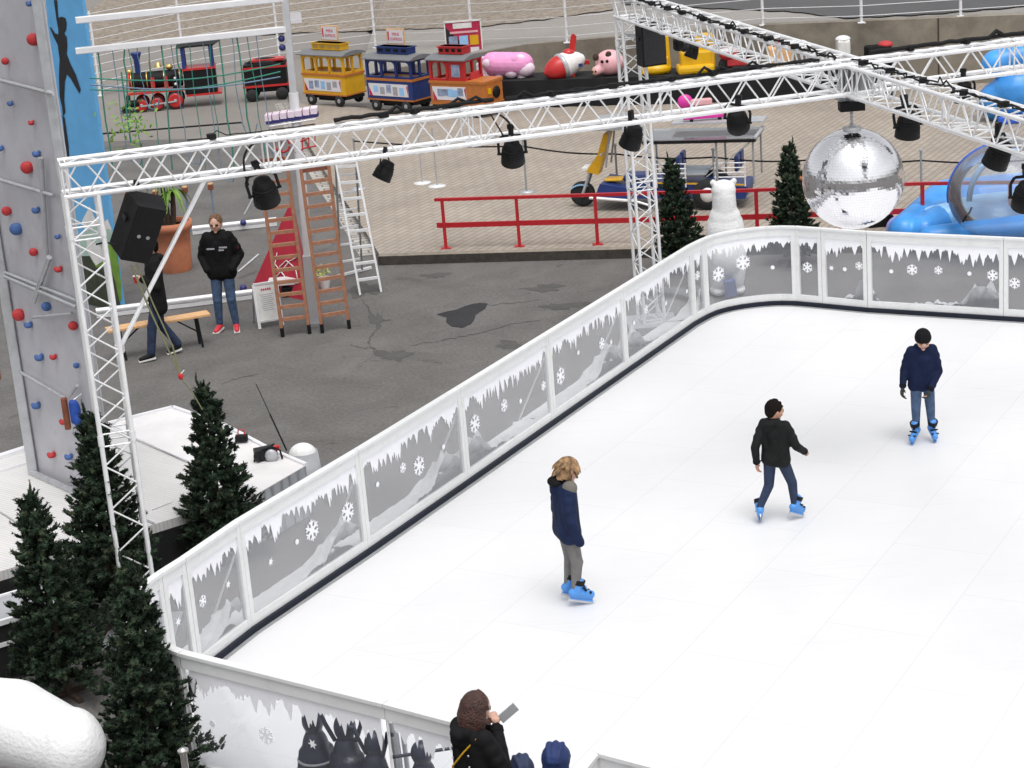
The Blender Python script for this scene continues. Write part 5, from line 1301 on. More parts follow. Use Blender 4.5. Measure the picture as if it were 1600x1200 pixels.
# dark red ride
P = onc(1152, .45); u = px(P, 1)
t = thing('motorbike_ride', 'dark red motorbike ride figure behind the crossing beams', 'ride figure', P)
part('ride_body', M['holdred'], t, lambda b: (b.ball(P+V(-12*u, 0, 28*u), (16*u, 12*u, 12*u)), b.box(P+V(4*u, 0, 14*u), (40*u, 16*u, 12*u))), bevel=.03)
part('seat', M['black'], t, lambda b: b.ball(P+V(12*u, 0, 24*u), (18*u, 10*u, 8*u)))
for dx in (-18, 22): part('wheel', M['rubber'], t, lambda b: b.lathe([(4*u, -3*u), (11*u, -3*u), (11*u, 3*u), (4*u, 3*u)], P+V(dx*u, 0, 11*u), 16, YR))
part('handlebar', M['alu_dull'], t, lambda b: b.tube(P+V(-20*u, -8*u, 40*u), P+V(-20*u, 8*u, 40*u), 1.5*u))
for x, mm, lab in ((1220, 'bench', 'beige box-shaped ride figure half hidden by the crossing beams'), (1318, 'sole', 'small white box figure above the truss crossing'), (1372, 'jdark', 'dark rounded figure with a rust-red edge right of the truss crossing')):
    P = onc(x, .5); u = px(P, 1); t = thing('ride_figure', lab, 'ride figure', P); hh = {1220: 36, 1318: 43, 1372: 32}[x]
    part('ride_body', M[mm], t, lambda b: b.box(P+V(0, 0, hh*.5*u), ((20 if x == 1318 else 40)*u, 24*u, hh*u)), bevel=.05)
    part('top', M['holdred'] if x != 1318 else M['alu'], t, lambda b: b.ball(P+V((12 if x == 1372 else 0)*u, 0, hh*u), (12*u, 12*u, 6*u)))
for x, y, w_, mm, lab in ((1085, 196, 70, 'magenta', 'pink and lime toy skateboard ride on the ground behind the tricycle canopy'),):
    pass
# pink seat ride in front of the counter
P = W(1085, 172, ZB); u = px(P, 1); t = thing('pink_seat_ride', 'magenta and salmon seat ride in front of the black counter', 'ride figure', P)
part('seat_back', M['magenta'], t, lambda b: b.ball(P+V(-14*u, 0, 14*u), (12*u, 8*u, 12*u)))
part('seat', M['pig'], t, lambda b: b.box(P+V(10*u, 0, 12*u), (36*u, 12*u, 10*u)), bevel=.03)
part('base', M['black'], t, lambda b: b.box(P+V(5*u, 0, 3*u), (40*u, 12*u, 6*u)))

# red sign board behind the train
P = W(728, 128, ZB); u = px(P, 1); zb_, zt_ = up(P, 98), up(P, 33)
t = thing('sign_board', 'crimson and black sign board with small pictures behind the red wagon', 'sign', P)
wv = 56*u; ctr = V(P.x+2*u, P.y, 0)
part('board', M['signred'], t, lambda b: b.box(ctr+V(0, 0, (zb_+zt_)/2), (wv, .04, zt_-zb_)))
part('border', M['sole'], t, lambda b: (b.box(ctr+V(0, -.012, zt_), (wv+.05, .05, .04)), b.box(ctr+V(-wv/2, -.012, (zb_+zt_)/2), (.03, .05, zt_-zb_)), b.box(ctr+V(wv/2, -.012, (zb_+zt_)/2), (.03, .05, zt_-zb_))))
part('dark_corner', M['silhouette'], t, lambda b: b.prism([(-wv/2+.02, zb_), (-wv*.1, zb_), (wv*.0, zb_+(zt_-zb_)*.42), (-wv/2+.02, zt_-.12)], ctr+V(0, -.022, 0), (1, 0, 0), (0, 0, 1), (0, -.002, 0)))
part('title_plate', M['sole'], t, lambda b: b.box(ctr+V(-.01, -.025, zt_-.11), (wv*.52, .008, .13)))
text('RODEOS', .115, ctr+V(-.01, -.031, zt_-.15), (1, 0, 0), (0, 0, 1), M['signred'], t)
part('subtitle', M['pig'], t, lambda b: b.box(ctr+V(.02, -.025, zt_-.27), (wv*.78, .006, .05)))
for r_i in range(2):
    for k in range(3):
        part('picture', [M['photo1'], M['inflpale'], M['yellow'] if r_i == 0 else M['paper']][k], t, lambda b: b.box(ctr+V((-.29+.29*k)*wv, -.027, zt_-.48-.30*r_i), (wv*.24, .006, .24)))
for s_ in (-1, 1): part('leg', M['alu_dull'], t, lambda b: b.tube(ctr+V(s_*wv*.4, .03, 0), ctr+V(s_*wv*.4, .03, zb_+.1), .02))
# notice sheet at the fence
P = near(459, 28, fp[3]); t = None
b = MB(); b.box(P, (24*px(P, 1), .01, 17*px(P, 1))); o = b.build('notice_sheet', M['paper']); tag(o, 'white paper notice hung on the fence above the yellow wagon', 'notice')

# ------------------------------------------------------------ tricycle with canopy
P = W(912, 322, ZB); PE = W(1180, 318, ZB); d_ = (PE-P).normalized(); L_ = (PE-P).length; u = px(P, 1)
yaw = math.atan2(d_.y, d_.x)
tc = thing('passenger_tricycle', 'blue and orange passenger tricycle with a grey canopy, behind the red railing', 'tricycle', P, yaw)
CP = lambda n, m, f, par=tc, bv=0: part(n, m, par, f, world=False, bevel=bv)
r = 20*u
w = CP('wheel', M['rubber'], lambda b: b.lathe([(r*.68, -.05), (r*.95, -.055), (r, 0), (r*.95, .055), (r*.68, .05)], (0, 0, r), 26, YR))
part('rim', M['alu'], w, lambda b: (b.lathe([(r*.55, -.04), (r*.7, -.045), (r*.7, .045), (r*.55, .04)], (0, 0, r), 26, YR), [b.bar((0, 0, r), (r*.6*cos(a*pi/3), 0, r+r*.6*sin(a*pi/3)), .03, .03) for a in range(6)]), world=False)
CP('fork', M['alu_dull'], lambda b: [b.tube((0, y, r), (.26, y, 1.02), .03) for y in (-.09, .09)])
CP('mudguard', M['inflpale'], lambda b: b.prism([(r*1.08*cos(a), r+r*1.08*sin(a)) for a in [1.1+.12*i for i in range(12)]]+[(r*1.2*cos(a), r+r*1.2*sin(a)) for a in [1.1+.12*(11-i) for i in range(12)]], (0, -.08, 0), (1, 0, 0), (0, 0, 1), (0, .16, 0)))
CP('front_fairing', M['yellow'], lambda b: (b.prism([(.12, .80), (.34, .72), (.46, 1.15), (.58, 1.60), (.48, 1.62), (.34, 1.15)], (0, -.16, 0), (1, 0, 0), (0, 0, 1), (0, .32, 0)),), bv=.02)
CP('headlight', M['sole'], lambda b: b.box((.10, 0, .84), (.12, .30, .10)), bv=.02)
CP('handlebar', M['alu_dull'], lambda b: (b.tube((.44, -.35, 1.20), (.44, .35, 1.20), .018), b.tube((.34, 0, 1.0), (.44, 0, 1.20), .025)))
for y in (-.22, .22): CP('canopy_post', M['grey'], lambda b: b.tube((.50, y, .9), (.62, y, 1.80), .018))
CP('front_roof', M['grey'], lambda b: b.prism([(.25, 1.74), (.9, 1.74), (.95, 1.86), (.8, 1.93), (.3, 1.90)], (0, -.4, 0), (1, 0, 0), (0, 0, 1), (0, .8, 0)), bv=.02)
CP('body_tub', M['blue'], lambda b: (b.prism([(.30, .28), (L_-.1, .22), (L_-.05, .48), (1.9, .55), (1.4, .62), (.85, .50), (.42, .60)], (0, -.42, 0), (1, 0, 0), (0, 0, 1), (0, .84, 0))), bv=.03)
CP('driver_seat', M['blue'], lambda b: (b.box((1.0, 0, .64), (.42, .4, .14)),), bv=.04)
CP('footboard', M['yellow'], lambda b: b.box((.62, -.1, .62), (.32, .3, .05)), bv=.02)
CP('exhaust_pipe', M['alu'], lambda b: (b.tube((.22, -.42, .30), (1.05, -.46, .22), .035), b.tube((1.05, -.46, .22), (1.3, -.46, .12), .028)))
for x in (1.75, L_-.3):
    for s_ in (-1, 1):
        if x < 2: CP('bench_seat', M['grey'], lambda b: b.box((x+.3, s_*.2, .74), (.5, .34, .05)), bv=.02)
        CP('backrest', M['blue'], lambda b: b.box((x+.05, s_*.2, .95), (.07, .3, .34)), bv=.03)
for x in (1.42, L_-.62): CP('guard_rail', M['alu'], lambda b: ([b.tube((x, -.44, .70+.10*k), (x+.55, -.44, .70+.10*k), .014) for k in range(4)], b.tube((x+.02, -.44, .5), (x+.02, -.44, 1.0), .014), b.tube((x+.53, -.44, .5), (x+.53, -.44, 1.0), .014)))
for y in (-.4, .4):
    w = CP('wheel', M['rubber'], lambda b: b.lathe([(.12, -.06), (.26, -.07), (.27, 0), (.26, .07), (.12, .06)], (L_-.75, y, .27), 22, YR))
    part('rim', M['alu'], w, lambda b: b.lathe([(.03, -.065), (.14, -.06), (.14, .06), (.03, .065)], (L_-.75, y, .27), 16, YR), world=False)
x0, x1, zc_ = 1.25, L_+.10, 1.48
CP('roof_frame', M['blackmetal'], lambda b: (b.bar((x0, -.5, zc_), (x1, -.5, zc_), .04, .06), b.bar((x0, .5, zc_+.0), (x1, .5, zc_), .04, .06), b.bar((x0, -.5, zc_), (x0, .5, zc_), .04, .06), b.bar((x1, -.5, zc_), (x1, .5, zc_), .04, .06)))
CP('clear_roof', M['bubble'], lambda b: b.box(((x0+x1)/2, 0, zc_+.05), (x1-x0, 1.06, .01)))
CP('roof_rack', M['alu_dull'], lambda b: (b.box(((x0+x1)/2+.2, .55, zc_+.20), (x1-x0-.3, .5, .03)), b.box((x1+.02, 0, zc_+.05), (.05, 1.0, .05))))
for x in (x0+.03, (x0+x1)/2+.3, x1-.03):
    for y in (-.46, .46): CP('roof_post', M['grey'], lambda b: b.tube((x, y, .55), (x, y, zc_), .018))
CP('cross_brace', M['alu_dull'], lambda b: b.tube((x0+.05, -.46, 1.3), (x0+.55, -.46, .72), .012)); CP('cross_brace', M['alu_dull'], lambda b: b.tube((x1-.06, -.46, 1.45), (x1-.85, -.46, .72), .012))
CP('edge_stripe', M['yellow'], lambda b: b.bar((1.45, -.435, .60), (L_-.1, -.435, .53), .02, .03))
tc.scale = (1, 1, .82); MW[tc.name] = MW[tc.name] @ Matrix.Diagonal((1, 1, .82, 1))
for ch in tc.children:
    if ch.name.startswith('wheel'): ch.scale = (1, 1, 1/.82)
# skateboard-like toy on the roof rack
b = MB(); q = near(1100, 182, MW[tc.name] @ V(1.9, .5, 1.9)); u = px(q, 1)
t = thing('toy_board', 'pink and lime toy board lying on the tricycle canopy', 'toy', q)
part('deck', M['magenta'], t, lambda b: (b.box(q, (66*u, 12*u, 5*u)), b.bar(q+V(28*u, 0, 0), q+V(36*u, 0, 12*u), 10*u, 3*u)), bevel=.01)
part('pad', M['lime'], t, lambda b: b.box(q+V(8*u, 0, 5*u), (38*u, 9*u, 5*u)), bevel=.01)
part('truck', M['black'], t, lambda b: [b.box(q+V(dx*u, -2*u, -4*u), (5*u, 10*u, 4*u)) for dx in (-20, 24)])
# ------------------------------------------------------------ trailer deck, membrane and climbing wall
ZD = .55
def Q(x, y, z=ZD): return W(x, y, z)
deck = thing('trailer_deck', 'large pale trailer platform with ribbed metal floor at the lower left', 'platform', W(120, 840, 0))
M['rib'] = brickmat('ribbed_aluminium', (0.66, 0.645, 0.635), (0.70, 0.685, 0.675), (0.56, 0.55, 0.54), 3.0, 0.045, 0.006, radians(38), 0.45, 0.08)
b = MB(); P5 = [Q(-260, 800), Q(0, 714), Q(130, 673), Q(183, 655), Q(400, 770), Q(238, 820), Q(0, 893), Q(-260, 980)]
n = len(P5); b.add(P5, [tuple(range(n))]); lo = [p-V(0, 0, .10) for p in P5]; b.add(P5+lo, [(i, (i+1) % n, n+(i+1) % n, n+i) for i in range(n)]); b.build('floor', M['rib'], deck)
part('edge_rail', M['whitepaint'], deck, lambda b: (b.bar(Q(-200, 778, ZD+.02), Q(130, 672, ZD+.02), .10, .05), b.bar(Q(-200, 800, ZD+.015), Q(66, 716, ZD+.015), .02, .03)))
part('floor_joint', M['grey'], deck, lambda b: (b.bar(Q(70, 738, ZD+.006), Q(240, 818, ZD+.006), .03, .008), b.bar(Q(0, 800, ZD+.006), Q(40, 826, ZD+.006), .02, .008)))
b = MB(); PK = P5[4:]; b.add([p-V(0, 0, .1) for p in PK]+[V(p.x, p.y, .02) for p in PK], [(i, i+1, 5+i, 4+i) for i in range(3)]); b.build('skirt', M['skirt'], deck, weld=True)
mem = thing('white_platform', 'flat white membrane platform between the two firs on the left', 'platform', W(340, 740, 0))
b = MB(); PM = [Q(170, 662, ZD+.02), Q(270, 637, ZD+.02), Q(350, 665, ZD+.02), Q(420, 702, ZD+.02), Q(478, 727, ZD+.02), Q(408, 768, ZD+.02), Q(400, 772, ZD+.02)]
n = len(PM); b.add(PM, [tuple(range(n))]); lo = [p-V(0, 0, .06) for p in PM]; b.add(PM+lo, [(i, (i+1) % n, n+(i+1) % n, n+i) for i in range(n)]); b.build('membrane', M['deckwhite'], mem)
part('rim', M['whitepaint'], mem, lambda b: [b.bar(PM[i], PM[i+1], .05, .05) for i in (0, 1, 2, 3)])
b = MB(); pv = None
for i in range(31):
    t = i/30; p = PM[4].lerp(PM[5], t) if t < .5 else PM[4].lerp(PM[5], t); w = .05*sin(i*1.1)+.02*sin(i*2.7)
    q = V(p.x+w-.03*t, p.y-.12+w, .02); mid = V(p.x+w*.6, p.y-.05+w*.5, .28); cur = (p+V(0, -.02, .0), mid, q)
    if pv: b.add([pv[0], cur[0], cur[1], pv[1], pv[2], cur[2]], [(0, 1, 2, 3), (3, 2, 5, 4)], True)
    pv = cur
b.build('tarpaulin', M['tarp'], mem, fixn=False, weld=True)
part('membrane_seam', M['whitepaint'], mem, lambda b: (b.tube(Q(175, 668, ZD+.03), Q(395, 764, ZD+.03), .012), b.tube(Q(238, 796, ZD+.01), Q(268, 784, ZD+.01), .008)))
# covered dome object at the right tip
P = W(478, 742, 0); hz = up(P, 694)
t = thing('covered_stand', 'rounded stand under a white cover at the tip of the white platform', 'covered stand', P)
b = MB(); b.ball(P+V(-.01, 0, hz-.13), (.17, .17, .14), 16, 10); soft('cover', b, M['snowfur'], t, .015, 2, world=True)
b = MB(); b.lathe([(.20, 0), (.17, .3), (.13, hz-.16), (.10, hz-.1)], P, 16); b.build('drape', M['tarp'], t)
# winch machine
P = Q(418, 716, ZD+.03); u = px(P, 1)
t = thing('winch', 'small black and red motor winch on the white platform', 'machine', P); rr = random.Random(6)
part('engine', M['blackmetal'], t, lambda b: (b.box(P+V(-2*u, 0, 10*u), (34*u, 20*u, 16*u), ZRt(.4)), b.tube(P+V(-16*u, -8*u, 8*u), P+V(-8*u, -12*u, 8*u), 8*u, n=14)), bevel=.01)
part('flywheel', M['alu_dull'], t, lambda b: b.lathe([(2*u, -2*u), (10*u, -2*u), (10*u, 2*u), (2*u, 2*u)], P+V(8*u, -12*u, 8*u), 18, YR))
part('red_cover', M['redp'], t, lambda b: (b.box(P+V(16*u, 0, 16*u), (10*u, 8*u, 7*u)), b.ball(P+V(-16*u, -8*u, 10*u), 4*u, 10, 8)))
part('frame', M['black'], t, lambda b: (b.path([P+V(-20*u, -10*u, 0), P+V(-12*u, -10*u, 16*u), P+V(10*u, -10*u, 22*u), P+V(22*u, -8*u, 14*u), P+V(24*u, -8*u, 0)], 1.6*u), b.tube(P+V(-20*u, 8*u, 0), P+V(12*u, 8*u, 20*u), 1.6*u)))
P = Q(378, 690, ZD+.03); t = thing('tool_box', 'small dark box with red handle on the white platform behind the fir', 'box', P)
part('box', M['black'], t, lambda b: b.box(P+V(0, 0, 6*u), (20*u, 14*u, 10*u)), bevel=.01); part('handle', M['redp'], t, lambda b: b.path([P+V(-5*u, 0, 11*u), P+V(-4*u, 0, 20*u), P+V(5*u, 0, 20*u), P+V(6*u, 0, 11*u)], 1.2*u))
# telescopic rod
a = Q(448, 704, ZD); c = near(400, 600, a+V(0, 0, .7)); b = MB(); b.tube(a, a.lerp(c, .55), .010); b.tube(a.lerp(c, .55), c, .005); o = b.build('antenna_rod', M['blackmetal']); tag(o, 'thin dark telescopic rod leaning up from the white platform', 'rod')

wl = thing('climbing_wall', 'tall grey climbing wall with red and blue holds at the left edge', 'climbing wall', Q(120, 760))
wa = Q(58, 738); wbp = Q(178, 792); wdir = (wbp-wa); wdir.z = 0; wlen = wdir.length; wdir.normalize(); wn = Vector((wdir.y, -wdir.x, 0)); HW = 6.6
if wn.y > 0: wn = -wn
part('panel', M['lavender'], wl, lambda b: b.hexa([wa, wbp, wbp-wn*.05, wa-wn*.05], [wa+V(0, 0, HW), wbp+V(0, 0, HW), wbp-wn*.05+V(0, 0, HW), wa-wn*.05+V(0, 0, HW)]))
part('side_column', M['alu_dull'], wl, lambda b: (b.bar(wa+wn*.04, wa+wn*.04+V(0, 0, HW), .11, .11), ), bevel=.01)
part('side_column', M['alu_dull'], wl, lambda b: (b.bar(wbp+wn*.03, wbp+wn*.03+V(0, 0, HW), .10, .10)), bevel=.01)
def wp(x, y):    # point on the wall face seen in a pixel
    d = ray(x, y); n_ = wn; t = (wa+wn*.012-CAM).dot(n_)/d.dot(n_); return CAM+d*t
for a, c, r in (((0, 122), (92, 145), .022), ((0, 277), (92, 304), .022), ((16, 430), (128, 478), .028), ((16, 424), (128, 468), .018), ((40, 580), (112, 622), .018), ((72, 245), (80, 395), .03), ((85, 400), (60, 470), .03), ((60, 494), (120, 488), .018), ((112, 622), (128, 600), .02)):
    part('strut', M['alu_dull'] if r != .008 else M['ropegrey'], wl, lambda b: b.tube(wp(*a)+wn*.06, wp(*c)+wn*.06, r))
part('floor_beam', M['alu_dull'], wl, lambda b: b.bar(wa+wn*.08+V(0, 0, .03), wbp+wn*.08+V(0, 0, .03), .05, .05))
H = [(56, 61, 'r', 12, 0), (12, 95, 'r', 7, 0), (50, 6, 'b', 8, 1), (20, 162, 'b', 7, 1), (53, 192, 'r', 7, 1), (4, 232, 'b', 8, 1), (61, 241, 'b', 9, 1), (46, 261, 'r', 12, 0), (14, 329, 'r', 9, 0), (60, 329, 'b', 9, 1), (29, 357, 'b', 12, 0), (56, 393, 'r', 8, 0), (94, 370, 'b', 7, 1), (95, 421, 'r', 9, 1), (33, 491, 'r', 12, 0), (76, 478, 'b', 9, 0), (48, 508, 'b', 9, 1), (118, 508, 'r', 9, 0), (65, 559, 'b', 10, 1), (87, 558, 'r', 8, 1), (123, 570, 'b', 6, 0), (60, 634, 'b', 10, 1), (103, 659, 'r', 9, 1), (84, 711, 'r', 9, 1), (111, 714, 'b', 9, 1)]
for x, y, c, r, kd in H:
    p = wp(x, y)+wn*.03; u = px(p, 1); r = r*.88
    def f(b):
        if kd == 0: b.ball(p, (r*u, r*u*.6, r*u*.95), 14, 10)
        else:
            b.ball(p, (r*u*.85, r*u*.6, r*u*.55), 12, 8); b.ball(p+V(-r*.5*u, 0, r*.35*u), (r*u*.4, r*u*.4, r*u*.45), 10, 8); b.ball(p+V(r*.5*u, 0, r*.45*u), (r*u*.38, r*u*.4, r*u*.5), 10, 8)
    if kd == 0: part('hold', M['holdred' if c == 'r' else 'holdblue'], wl, f)
    else: b = MB(); f(b); soft('hold', b, M['holdred' if c == 'r' else 'holdblue'], wl, .009, 2, world=True)
# blue banner wall behind, standing on the asphalt
ba, bb = W(112, 470, 0), W(192, 488, 0)
t_l = V(ba.x, ba.y, 0); 
ban = thing('printed_banner', 'tall blue printed banner with a black climber silhouette beside the climbing wall', 'banner', ba)
bd = (bb-ba); bl = bd.length; bd.normalize(); bn = Vector((bd.y, -bd.x, 0)); bn = bn if bn.y < 0 else -bn
def bp_(x, y, o=.0):
    d = ray(x, y); t = (ba+bn*o-CAM).dot(bn)/d.dot(bn); return CAM+d*t
part('panel', M['skyblue'], ban, lambda b: b.hexa([bp_(66, -60), bp_(120, -60), bp_(192, 488), bp_(112, 470)], [p-bn*.06 for p in (bp_(66, -60), bp_(120, -60), bp_(192, 488), bp_(112, 470))]))
def poly(name, m, pts, o):
    b = MB(); P_ = [bp_(x, y, o) for x, y in pts]; b.add(P_, [tuple(range(len(P_)))]); b.build(name, m, ban, fixn=False)
poly('cloud_print', M['sole'], [(128, 345), (140, 322), (150, 345), (158, 352), (168, 342), (174, 356), (176, 372), (150, 372), (134, 362)], .004)
poly('meadow_print', M['palegreen'], [(116, 372), (150, 352), (176, 360), (180, 395), (184, 420), (120, 420)], .006)
poly('hill_print', M['green'], [(150, 400), (172, 380), (184, 400), (189, 440), (190, 470), (160, 470), (140, 430)], .008)
poly('snow_print', M['sole'], [(134, 372), (150, 380), (168, 395), (172, 418), (160, 408), (150, 415), (138, 395)], .010)
poly('forest_print', M['darkgreen'], [(118, 400), (140, 400), (150, 418), (172, 416), (180, 440), (190, 488), (116, 470)], .009)
sil = [(84, 0), (89, 0), (91, 28), (96, 26), (102, 28), (104, 36), (103, 46), (100, 52), (104, 58), (105, 72), (104, 84), (110, 100), (118, 116), (126, 140), (124, 146), (118, 136), (110, 122), (104, 116), (101, 128), (100, 156), (102, 176), (98, 182), (97, 168), (93, 150), (92, 120), (93, 92), (90, 70), (84, 58), (78, 44), (79, 42), (86, 52), (91, 54), (91, 46), (88, 30)]
poly('climber_print', M['silhouette'], sil, .008); poly('rope_print', M['silhouette'], [(97, 180), (101, 184), (104, 206), (107, 228), (108, 246), (104, 246), (100, 210)], .008)

# blue-clad person behind the wall and tower
M['jblue'] = mat('jacket_bright_blue', (0.015, 0.07, 0.36), .6, 0, .2, 9, .5, 16)
P = wp(131, 640)+wn*.14; u = px(P, 1); t = thing('hanging_jacket', 'bright blue jacket and brown bag hanging on the climbing wall beside the truss tower', 'jacket', P)
b = MB(); b.ball(P+V(5*u, 0, 4*u), (9*u, 7*u, 18*u), 14, 10); b.ball(P+V(8*u, -3*u, -12*u), (8*u, 6*u, 12*u), 12, 8); cap(b, P+V(2*u, 0, 16*u), 6*u, P+V(0, 0, -14*u), 4*u); soft('jacket', b, M['jblue'], t, .012, 2, world=True)
part('bag', M['woodbox'], t, lambda b: b.box(P+V(-10*u, 0, 0), (9*u, 10*u, 52*u)), bevel=.012); part('hook', M['alu'], t, lambda b: b.tube(P+V(0, 0, 18*u), P-wn*.14+V(0, 0, 26*u), .008))
P = wp(4, 568)+wn*.12; t = thing('hanging_bag', 'brown and yellow bag hanging at the left edge beside the climbing wall column', 'bag', P)
part('bag', M['woodbox'], t, lambda b: b.box(P, (20*u, 10*u, 50*u)), bevel=.02); part('patch', M['yellow'], t, lambda b: b.box(P+wn*.04+V(0, 0, -4*u), (8*u, 4*u, 24*u)), bevel=.01); part('strap', M['ropegrey'], t, lambda b: b.tube(P+V(0, 0, 24*u), P+V(0, 0, 60*u)-wn*.1, .008))

# ------------------------------------------------------------ ropes course: column, beams, ropes, ground pipes
cb_ = W(492, 507, 0); rc = thing('ropes_course_mast', 'tall light grey mast standing between the two brown ladders', 'mast', cb_)
z1, z2 = up(cb_, 398), up(cb_, 145)
ct0 = near(436, -20, V(cb_.x, cb_.y, 5)); top_ = V(cb_.x-.02, cb_.y, 5.3)
zq_ = up(cb_, 145); tq_ = near(458.5, 145, V(cb_.x, cb_.y, zq_))
axis = lambda z: V(cb_.x+(tq_.x-cb_.x)*z/zq_, cb_.y, z)
part('lower_mast', M['lightgrey'], rc, lambda b: b.bar(axis(0), axis(z1), .17, .17, (0, 1, 0)), bevel=.01)
part('middle_mast', M['whitepaint'], rc, lambda b: b.tube(axis(z1), axis(z2), .07, n=16))
part('upper_mast', M['lightgrey'], rc, lambda b: b.bar(axis(z2), axis(5.6), .10, .10, (0, 1, 0)), bevel=.008)
part('base_foot', M['grey'], rc, lambda b: b.box(axis(.02), (.22, .22, .04)))
part('clamp', M['navycap'], rc, lambda b: [b.ball(axis(up(cb_, y))+V(-.10, 0, 0), .05, 10, 8) for y in (48, 60, 74)])
for y in (-2, 46):
    za = up(cb_, y); a = axis(za); e = W(118, y+34, za); 
    bmx = MB(); bmx.bar(a, e, .09, .09, (0, 0, 1)); o = bmx.build('crossbeam', M['whitepaint'], bevel=.01); tag(o, 'white horizontal beam of the ropes course, ' + ('upper one reaching the top edge' if y < 0 else 'lower one crossing above the toy locomotive'), 'beam')
zb2 = up(cb_, 46); aL = W(118, 80, zb2); aR = axis(zb2)
rr = random.Random(12)
for i, x in enumerate([150, 172, 190, 198, 208, 226, 245, 262, 270, 288, 310, 318, 332, 352, 362, 378, 392]):
    t = (x-118)/(440-118); p = aL.lerp(aR, t); yb = rr.choice((150, 190, 215, 235, 262)) if i % 3 else 265
    g = (i % 3 != 1); z = up(p, yb); b = MB(); sw = rr.uniform(-.1, .1)
    b.path([p+V(rr.uniform(-.02, .02)+sw*k/5*.6, 0, (z-p.z)*k/5) for k in range(6)], .012 if g and i % 2 == 0 else .007, 5)
    if not g: q = V(p.x+sw*.6, p.y, z); b.path([q, q+V(.05, 0, -.18), q+V(.16, 0, -.22), q+V(.22, 0, -.05)], .010, 5)
    o = b.build('climbing_rope', M['ropegreen'] if g else M['ropeblue']); tag(o, ('green' if g else 'grey-blue') + ' rope hanging from the white beams, ' + ['left of the locomotive', 'over the locomotive front', 'over the locomotive boiler', 'over the locomotive wheels', 'over the locomotive cab', 'between locomotive and tender', 'in front of the tender'][min(6, i//3 if i < 15 else 6)], 'rope', 'ropes of the ropes course')
# a few sagging traverse ropes
for y0, y1, m in ((140, 112, 'ropegreen'), (122, 100, 'ropegreen'), (132, 120, 'ropeblue')):
    a = near(140, y0, aL); c = near(438, y1, aR); o = loop(a, c, (0, 0, -.12), 'thin traverse rope crossing in front of the toy locomotive', r=.011); o.data.materials[0] = M[m]; o['group'] = 'traverse ropes in front of the locomotive'
# leafy green bundle hanging
P = near(200, 190, aL); t = thing('leafy_decoration', 'hanging bunch of green leaves below the locomotive', 'plant', P); b = MB()
for i in range(110):
    p = P+V(rr.gauss(0, .16), rr.gauss(0, .1), rr.gauss(0, .17)); d = V(rr.uniform(-1, 1), rr.uniform(-1, 1), rr.uniform(-1, .3)).normalized()*.09; s = d.orthogonal().normalized()*.018
    b.add([p, p+d*.5+s, p+d, p+d*.5-s], [(0, 1, 2, 3)])
b.build('leaves', M['green'], t, fixn=False); part('stem', M['ropegreen'], t, lambda b: b.tube(P+V(0, 0, -.3), P+V(0, 0, .7), .012))
# wooden bead rungs row
for i, (x, y) in enumerate(((199, 300), (243, 297), (289, 291), (329, 286))):
    p = W(x, y+6, .8); u = px(p, 1); t = thing('wooden_step', 'brown wooden block under the left truss beam, ' + ['leftmost of four', 'above the palm plant', 'just left of the brace end', 'rightmost of four'][i], 'step', p, group='wooden steps of the ropes course')
    part('block', M['woodbox'], t, lambda b: b.box(p, (8*u, 8*u, 8*u))); part('cap', M['bench'], t, lambda b: b.box(p+V(0, 0, 5*u), (7*u, 8*u, 2*u)))
    part('post', M['ropeblue'], t, lambda b: b.tube(V(p.x, p.y, 0), p-V(0, 0, 4*u), .015))
# ground pipes
def pipe(a, c, r, label, m='alu'):
    b = MB(); pa, pc_ = W(*a, .12), W(*c, .12); b.tube(pa, pc_, r, n=12); d = (pc_-pa).normalized(); b.bar(pa-V(0, 0, .08), pc_-V(0, 0, .08), .08, .06); o = b.build('ground_pipe', M[m]); tag(o, label, 'pipe')
pipe((300, 357), (432, 343), .045, 'white metal tube on the ground behind the man in black'); pipe((150, 486), (425, 452), .045, 'long white metal tube on the ground behind bench and man')
pipe((500, 512-8), (580, 490), .02, 'thin light tube near the foot of the white ladder') if False else None
b = MB(); b.tube(W(372, 425, .12), W(404, 398, .3), .02); o = b.build('diagonal_stay', M['alu_dull']); tag(o, 'light diagonal stay of the ropes course beside the red pyramid', 'stay')
b = MB(); b.tube(W(382, 335, .1), near(400, 302, W(382, 335, .1)), .02); o = b.build('diagonal_stay', M['alu_dull']); tag(o, 'short light stay below the leftmost lamp', 'stay')
for x, y in ((380, 348), (380, 450)):
    b = MB(); b.ball(W(x, y, .15), .06, 12, 8); o = b.build('end_cap', M['navycap']); tag(o, 'dark blue ball cap on the white ground tube %s' % ('right of the man\'s head' if y < 400 else 'right of the man\'s knees'), 'cap')
# cushion bench high up on the course (pink planks with blue frame)
P = near(455, 186, axis(3.4)); u = px(P, 1)
t = thing('plank_bridge', 'row of pale pink planks on a dark blue frame crossing the mast', 'bridge', P)
part('planks', M['pinkw'], t, lambda b: [b.box(P+V((-36+12*k)*u, .12, (4+k*.9)*u), (10*u, .25, 9*u)) for k in range(7)])
part('frame', M['navycap'], t, lambda b: b.bar(P+V(-40*u, .1, -3*u), P+V(42*u, .1, 3*u), .2, 6*u)); part('under_tube', M['alu'], t, lambda b: b.tube(P+V(-36*u, 0, -9*u), P+V(38*u, 0, -3*u), .012))
b = MB(); q = near(480, 225, axis(2.9)); u = px(q, 1)
for s_ in (-1, 1): b.path([q+V(-20*u, 0, (8*s_-4)*u), q+V(-5*u, 0, (6*s_)*u), q+V(14*u, 0, (9*s_+5)*u)], 1.3*u, 5)
for k in range(4): b.tube(q+V((-18+10*k)*u, 0, -12*u+k*3*u), q+V((-16+10*k)*u, 0, 8*u+k*3*u), 1.0*u, n=5)
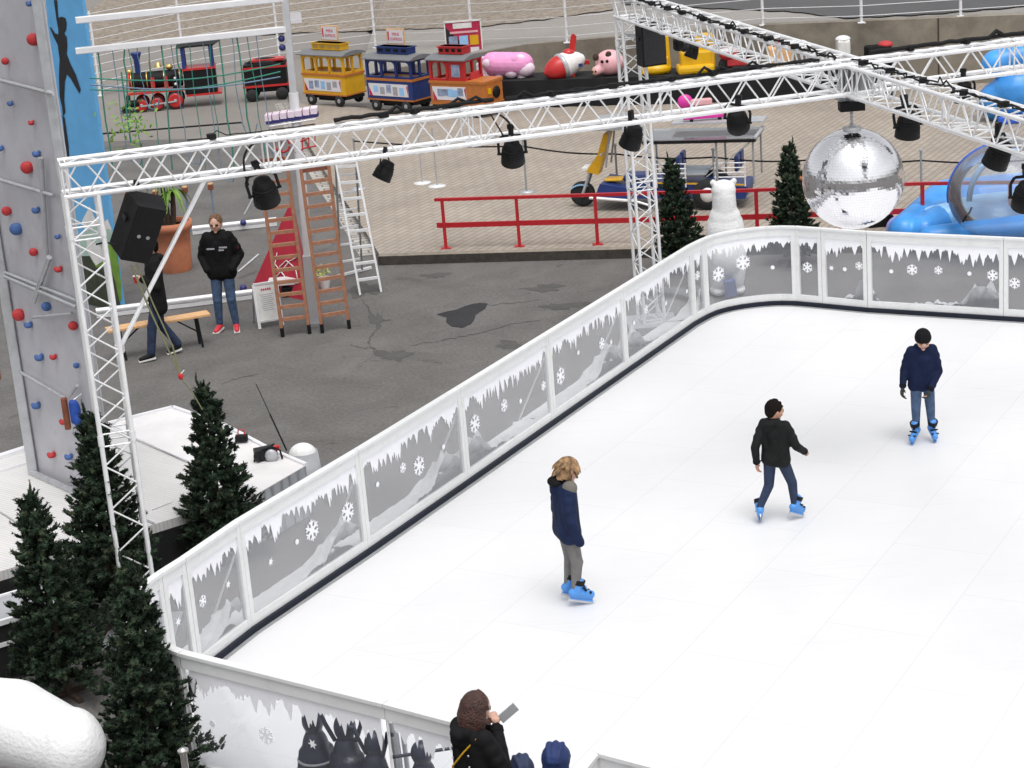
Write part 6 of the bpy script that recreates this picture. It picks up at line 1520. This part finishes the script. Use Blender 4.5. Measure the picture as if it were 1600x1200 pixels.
o = b.build('rope_net', M['holdred']); tag(o, 'small red rope net hanging right of the mast behind the truss', 'net')
b = MB(); q = near(441, 226, axis(2.9)); b.path([q+V(12*u*cos(a*.6), 0, 12*u*sin(a*.6)) for a in range(11)], 2*u, 5); b.path([q+V(0, -.02, 8*u), q+V(-3*u, 0, -22*u)], 1*u, 5)
o = b.build('rope_ring', M['holdred']); tag(o, 'red and grey rope ring hanging left of the mast behind the truss', 'ring')

# ------------------------------------------------------------ ladders
def ladder(label, f0, f1, ytop, mw, rungs, ry, foot=True, boxtop=True):
    a, c = W(*f0, 0), W(*f1, 0); za = up(a, ytop); t = thing('wooden_ladder', label, 'ladder', (a+c)/2, group='brown ladders at the mast')
    k = .04; A_ = lambda z: V(a.x-k*z*.6, a.y+.02*z, z); C_ = lambda z: V(c.x-k*z*.6, c.y+.02*z, z)
    for F in (A_, C_):
        s = part('rail', M[mw], t, lambda b: b.bar(F(.12), F(za), .045, .075, (0, 1, 0)))
        part('rubber_foot', M['black'], s, lambda b: b.bar(F(0), F(.14), .05, .08, (0, 1, 0)))
    for i in range(rungs):
        z = .26+i*(za-.42)/rungs; part('rung', M[mw], t, lambda b: b.bar(A_(z), C_(z), .05, .05))
    part('top_board', M['woodbox'], t, lambda b: b.hexa([A_(za-.20), C_(za-.20), C_(za-.20)+V(0, .03, 0), A_(za-.20)+V(0, .03, 0)], [A_(za), C_(za), C_(za)+V(0, .03, 0), A_(za)+V(0, .03, 0)]))
    return t
ladder('left brown ladder beside the white notice board', (442, 526), (484, 521), 250, 'wood', 12, 0)
ladder('right brown ladder between mast and white ladder', (504, 520), (546, 513), 250, 'wood', 12, 0)
a, c = W(563, 461, 0), W(596, 456, 0); za = up(W(560, 425, 0), 250); t = thing('white_ladder', 'white metal step ladder leaning open at the edge of the paving', 'ladder', a)
ta, tc_ = near(524, 250, V(a.x-.2, a.y+.55, 2.2)), near(556, 248, V(c.x-.2, c.y+.55, 2.2)); ba_, bc_ = W(533, 430, 0), W(566, 424, 0)
for p, q in ((a, ta), (c, tc_)): part('rail', M['alu'], t, lambda b: b.bar(p, q, .03, .06, (0, 1, 0)))
for p, q in ((ba_, ta), (bc_, tc_)): part('back_rail', M['grey'], t, lambda b: b.bar(p, q, .03, .05, (0, 1, 0)))
for i in range(8): f = .11+i*.12; part('rung', M['alu'], t, lambda b: b.bar(a.lerp(ta, f), c.lerp(tc_, f), .045, .04))
for i in range(6): f = .12+i*.15; part('back_rung', M['alu'], t, lambda b: b.bar(ba_.lerp(ta, f), bc_.lerp(tc_, f), .03, .03))
part('top_cap', M['alu'], t, lambda b: b.bar(ta, tc_, .10, .04))
part('floor_bar', M['alu'], t, lambda b: b.bar(W(525, 432, .03), W(580, 418, .03), .05, .04))
# notice board
a, c = W(406, 514, 0), W(442, 508, 0); z = up(a, 448); t = thing('notice_board', 'white A-frame notice board with red heading next to the left brown ladder', 'notice board', a)
dd = (c-a).normalized(); nb_ = Vector((dd.y, -dd.x, 0)); back = -nb_*.12
part('frame', M['alu'], t, lambda b: b.hexa([a, c, c+back*.2, a+back*.2], [a+back+V(0, 0, z), c+back+V(0, 0, z), c+back*1.2+V(0, 0, z), a+back*1.2+V(0, 0, z)]) if False else (b.bar(a, a+back+V(0, 0, z), .04, .03), b.bar(c, c+back+V(0, 0, z), .04, .03), b.bar(a+back+V(0, 0, z), c+back+V(0, 0, z), .04, .03), b.bar(a.lerp(a+back+V(0, 0, z), .16), c.lerp(c+back+V(0, 0, z), .16), .04, .03)))
for p in (a, c): part('back_leg', M['alu_dull'], t, lambda b: b.bar(p+back+V(0, 0, z), p+back*3.4, .03, .02))
f0, f1 = .17, .97
def bq(u_, v_, o=0): return a.lerp(c, u_)+(back+V(0, 0, z))*(f0+(f1-f0)*v_)+nb_*o
part('sheet', M['sole'], t, lambda b: b.hexa([bq(.03, 0), bq(.97, 0), bq(.97, 1), bq(.03, 1)], [bq(.03, 0, .012), bq(.97, 0, .012), bq(.97, 1, .012), bq(.03, 1, .012)]))
part('heading', M['textred'], t, lambda b: [b.add([bq(x, .84, .015), bq(x+.07, .84, .015), bq(x+.07, .90, .015), bq(x, .90, .015)], [(0, 1, 2, 3)]) for x in (.28, .37, .46, .55, .64)])
part('text_lines', M['textgrey'], t, lambda b: [b.add([bq(.2+.03*(k % 3), .72-.055*k, .015), bq(.8-.05*((k*2) % 3), .72-.055*k, .015), bq(.8-.05*((k*2) % 3), .735-.055*k, .015), bq(.2+.03*(k % 3), .735-.055*k, .015)], [(0, 1, 2, 3)]) for k in range(9)])
# red pyramid
M['crimson'] = mat('crimson_cloth', (0.40, 0.012, 0.03), 0.6, 0, 0.15, 5, 0.3, 9)
a, c = W(392, 452, 0), W(478, 470, 0); m_ = (a+c)/2+V(.05, .35, 0); ap = near(457, 308, m_+V(0, 0, 1.3)); d_ = W(486, 458, 0); e_ = W(435, 428, 0)
t = thing('red_pyramid', 'red cloth pyramid with white line drawings behind the left brown ladder', 'pyramid', a)
part('front_face', M['crimson'], t, lambda b: b.add([a, c, ap], [(0, 1, 2)])); 
b = MB(); b.add([c, d_, ap], [(0, 1, 2)]); b.build('side_face', M['signred'], t); b = MB(); b.add([d_, e_, ap, a], [(0, 1, 2), (1, 3, 2)]); b.build('rear_face', M['redp'], t)
def pf(u_, v_): return a.lerp(c, u_).lerp(ap, v_)
nf = (c-a).cross(ap-a).normalized(); nf = nf if nf.y < 0 else -nf
part('white_drawing', M['sole'], t, lambda b: [b.path([pf(*p)+nf*.012 for p in L], .010, 5) for L in ([(.25, .06), (.45, .2), (.7, .36), (.95, .42)], [(.3, .42), (.32, .30), (.5, .24), (.72, .14), (.9, .16), (.85, .30), (.6, .36), (.45, .28)])])
# small things at its foot
P = W(455, 462, 0); u = px(P, 1); t = thing('tray_cart', 'low silver tray rack with a black box at the foot of the red pyramid', 'rack', P)
part('tray', M['alu'], t, lambda b: [b.box(P+V(-10*u, 0, (28-7*k)*u), (44*u, 20*u, 2*u)) for k in range(2)]); part('box', M['black'], t, lambda b: b.box(P+V(4*u, 0, 8*u), (34*u, 18*u, 15*u)), bevel=.01); part('post', M['alu_dull'], t, lambda b: [b.tube(P+V(dx*u, -6*u, 0), P+V(dx*u, -6*u, 28*u), 1.2*u) for dx in (-30, 11)])
P = W(508, 450, 0); t = thing('bucket', 'small white bucket with greenery seen through the right brown ladder', 'bucket', P)
part('bucket', M['sole'], t, lambda b: b.lathe([(.07, 0), (.10, .16), (.10, .18)], P, 14)); b = MB()
for i in range(70): p = P+V(rr.gauss(0, .05), rr.gauss(0, .05), .2+rr.random()*.16); d = V(rr.uniform(-1, 1), rr.uniform(-1, 1), rr.uniform(0, 1)).normalized()*.07; s = d.orthogonal().normalized()*.014; b.add([p, p+d*.5+s, p+d, p+d*.5-s], [(0, 1, 2, 3)])
b.build('leaves', M['lime'], t, fixn=False)

# ------------------------------------------------------------ bench, pot, speakers
a, c = W(166, 516, .47), W(326, 489, .47); t = thing('beer_bench', 'long narrow wooden bench behind the walking man', 'bench', V(a.x, a.y, 0)); d = (c-a).normalized(); nn = Vector((-d.y, d.x, 0))
part('seat', M['bench'], t, lambda b: b.bar(a, c, .25, .035), bevel=.005)
for f in (.12, .87):
    p = a.lerp(c, f)
    for s_ in (-1, 1): part('leg', M['blackmetal'], t, lambda b: b.bar(p+nn*.09*s_-V(0, 0, .02), V(p.x, p.y, 0)+nn*.11*s_+d*.03, .025, .025))
    part('leg_brace', M['blackmetal'], t, lambda b: b.bar(p+V(0, 0, -.25), p+d*(.3 if f < .5 else -.3)+V(0, 0, -.03), .02, .02))
P = W(276, 422, 0); hp_ = up(P+V(0, -.3, 0), 352); r = wid(29, P); t = thing('plant_pot', 'large terracotta pot with a palm plant behind the hanging speaker', 'plant pot', P)
part('pot', M['terracotta'], t, lambda b: b.lathe([(r*.80, 0), (r*.86, .08), (r*.93, hp_*.5), (r*.98, hp_*.82), (r*1.12, hp_*.84), (r*1.14, hp_), (r*1.0, hp_), (r*.96, hp_*.9)], P, 36))
part('soil', M['soil'], t, lambda b: b.lathe([(r*.96, hp_*.88), (r*.96, hp_*.90)], P, 28))
pl = thing('palm_plant', 'tall palm plant with long drooping leaves growing in the terracotta pot', 'plant', P+V(0, 0, hp_*.9))
for (dx, hh) in ((-.05, .72), (.08, .5), (-.14, .4)):
    part('stem', M['bark'], pl, lambda b: b.path([P+V(dx*.5, 0, hp_*.88), P+V(dx, .02, hp_+hh*.5), P+V(dx*1.3, 0, hp_+hh)], [.05, .045, .03], 8)); b = MB(); q = P+V(dx*1.3, 0, hp_+hh)
    for i in range(20):
        az = rr.uniform(0, 6.28); l = rr.uniform(.22, .42); o = V(cos(az), sin(az), 0); s = V(-o.y, o.x, 0)*.025; pr = None
        for k in range(7):
            u_ = k/6; p = q+o*l*u_+V(0, 0, .25*u_-.55*u_*u_); w = s*(sin(pi*min(.97, u_+.08))+.1); cu_ = (p-w, p+w)
            if pr: b.add([pr[0], pr[1], cu_[1], cu_[0]], [(0, 1, 2, 3)])
            pr = cu_
    b.build('leaves', M['green'], pl, fixn=False)
def speaker(label, c, size, R, back=False):
    t = thing('loudspeaker', label, 'speaker', c, R=R); w, d, h = size
    part('cabinet', M['black'], t, lambda b: b.prism([(-w/2, -d/2), (w/2, -d/2), (w/2*.8, d/2), (-w/2*.8, d/2)], (0, 0, -h/2), (1, 0, 0), (0, 1, 0), (0, 0, h)), world=False, bevel=.012)
    part('grille', M['rubber'], t, lambda b: b.box((0, -d/2-.004, 0), (w*.9, .008, h*.92)), world=False)
    for s_ in (-1, 1): part('socket', M['grey'], t, lambda b: b.lathe([(.018, 0), (.018, .004)], (s_*.045, d/2, -.02), 12, Matrix.Rotation(-pi/2, 3, 'X')), world=False)
    for s_ in (-1, 1): part('handle', M['blackmetal'], t, lambda b: b.box((s_*(w/2*.9+.012), 0, .08), (.02, .10, .05)), world=False)
    return t
spc = near(218, 355, on(LT, LT_top, 355)+V(0, .2, 0))
Rs = Matrix.Rotation(radians(22), 3, 'Y') @ Matrix.Rotation(pi+.45, 3, 'Z') @ Matrix.Rotation(radians(-8), 3, 'X')
speaker('large black speaker hanging tilted beside the left truss tower', spc, (.36, .34, .58), Rs)
b = MB(); tp2 = near(212, 300, spc); q = near(213, 285, spc); b.tube(tp2-V(0, 0, .05), q, .012); b.box(q, (.05, .05, .05)); b.path([near(180, 383, spc), near(165, 378, spc), near(150, 382, spc)], .010); o = b.build('speaker_bracket', M['blackmetal']); tag(o, 'black bracket and cable tying the tilted speaker to the left truss', 'bracket')
s2 = near(1013, 64, RT_top)+V(.0, -.2, 0)
speaker('upright black speaker mounted at the top of the rear truss tower', s2, (.36, .30, .60), ZRt(.35))
b = MB(); b.bar(s2+V(-.1, .1, .1), s2+V(-.35, .25, .1), .04, .04); b.tube(s2+V(0, 0, .3), s2+V(0, .05, .45), .012); o = b.build('speaker_bracket', M['alu_dull']); tag(o, 'metal bracket holding the upright speaker on the rear truss tower', 'bracket')
# yellow-green straps hanging below the tilted speaker with red carabiners
b = MB(); pts = [near(205, 415, spc), near(232, 480, spc), near(262, 545, spc), near(282, 585, spc)]; b.path(pts, .010, 5); b.path([p+V(.05, 0, .02) for p in pts[:3]]+[pts[3]], .008, 5); o = b.build('strap', M['ropegrey']); tag(o, 'olive strap hanging from the tilted speaker in front of the walking man', 'strap')
t = thing('carabiner', 'red carabiner at the lower end of the olive strap', 'carabiner', pts[3]); part('body', M['redp'], t, lambda b: b.ball(pts[3]-V(0, 0, .02), (.028, .02, .035), 10, 8)); part('gate', M['alu'], t, lambda b: b.tube(pts[3], pts[3]+V(.04, 0, .04), .006)); 
b = MB(); p0 = pts[3]-V(0, 0, .04); b.path([p0, near(300, 612, p0), near(316, 640, p0)], .006, 5); o = b.build('strap', M['ropegrey']); tag(o, 'thin olive strap running from the red carabiner down to the fir', 'strap')

# ------------------------------------------------------------ bears
P = W(1138, 462, 0); h = up(P, 279); t = thing('bear_statue', 'white polar bear statue standing upright behind the far corner of the rink', 'bear statue', P); k = h/1.78
b = MB()
cap(b, P+V(-.12, 0, .22)*k, .13*k, P+V(-.13, 0, .5)*k, .17*k); cap(b, P+V(.12, 0, .22)*k, .13*k, P+V(.13, 0, .5)*k, .17*k)
b.ball(P+V(0, 0, .62)*k, (.30*k, .25*k, .34*k), 20, 14); b.ball(P+V(0, 0, .98)*k, (.285*k, .23*k, .36*k), 20, 14); b.ball(P+V(0, .0, 1.18)*k, (.24*k, .20*k, .24*k), 18, 12)
cap(b, P+V(0, 0, 1.25)*k, .185*k, P+V(0, 0, 1.52)*k, .175*k); b.ball(P+V(0, .02, 1.60)*k, (.185*k, .18*k, .16*k), 18, 12); b.ball(P+V(0, .17, 1.56)*k, (.08*k, .12*k, .07*k), 12, 8)
for s_ in (-1, 1): b.ball(P+V(s_*.155, 0, 1.73)*k, (.05*k, .035*k, .055*k), 10, 8); cap(b, P+V(s_*.17, .02, 1.12)*k, .10*k, P+V(s_*.20, .14, .80)*k, .085*k); b.ball(P+V(s_*.14, .05, .08)*k, (.13*k, .18*k, .08*k), 12, 8)
soft('bear_body', b, M['fur'], t, .018, 6, world=True)
part('nose', M['black'], t, lambda b: b.ball(P+V(0, .285, 1.57)*k, .025*k, 10, 8))
P2 = near(1138, 450, P+V(0, -.25, .1)); b = MB(); b.box(P2+V(.03, 0, 0), (.17, .12, .26), Matrix.Rotation(-.1, 3, 'Y')); o = b.build('blue_container', M['bluebag'], bevel=.015); tag(o, 'bluish canister standing at the feet of the upright bear statue', 'canister')
# bear at the lower left
P = W(40, 1180, 0)-V(.05, .2, 0); zt_ = 1.12
t = thing('bear_statue', 'white furry back of a large bear statue at the bottom left corner', 'bear statue', P)
b = MB(); c0 = W(112, 1166, .70); c1 = W(20, 1130, .78); c2 = W(-130, 1130, .80)
b.ball(c0+V(0, 0, 0), (.27, .30, .32), 20, 14); b.ball(c1, (.36, .36, .36), 20, 14); b.ball(c2, (.44, .42, .46), 20, 14); cap(b, c0, .28, c1, .36, 20); cap(b, c1, .36, c2, .42, 20)
for c_, dx in ((c0, .02), (c2, .1)):
    for dy in (-.15, .15): cap(b, V(c_.x+dx, c_.y+dy, .5), .15, V(c_.x+dx, c_.y+dy, .10), .12); b.ball(V(c_.x+dx+.03, c_.y+dy-.05, .06), (.13, .17, .06), 12, 8)
h0 = c2+V(-.65, -.05, -.02); cap(b, c2, .34, h0, .24, 18); b.ball(h0+V(-.12, 0, 0), (.24, .2, .2), 18, 12); cap(b, h0+V(-.2, 0, -.04), .12, h0+V(-.42, 0, -.08), .085)
for s_ in (-1, 1): b.ball(h0+V(-.06, s_*.15, .17), (.04, .06, .07), 10, 8)
soft('bear_body', b, M['snowfur'], t, .022, 8, world=True)
part('nose', M['black'], t, lambda b: b.ball(h0+V(-.5, 0, -.07), .03, 10, 8))

# ------------------------------------------------------------ inflatables on the right
P = W(1470, 362, ZB); t = thing('inflatable_pool', 'blue inflatable pool wall behind the red railing', 'inflatable', P)
def infl(nm, caps_, m, v=.03): 
    b = MB()
    for p0, r0_, p1, r1_ in caps_: cap(b, p0, r0_, p1, r1_, 16)
    return soft(nm, b, M[m], t, v, 4, world=True)
a0, a1, a2 = W(1412, 362, ZB+.18), W(1480, 318, ZB+.25), W(1640, 305, ZB+.3)
infl('outer_tube', [(a0, .26, a1, .40), (a1, .40, a2, .42), (a0+V(.3, -.1, 0), .26, a1+V(.35, -.1, 0), .36)], 'inflblue')
infl('inner_tube', [(W(1445, 350, ZB+.2), .26, W(1530, 336, ZB+.25), .34), (W(1530, 336, ZB+.25), .34, W(1650, 330, ZB+.3), .40)], 'inflpale')
infl('front_tube', [(W(1455, 372, ZB+.16), .20, W(1660, 358, ZB+.2), .30)], 'inflblue')
infl('end_cushion', [(W(1405, 358, ZB+.14), .22, W(1448, 364, ZB+.14), .20)], 'infllilac')
infl('end_cushion', [(W(1452, 315, ZB+.22), .20, W(1470, 340, ZB+.22), .24)], 'infldeep')
part('water', M['inflblue'], t, lambda b: b.hexa([W(1450, 352, ZB+.02), W(1700, 352, ZB+.02), W(1700, 300, ZB+.02), W(1490, 305, ZB+.02)], [W(1450, 352, ZB+.12), W(1700, 352, ZB+.12), W(1700, 300, ZB+.12), W(1490, 305, ZB+.12)]))
P = near(1572, 300, W(1572, 330, ZB+.6)); r = wid(90, P); t = thing('clear_bubble', 'large transparent walk-in ball with blue rim on the inflatable pool', 'inflatable ball', P)
part('bubble', M['bubble'], t, lambda b: b.ball(P, (r, r, r*.88), 48, 28))
part('blue_band', M['infldeep'], t, lambda b: b.path([P+V(r*.99*cos(a), .1, r*.87*sin(a)) for a in [pi*.55+pi*.5*i/20 for i in range(21)]], .022, 6))
part('light_band', M['inflpale'], t, lambda b: b.path([P+V(r*.75*cos(a), -.45*r, r*.80*sin(a)) for a in [pi*.45+pi*.55*i/20 for i in range(21)]], .05, 6))
part('zipper', M['black'], t, lambda b: b.path([P+V(-r*.80+.08*r*cos(a), -.5*r, -.1*r-.25*r*a/3) for a in range(4)], .015, 6))
P = W(1590, 185, ZB); t = thing('inflatable_figure', 'tall rounded blue inflatable behind the truss at the upper right edge', 'inflatable', P); u = px(P, 1)
infl('lower_body', [(P+V(-30*u, 0, 30*u), 32*u, P+V(30*u, 0, 30*u), 36*u), (P+V(-5*u, -8*u, 42*u), 40*u, P+V(40*u, 0, 50*u), 40*u)], 'inflblue', .05)
infl('upper_body', [(P+V(-35*u, 0, 88*u), 22*u, P+V(30*u, 0, 96*u), 28*u)], 'inflblue', .05)
part('foot_panel', M['infldeep'], t, lambda b: b.box(P+V(-6*u, -38*u, 6*u), (70*u, 8*u, 12*u)), bevel=.03)
b = MB(); P = W(1372, 366, 0); b.box(P+V(.02, 0, .2), (.38, .3, .4)); b.box(P+V(.0, 0, .41), (.34, .26, .02)); o = b.build('flight_case', M['black'], bevel=.01); tag(o, 'black case behind the far barrier, under the mirror ball', 'case')
b = MB(); P = near(1398, 345, W(1398, 355, ZB)); b.path([P+V(-.08, 0, .12), P, P+V(.04, 0, -.06), P+V(-.02, 0, -.12)], .03, 8); o = b.build('black_hose', M['black']); tag(o, 'short black hose end at the right side of the mirror ball', 'hose')
P = W(1268, 322, ZB); t = thing('orange_crate', 'small orange and wood crate between fir and mirror ball', 'crate', P)
part('crate', M['bench'], t, lambda b: b.box(P+V(0, 0, .25), (.5, .35, .5)), bevel=.01); part('lid', M['orange'], t, lambda b: b.box(P+V(0, 0, .53), (.56, .4, .06)), bevel=.008)

# ------------------------------------------------------------ dark skating aids inside the near barrier
SA = 'dark skating aids parked along the near barrier'
def aid(label, px_, py_, kind, hgt, rz):
    P = W(px_, py_, hgt); P.z = ZR; t = thing('skating_aid', label, 'skating aid', P, rz, group=SA); b = MB(); k = hgt
    if kind != 'stick':
        b.ball((0, 0, .36*k), (.16*k, .15*k, .36*k), 18, 12); b.ball((0, 0, .55*k), (.13*k, .12*k, .22*k), 18, 12); b.ball((0, .02*k, .83*k), (.105*k, .12*k, .14*k), 16, 10)
        cap(b, (-.13*k, 0, .55*k), .035*k, (-.19*k, .0, .28*k), .025*k); cap(b, (.13*k, 0, .55*k), .035*k, (.19*k, .0, .28*k), .025*k); cap(b, (0, .10*k, .82*k), .03*k, (0, .20*k, .80*k), .01*k)
        soft('body', b, M['aid'], t, .014, 3)
        part('belly', M['sole'], t, lambda b: b.ball((0, .07*k, .38*k), (.12*k, .10*k, .28*k), 16, 10), world=False)
        if kind == 'handles':
            for s_ in (-1, 1): part('handle', M['aid'], t, lambda b: b.path([(s_*.10*k, 0, .70*k), (s_*.17*k, -.02*k, .88*k), (s_*.20*k, -.03*k, 1.0*k), (s_*.28*k, -.04*k, 1.0*k)], .022*k, 8), world=False)
        part('feet', M['yellow'], t, lambda b: (b.ball((-.08*k, .05*k, .02), (.07, .10, .02), 12, 6), b.ball((.08*k, .05*k, .02), (.07, .10, .02), 12, 6)), world=False)
        if kind == 'ring': part('ring', M['grey'], t, lambda b: b.path([(.175*k*cos(a), .165*k*sin(a), .46*k) for a in [2*pi*i/24 for i in range(25)]], .012*k, 6), world=False)
    else:
        b.ball((0, 0, .80*k), (.11*k, .11*k, .13*k), 16, 10); b.ball((0, 0, .38*k), (.15*k, .14*k, .38*k), 16, 12); soft('body', b, M['aid'], t, .014, 3)
        part('handle_bar', M['aid'], t, lambda b: b.tube((-.30*k, 0, .80*k), (.30*k, 0, .80*k), .018*k), world=False)
M['aid'] = mat('navy_black_plastic', (0.012, 0.017, 0.040), .35, 0, .2, 8)
aid('leftmost dark skating aid with a grey ring around its belly', 487, 1112, 'ring', .86, .2)
aid('dark penguin-shaped skating aid with two raised handles, second from the left', 536, 1122, 'handles', .86, -.2)
aid('third dark skating aid, lower and leaning right', 582, 1150, 'handles', .76, -.5)
aid('rightmost dark skating aid with a horizontal handle bar, beside the woman', 657, 1158, 'stick', .80, .15)
P = W(617, 1128, .86); b = MB(); b.path([V(P.x, P.y, ZR), V(P.x-.01, P.y, .6), V(P.x-.02, P.y+.01, .86)], .035, 10); b.tube(V(P.x+.07, P.y, ZR), V(P.x+.05, P.y, .9), .02); o = b.build('grey_stand', M['alu_dull']); tag(o, 'narrow grey stand between the third and the rightmost skating aid', 'stand')

# low equipment cart at the left edge and rope post at the bottom
P = W(-40, 1000, 0); t = thing('equipment_cart', 'low cart with black sides and white edges, cut by the left edge behind the fir', 'cart', P)
a, c, d_, e_ = W(-260, 1010, .62), W(70, 912, .62), W(95, 945, .62), W(-260, 1050, .62)
part('top', M['tarp'], t, lambda b: b.hexa([p-V(0, 0, .03) for p in (a, c, d_, e_)], [a, c, d_, e_])); part('edge', M['whitepaint'], t, lambda b: (b.bar(e_, d_, .04, .05), b.bar(a, c, .03, .04), b.bar(e_-V(0, 0, .22), d_-V(0, 0, .22), .03, .04)))
part('side', M['skirt'], t, lambda b: b.add([d_-V(0, 0, .02), e_-V(0, 0, .02), V(e_.x, e_.y, .04), V(d_.x, d_.y, .04)], [(0, 1, 2, 3)]))
for f in (.55, .9): part('wheel', M['rubber'], t, lambda b: b.lathe([(.02, -.02), (.07, -.02), (.07, .02), (.02, .02)], V(e_.lerp(d_, f).x, e_.lerp(d_, f).y-.02, .07), 14, YR))
P = W(285, 1168, 1.0); P.z = 0; t = thing('barrier_post', 'shiny metal post with a round cap in front of the foreground fir', 'post', P)
M['chrome'] = mat('chrome', (.7, .68, .66), .18, 1, .05)
part('pole', M['chrome'], t, lambda b: b.tube(P, P+V(0, 0, .97), .027, n=16)); part('cap', M['chrome'], t, lambda b: b.lathe([(.03, .95), (.042, .965), (.042, .985), (.015, 1.0)], P, 18)); part('base', M['chrome'], t, lambda b: b.lathe([(.16, 0), (.16, .02), (.03, .04)], P, 24))
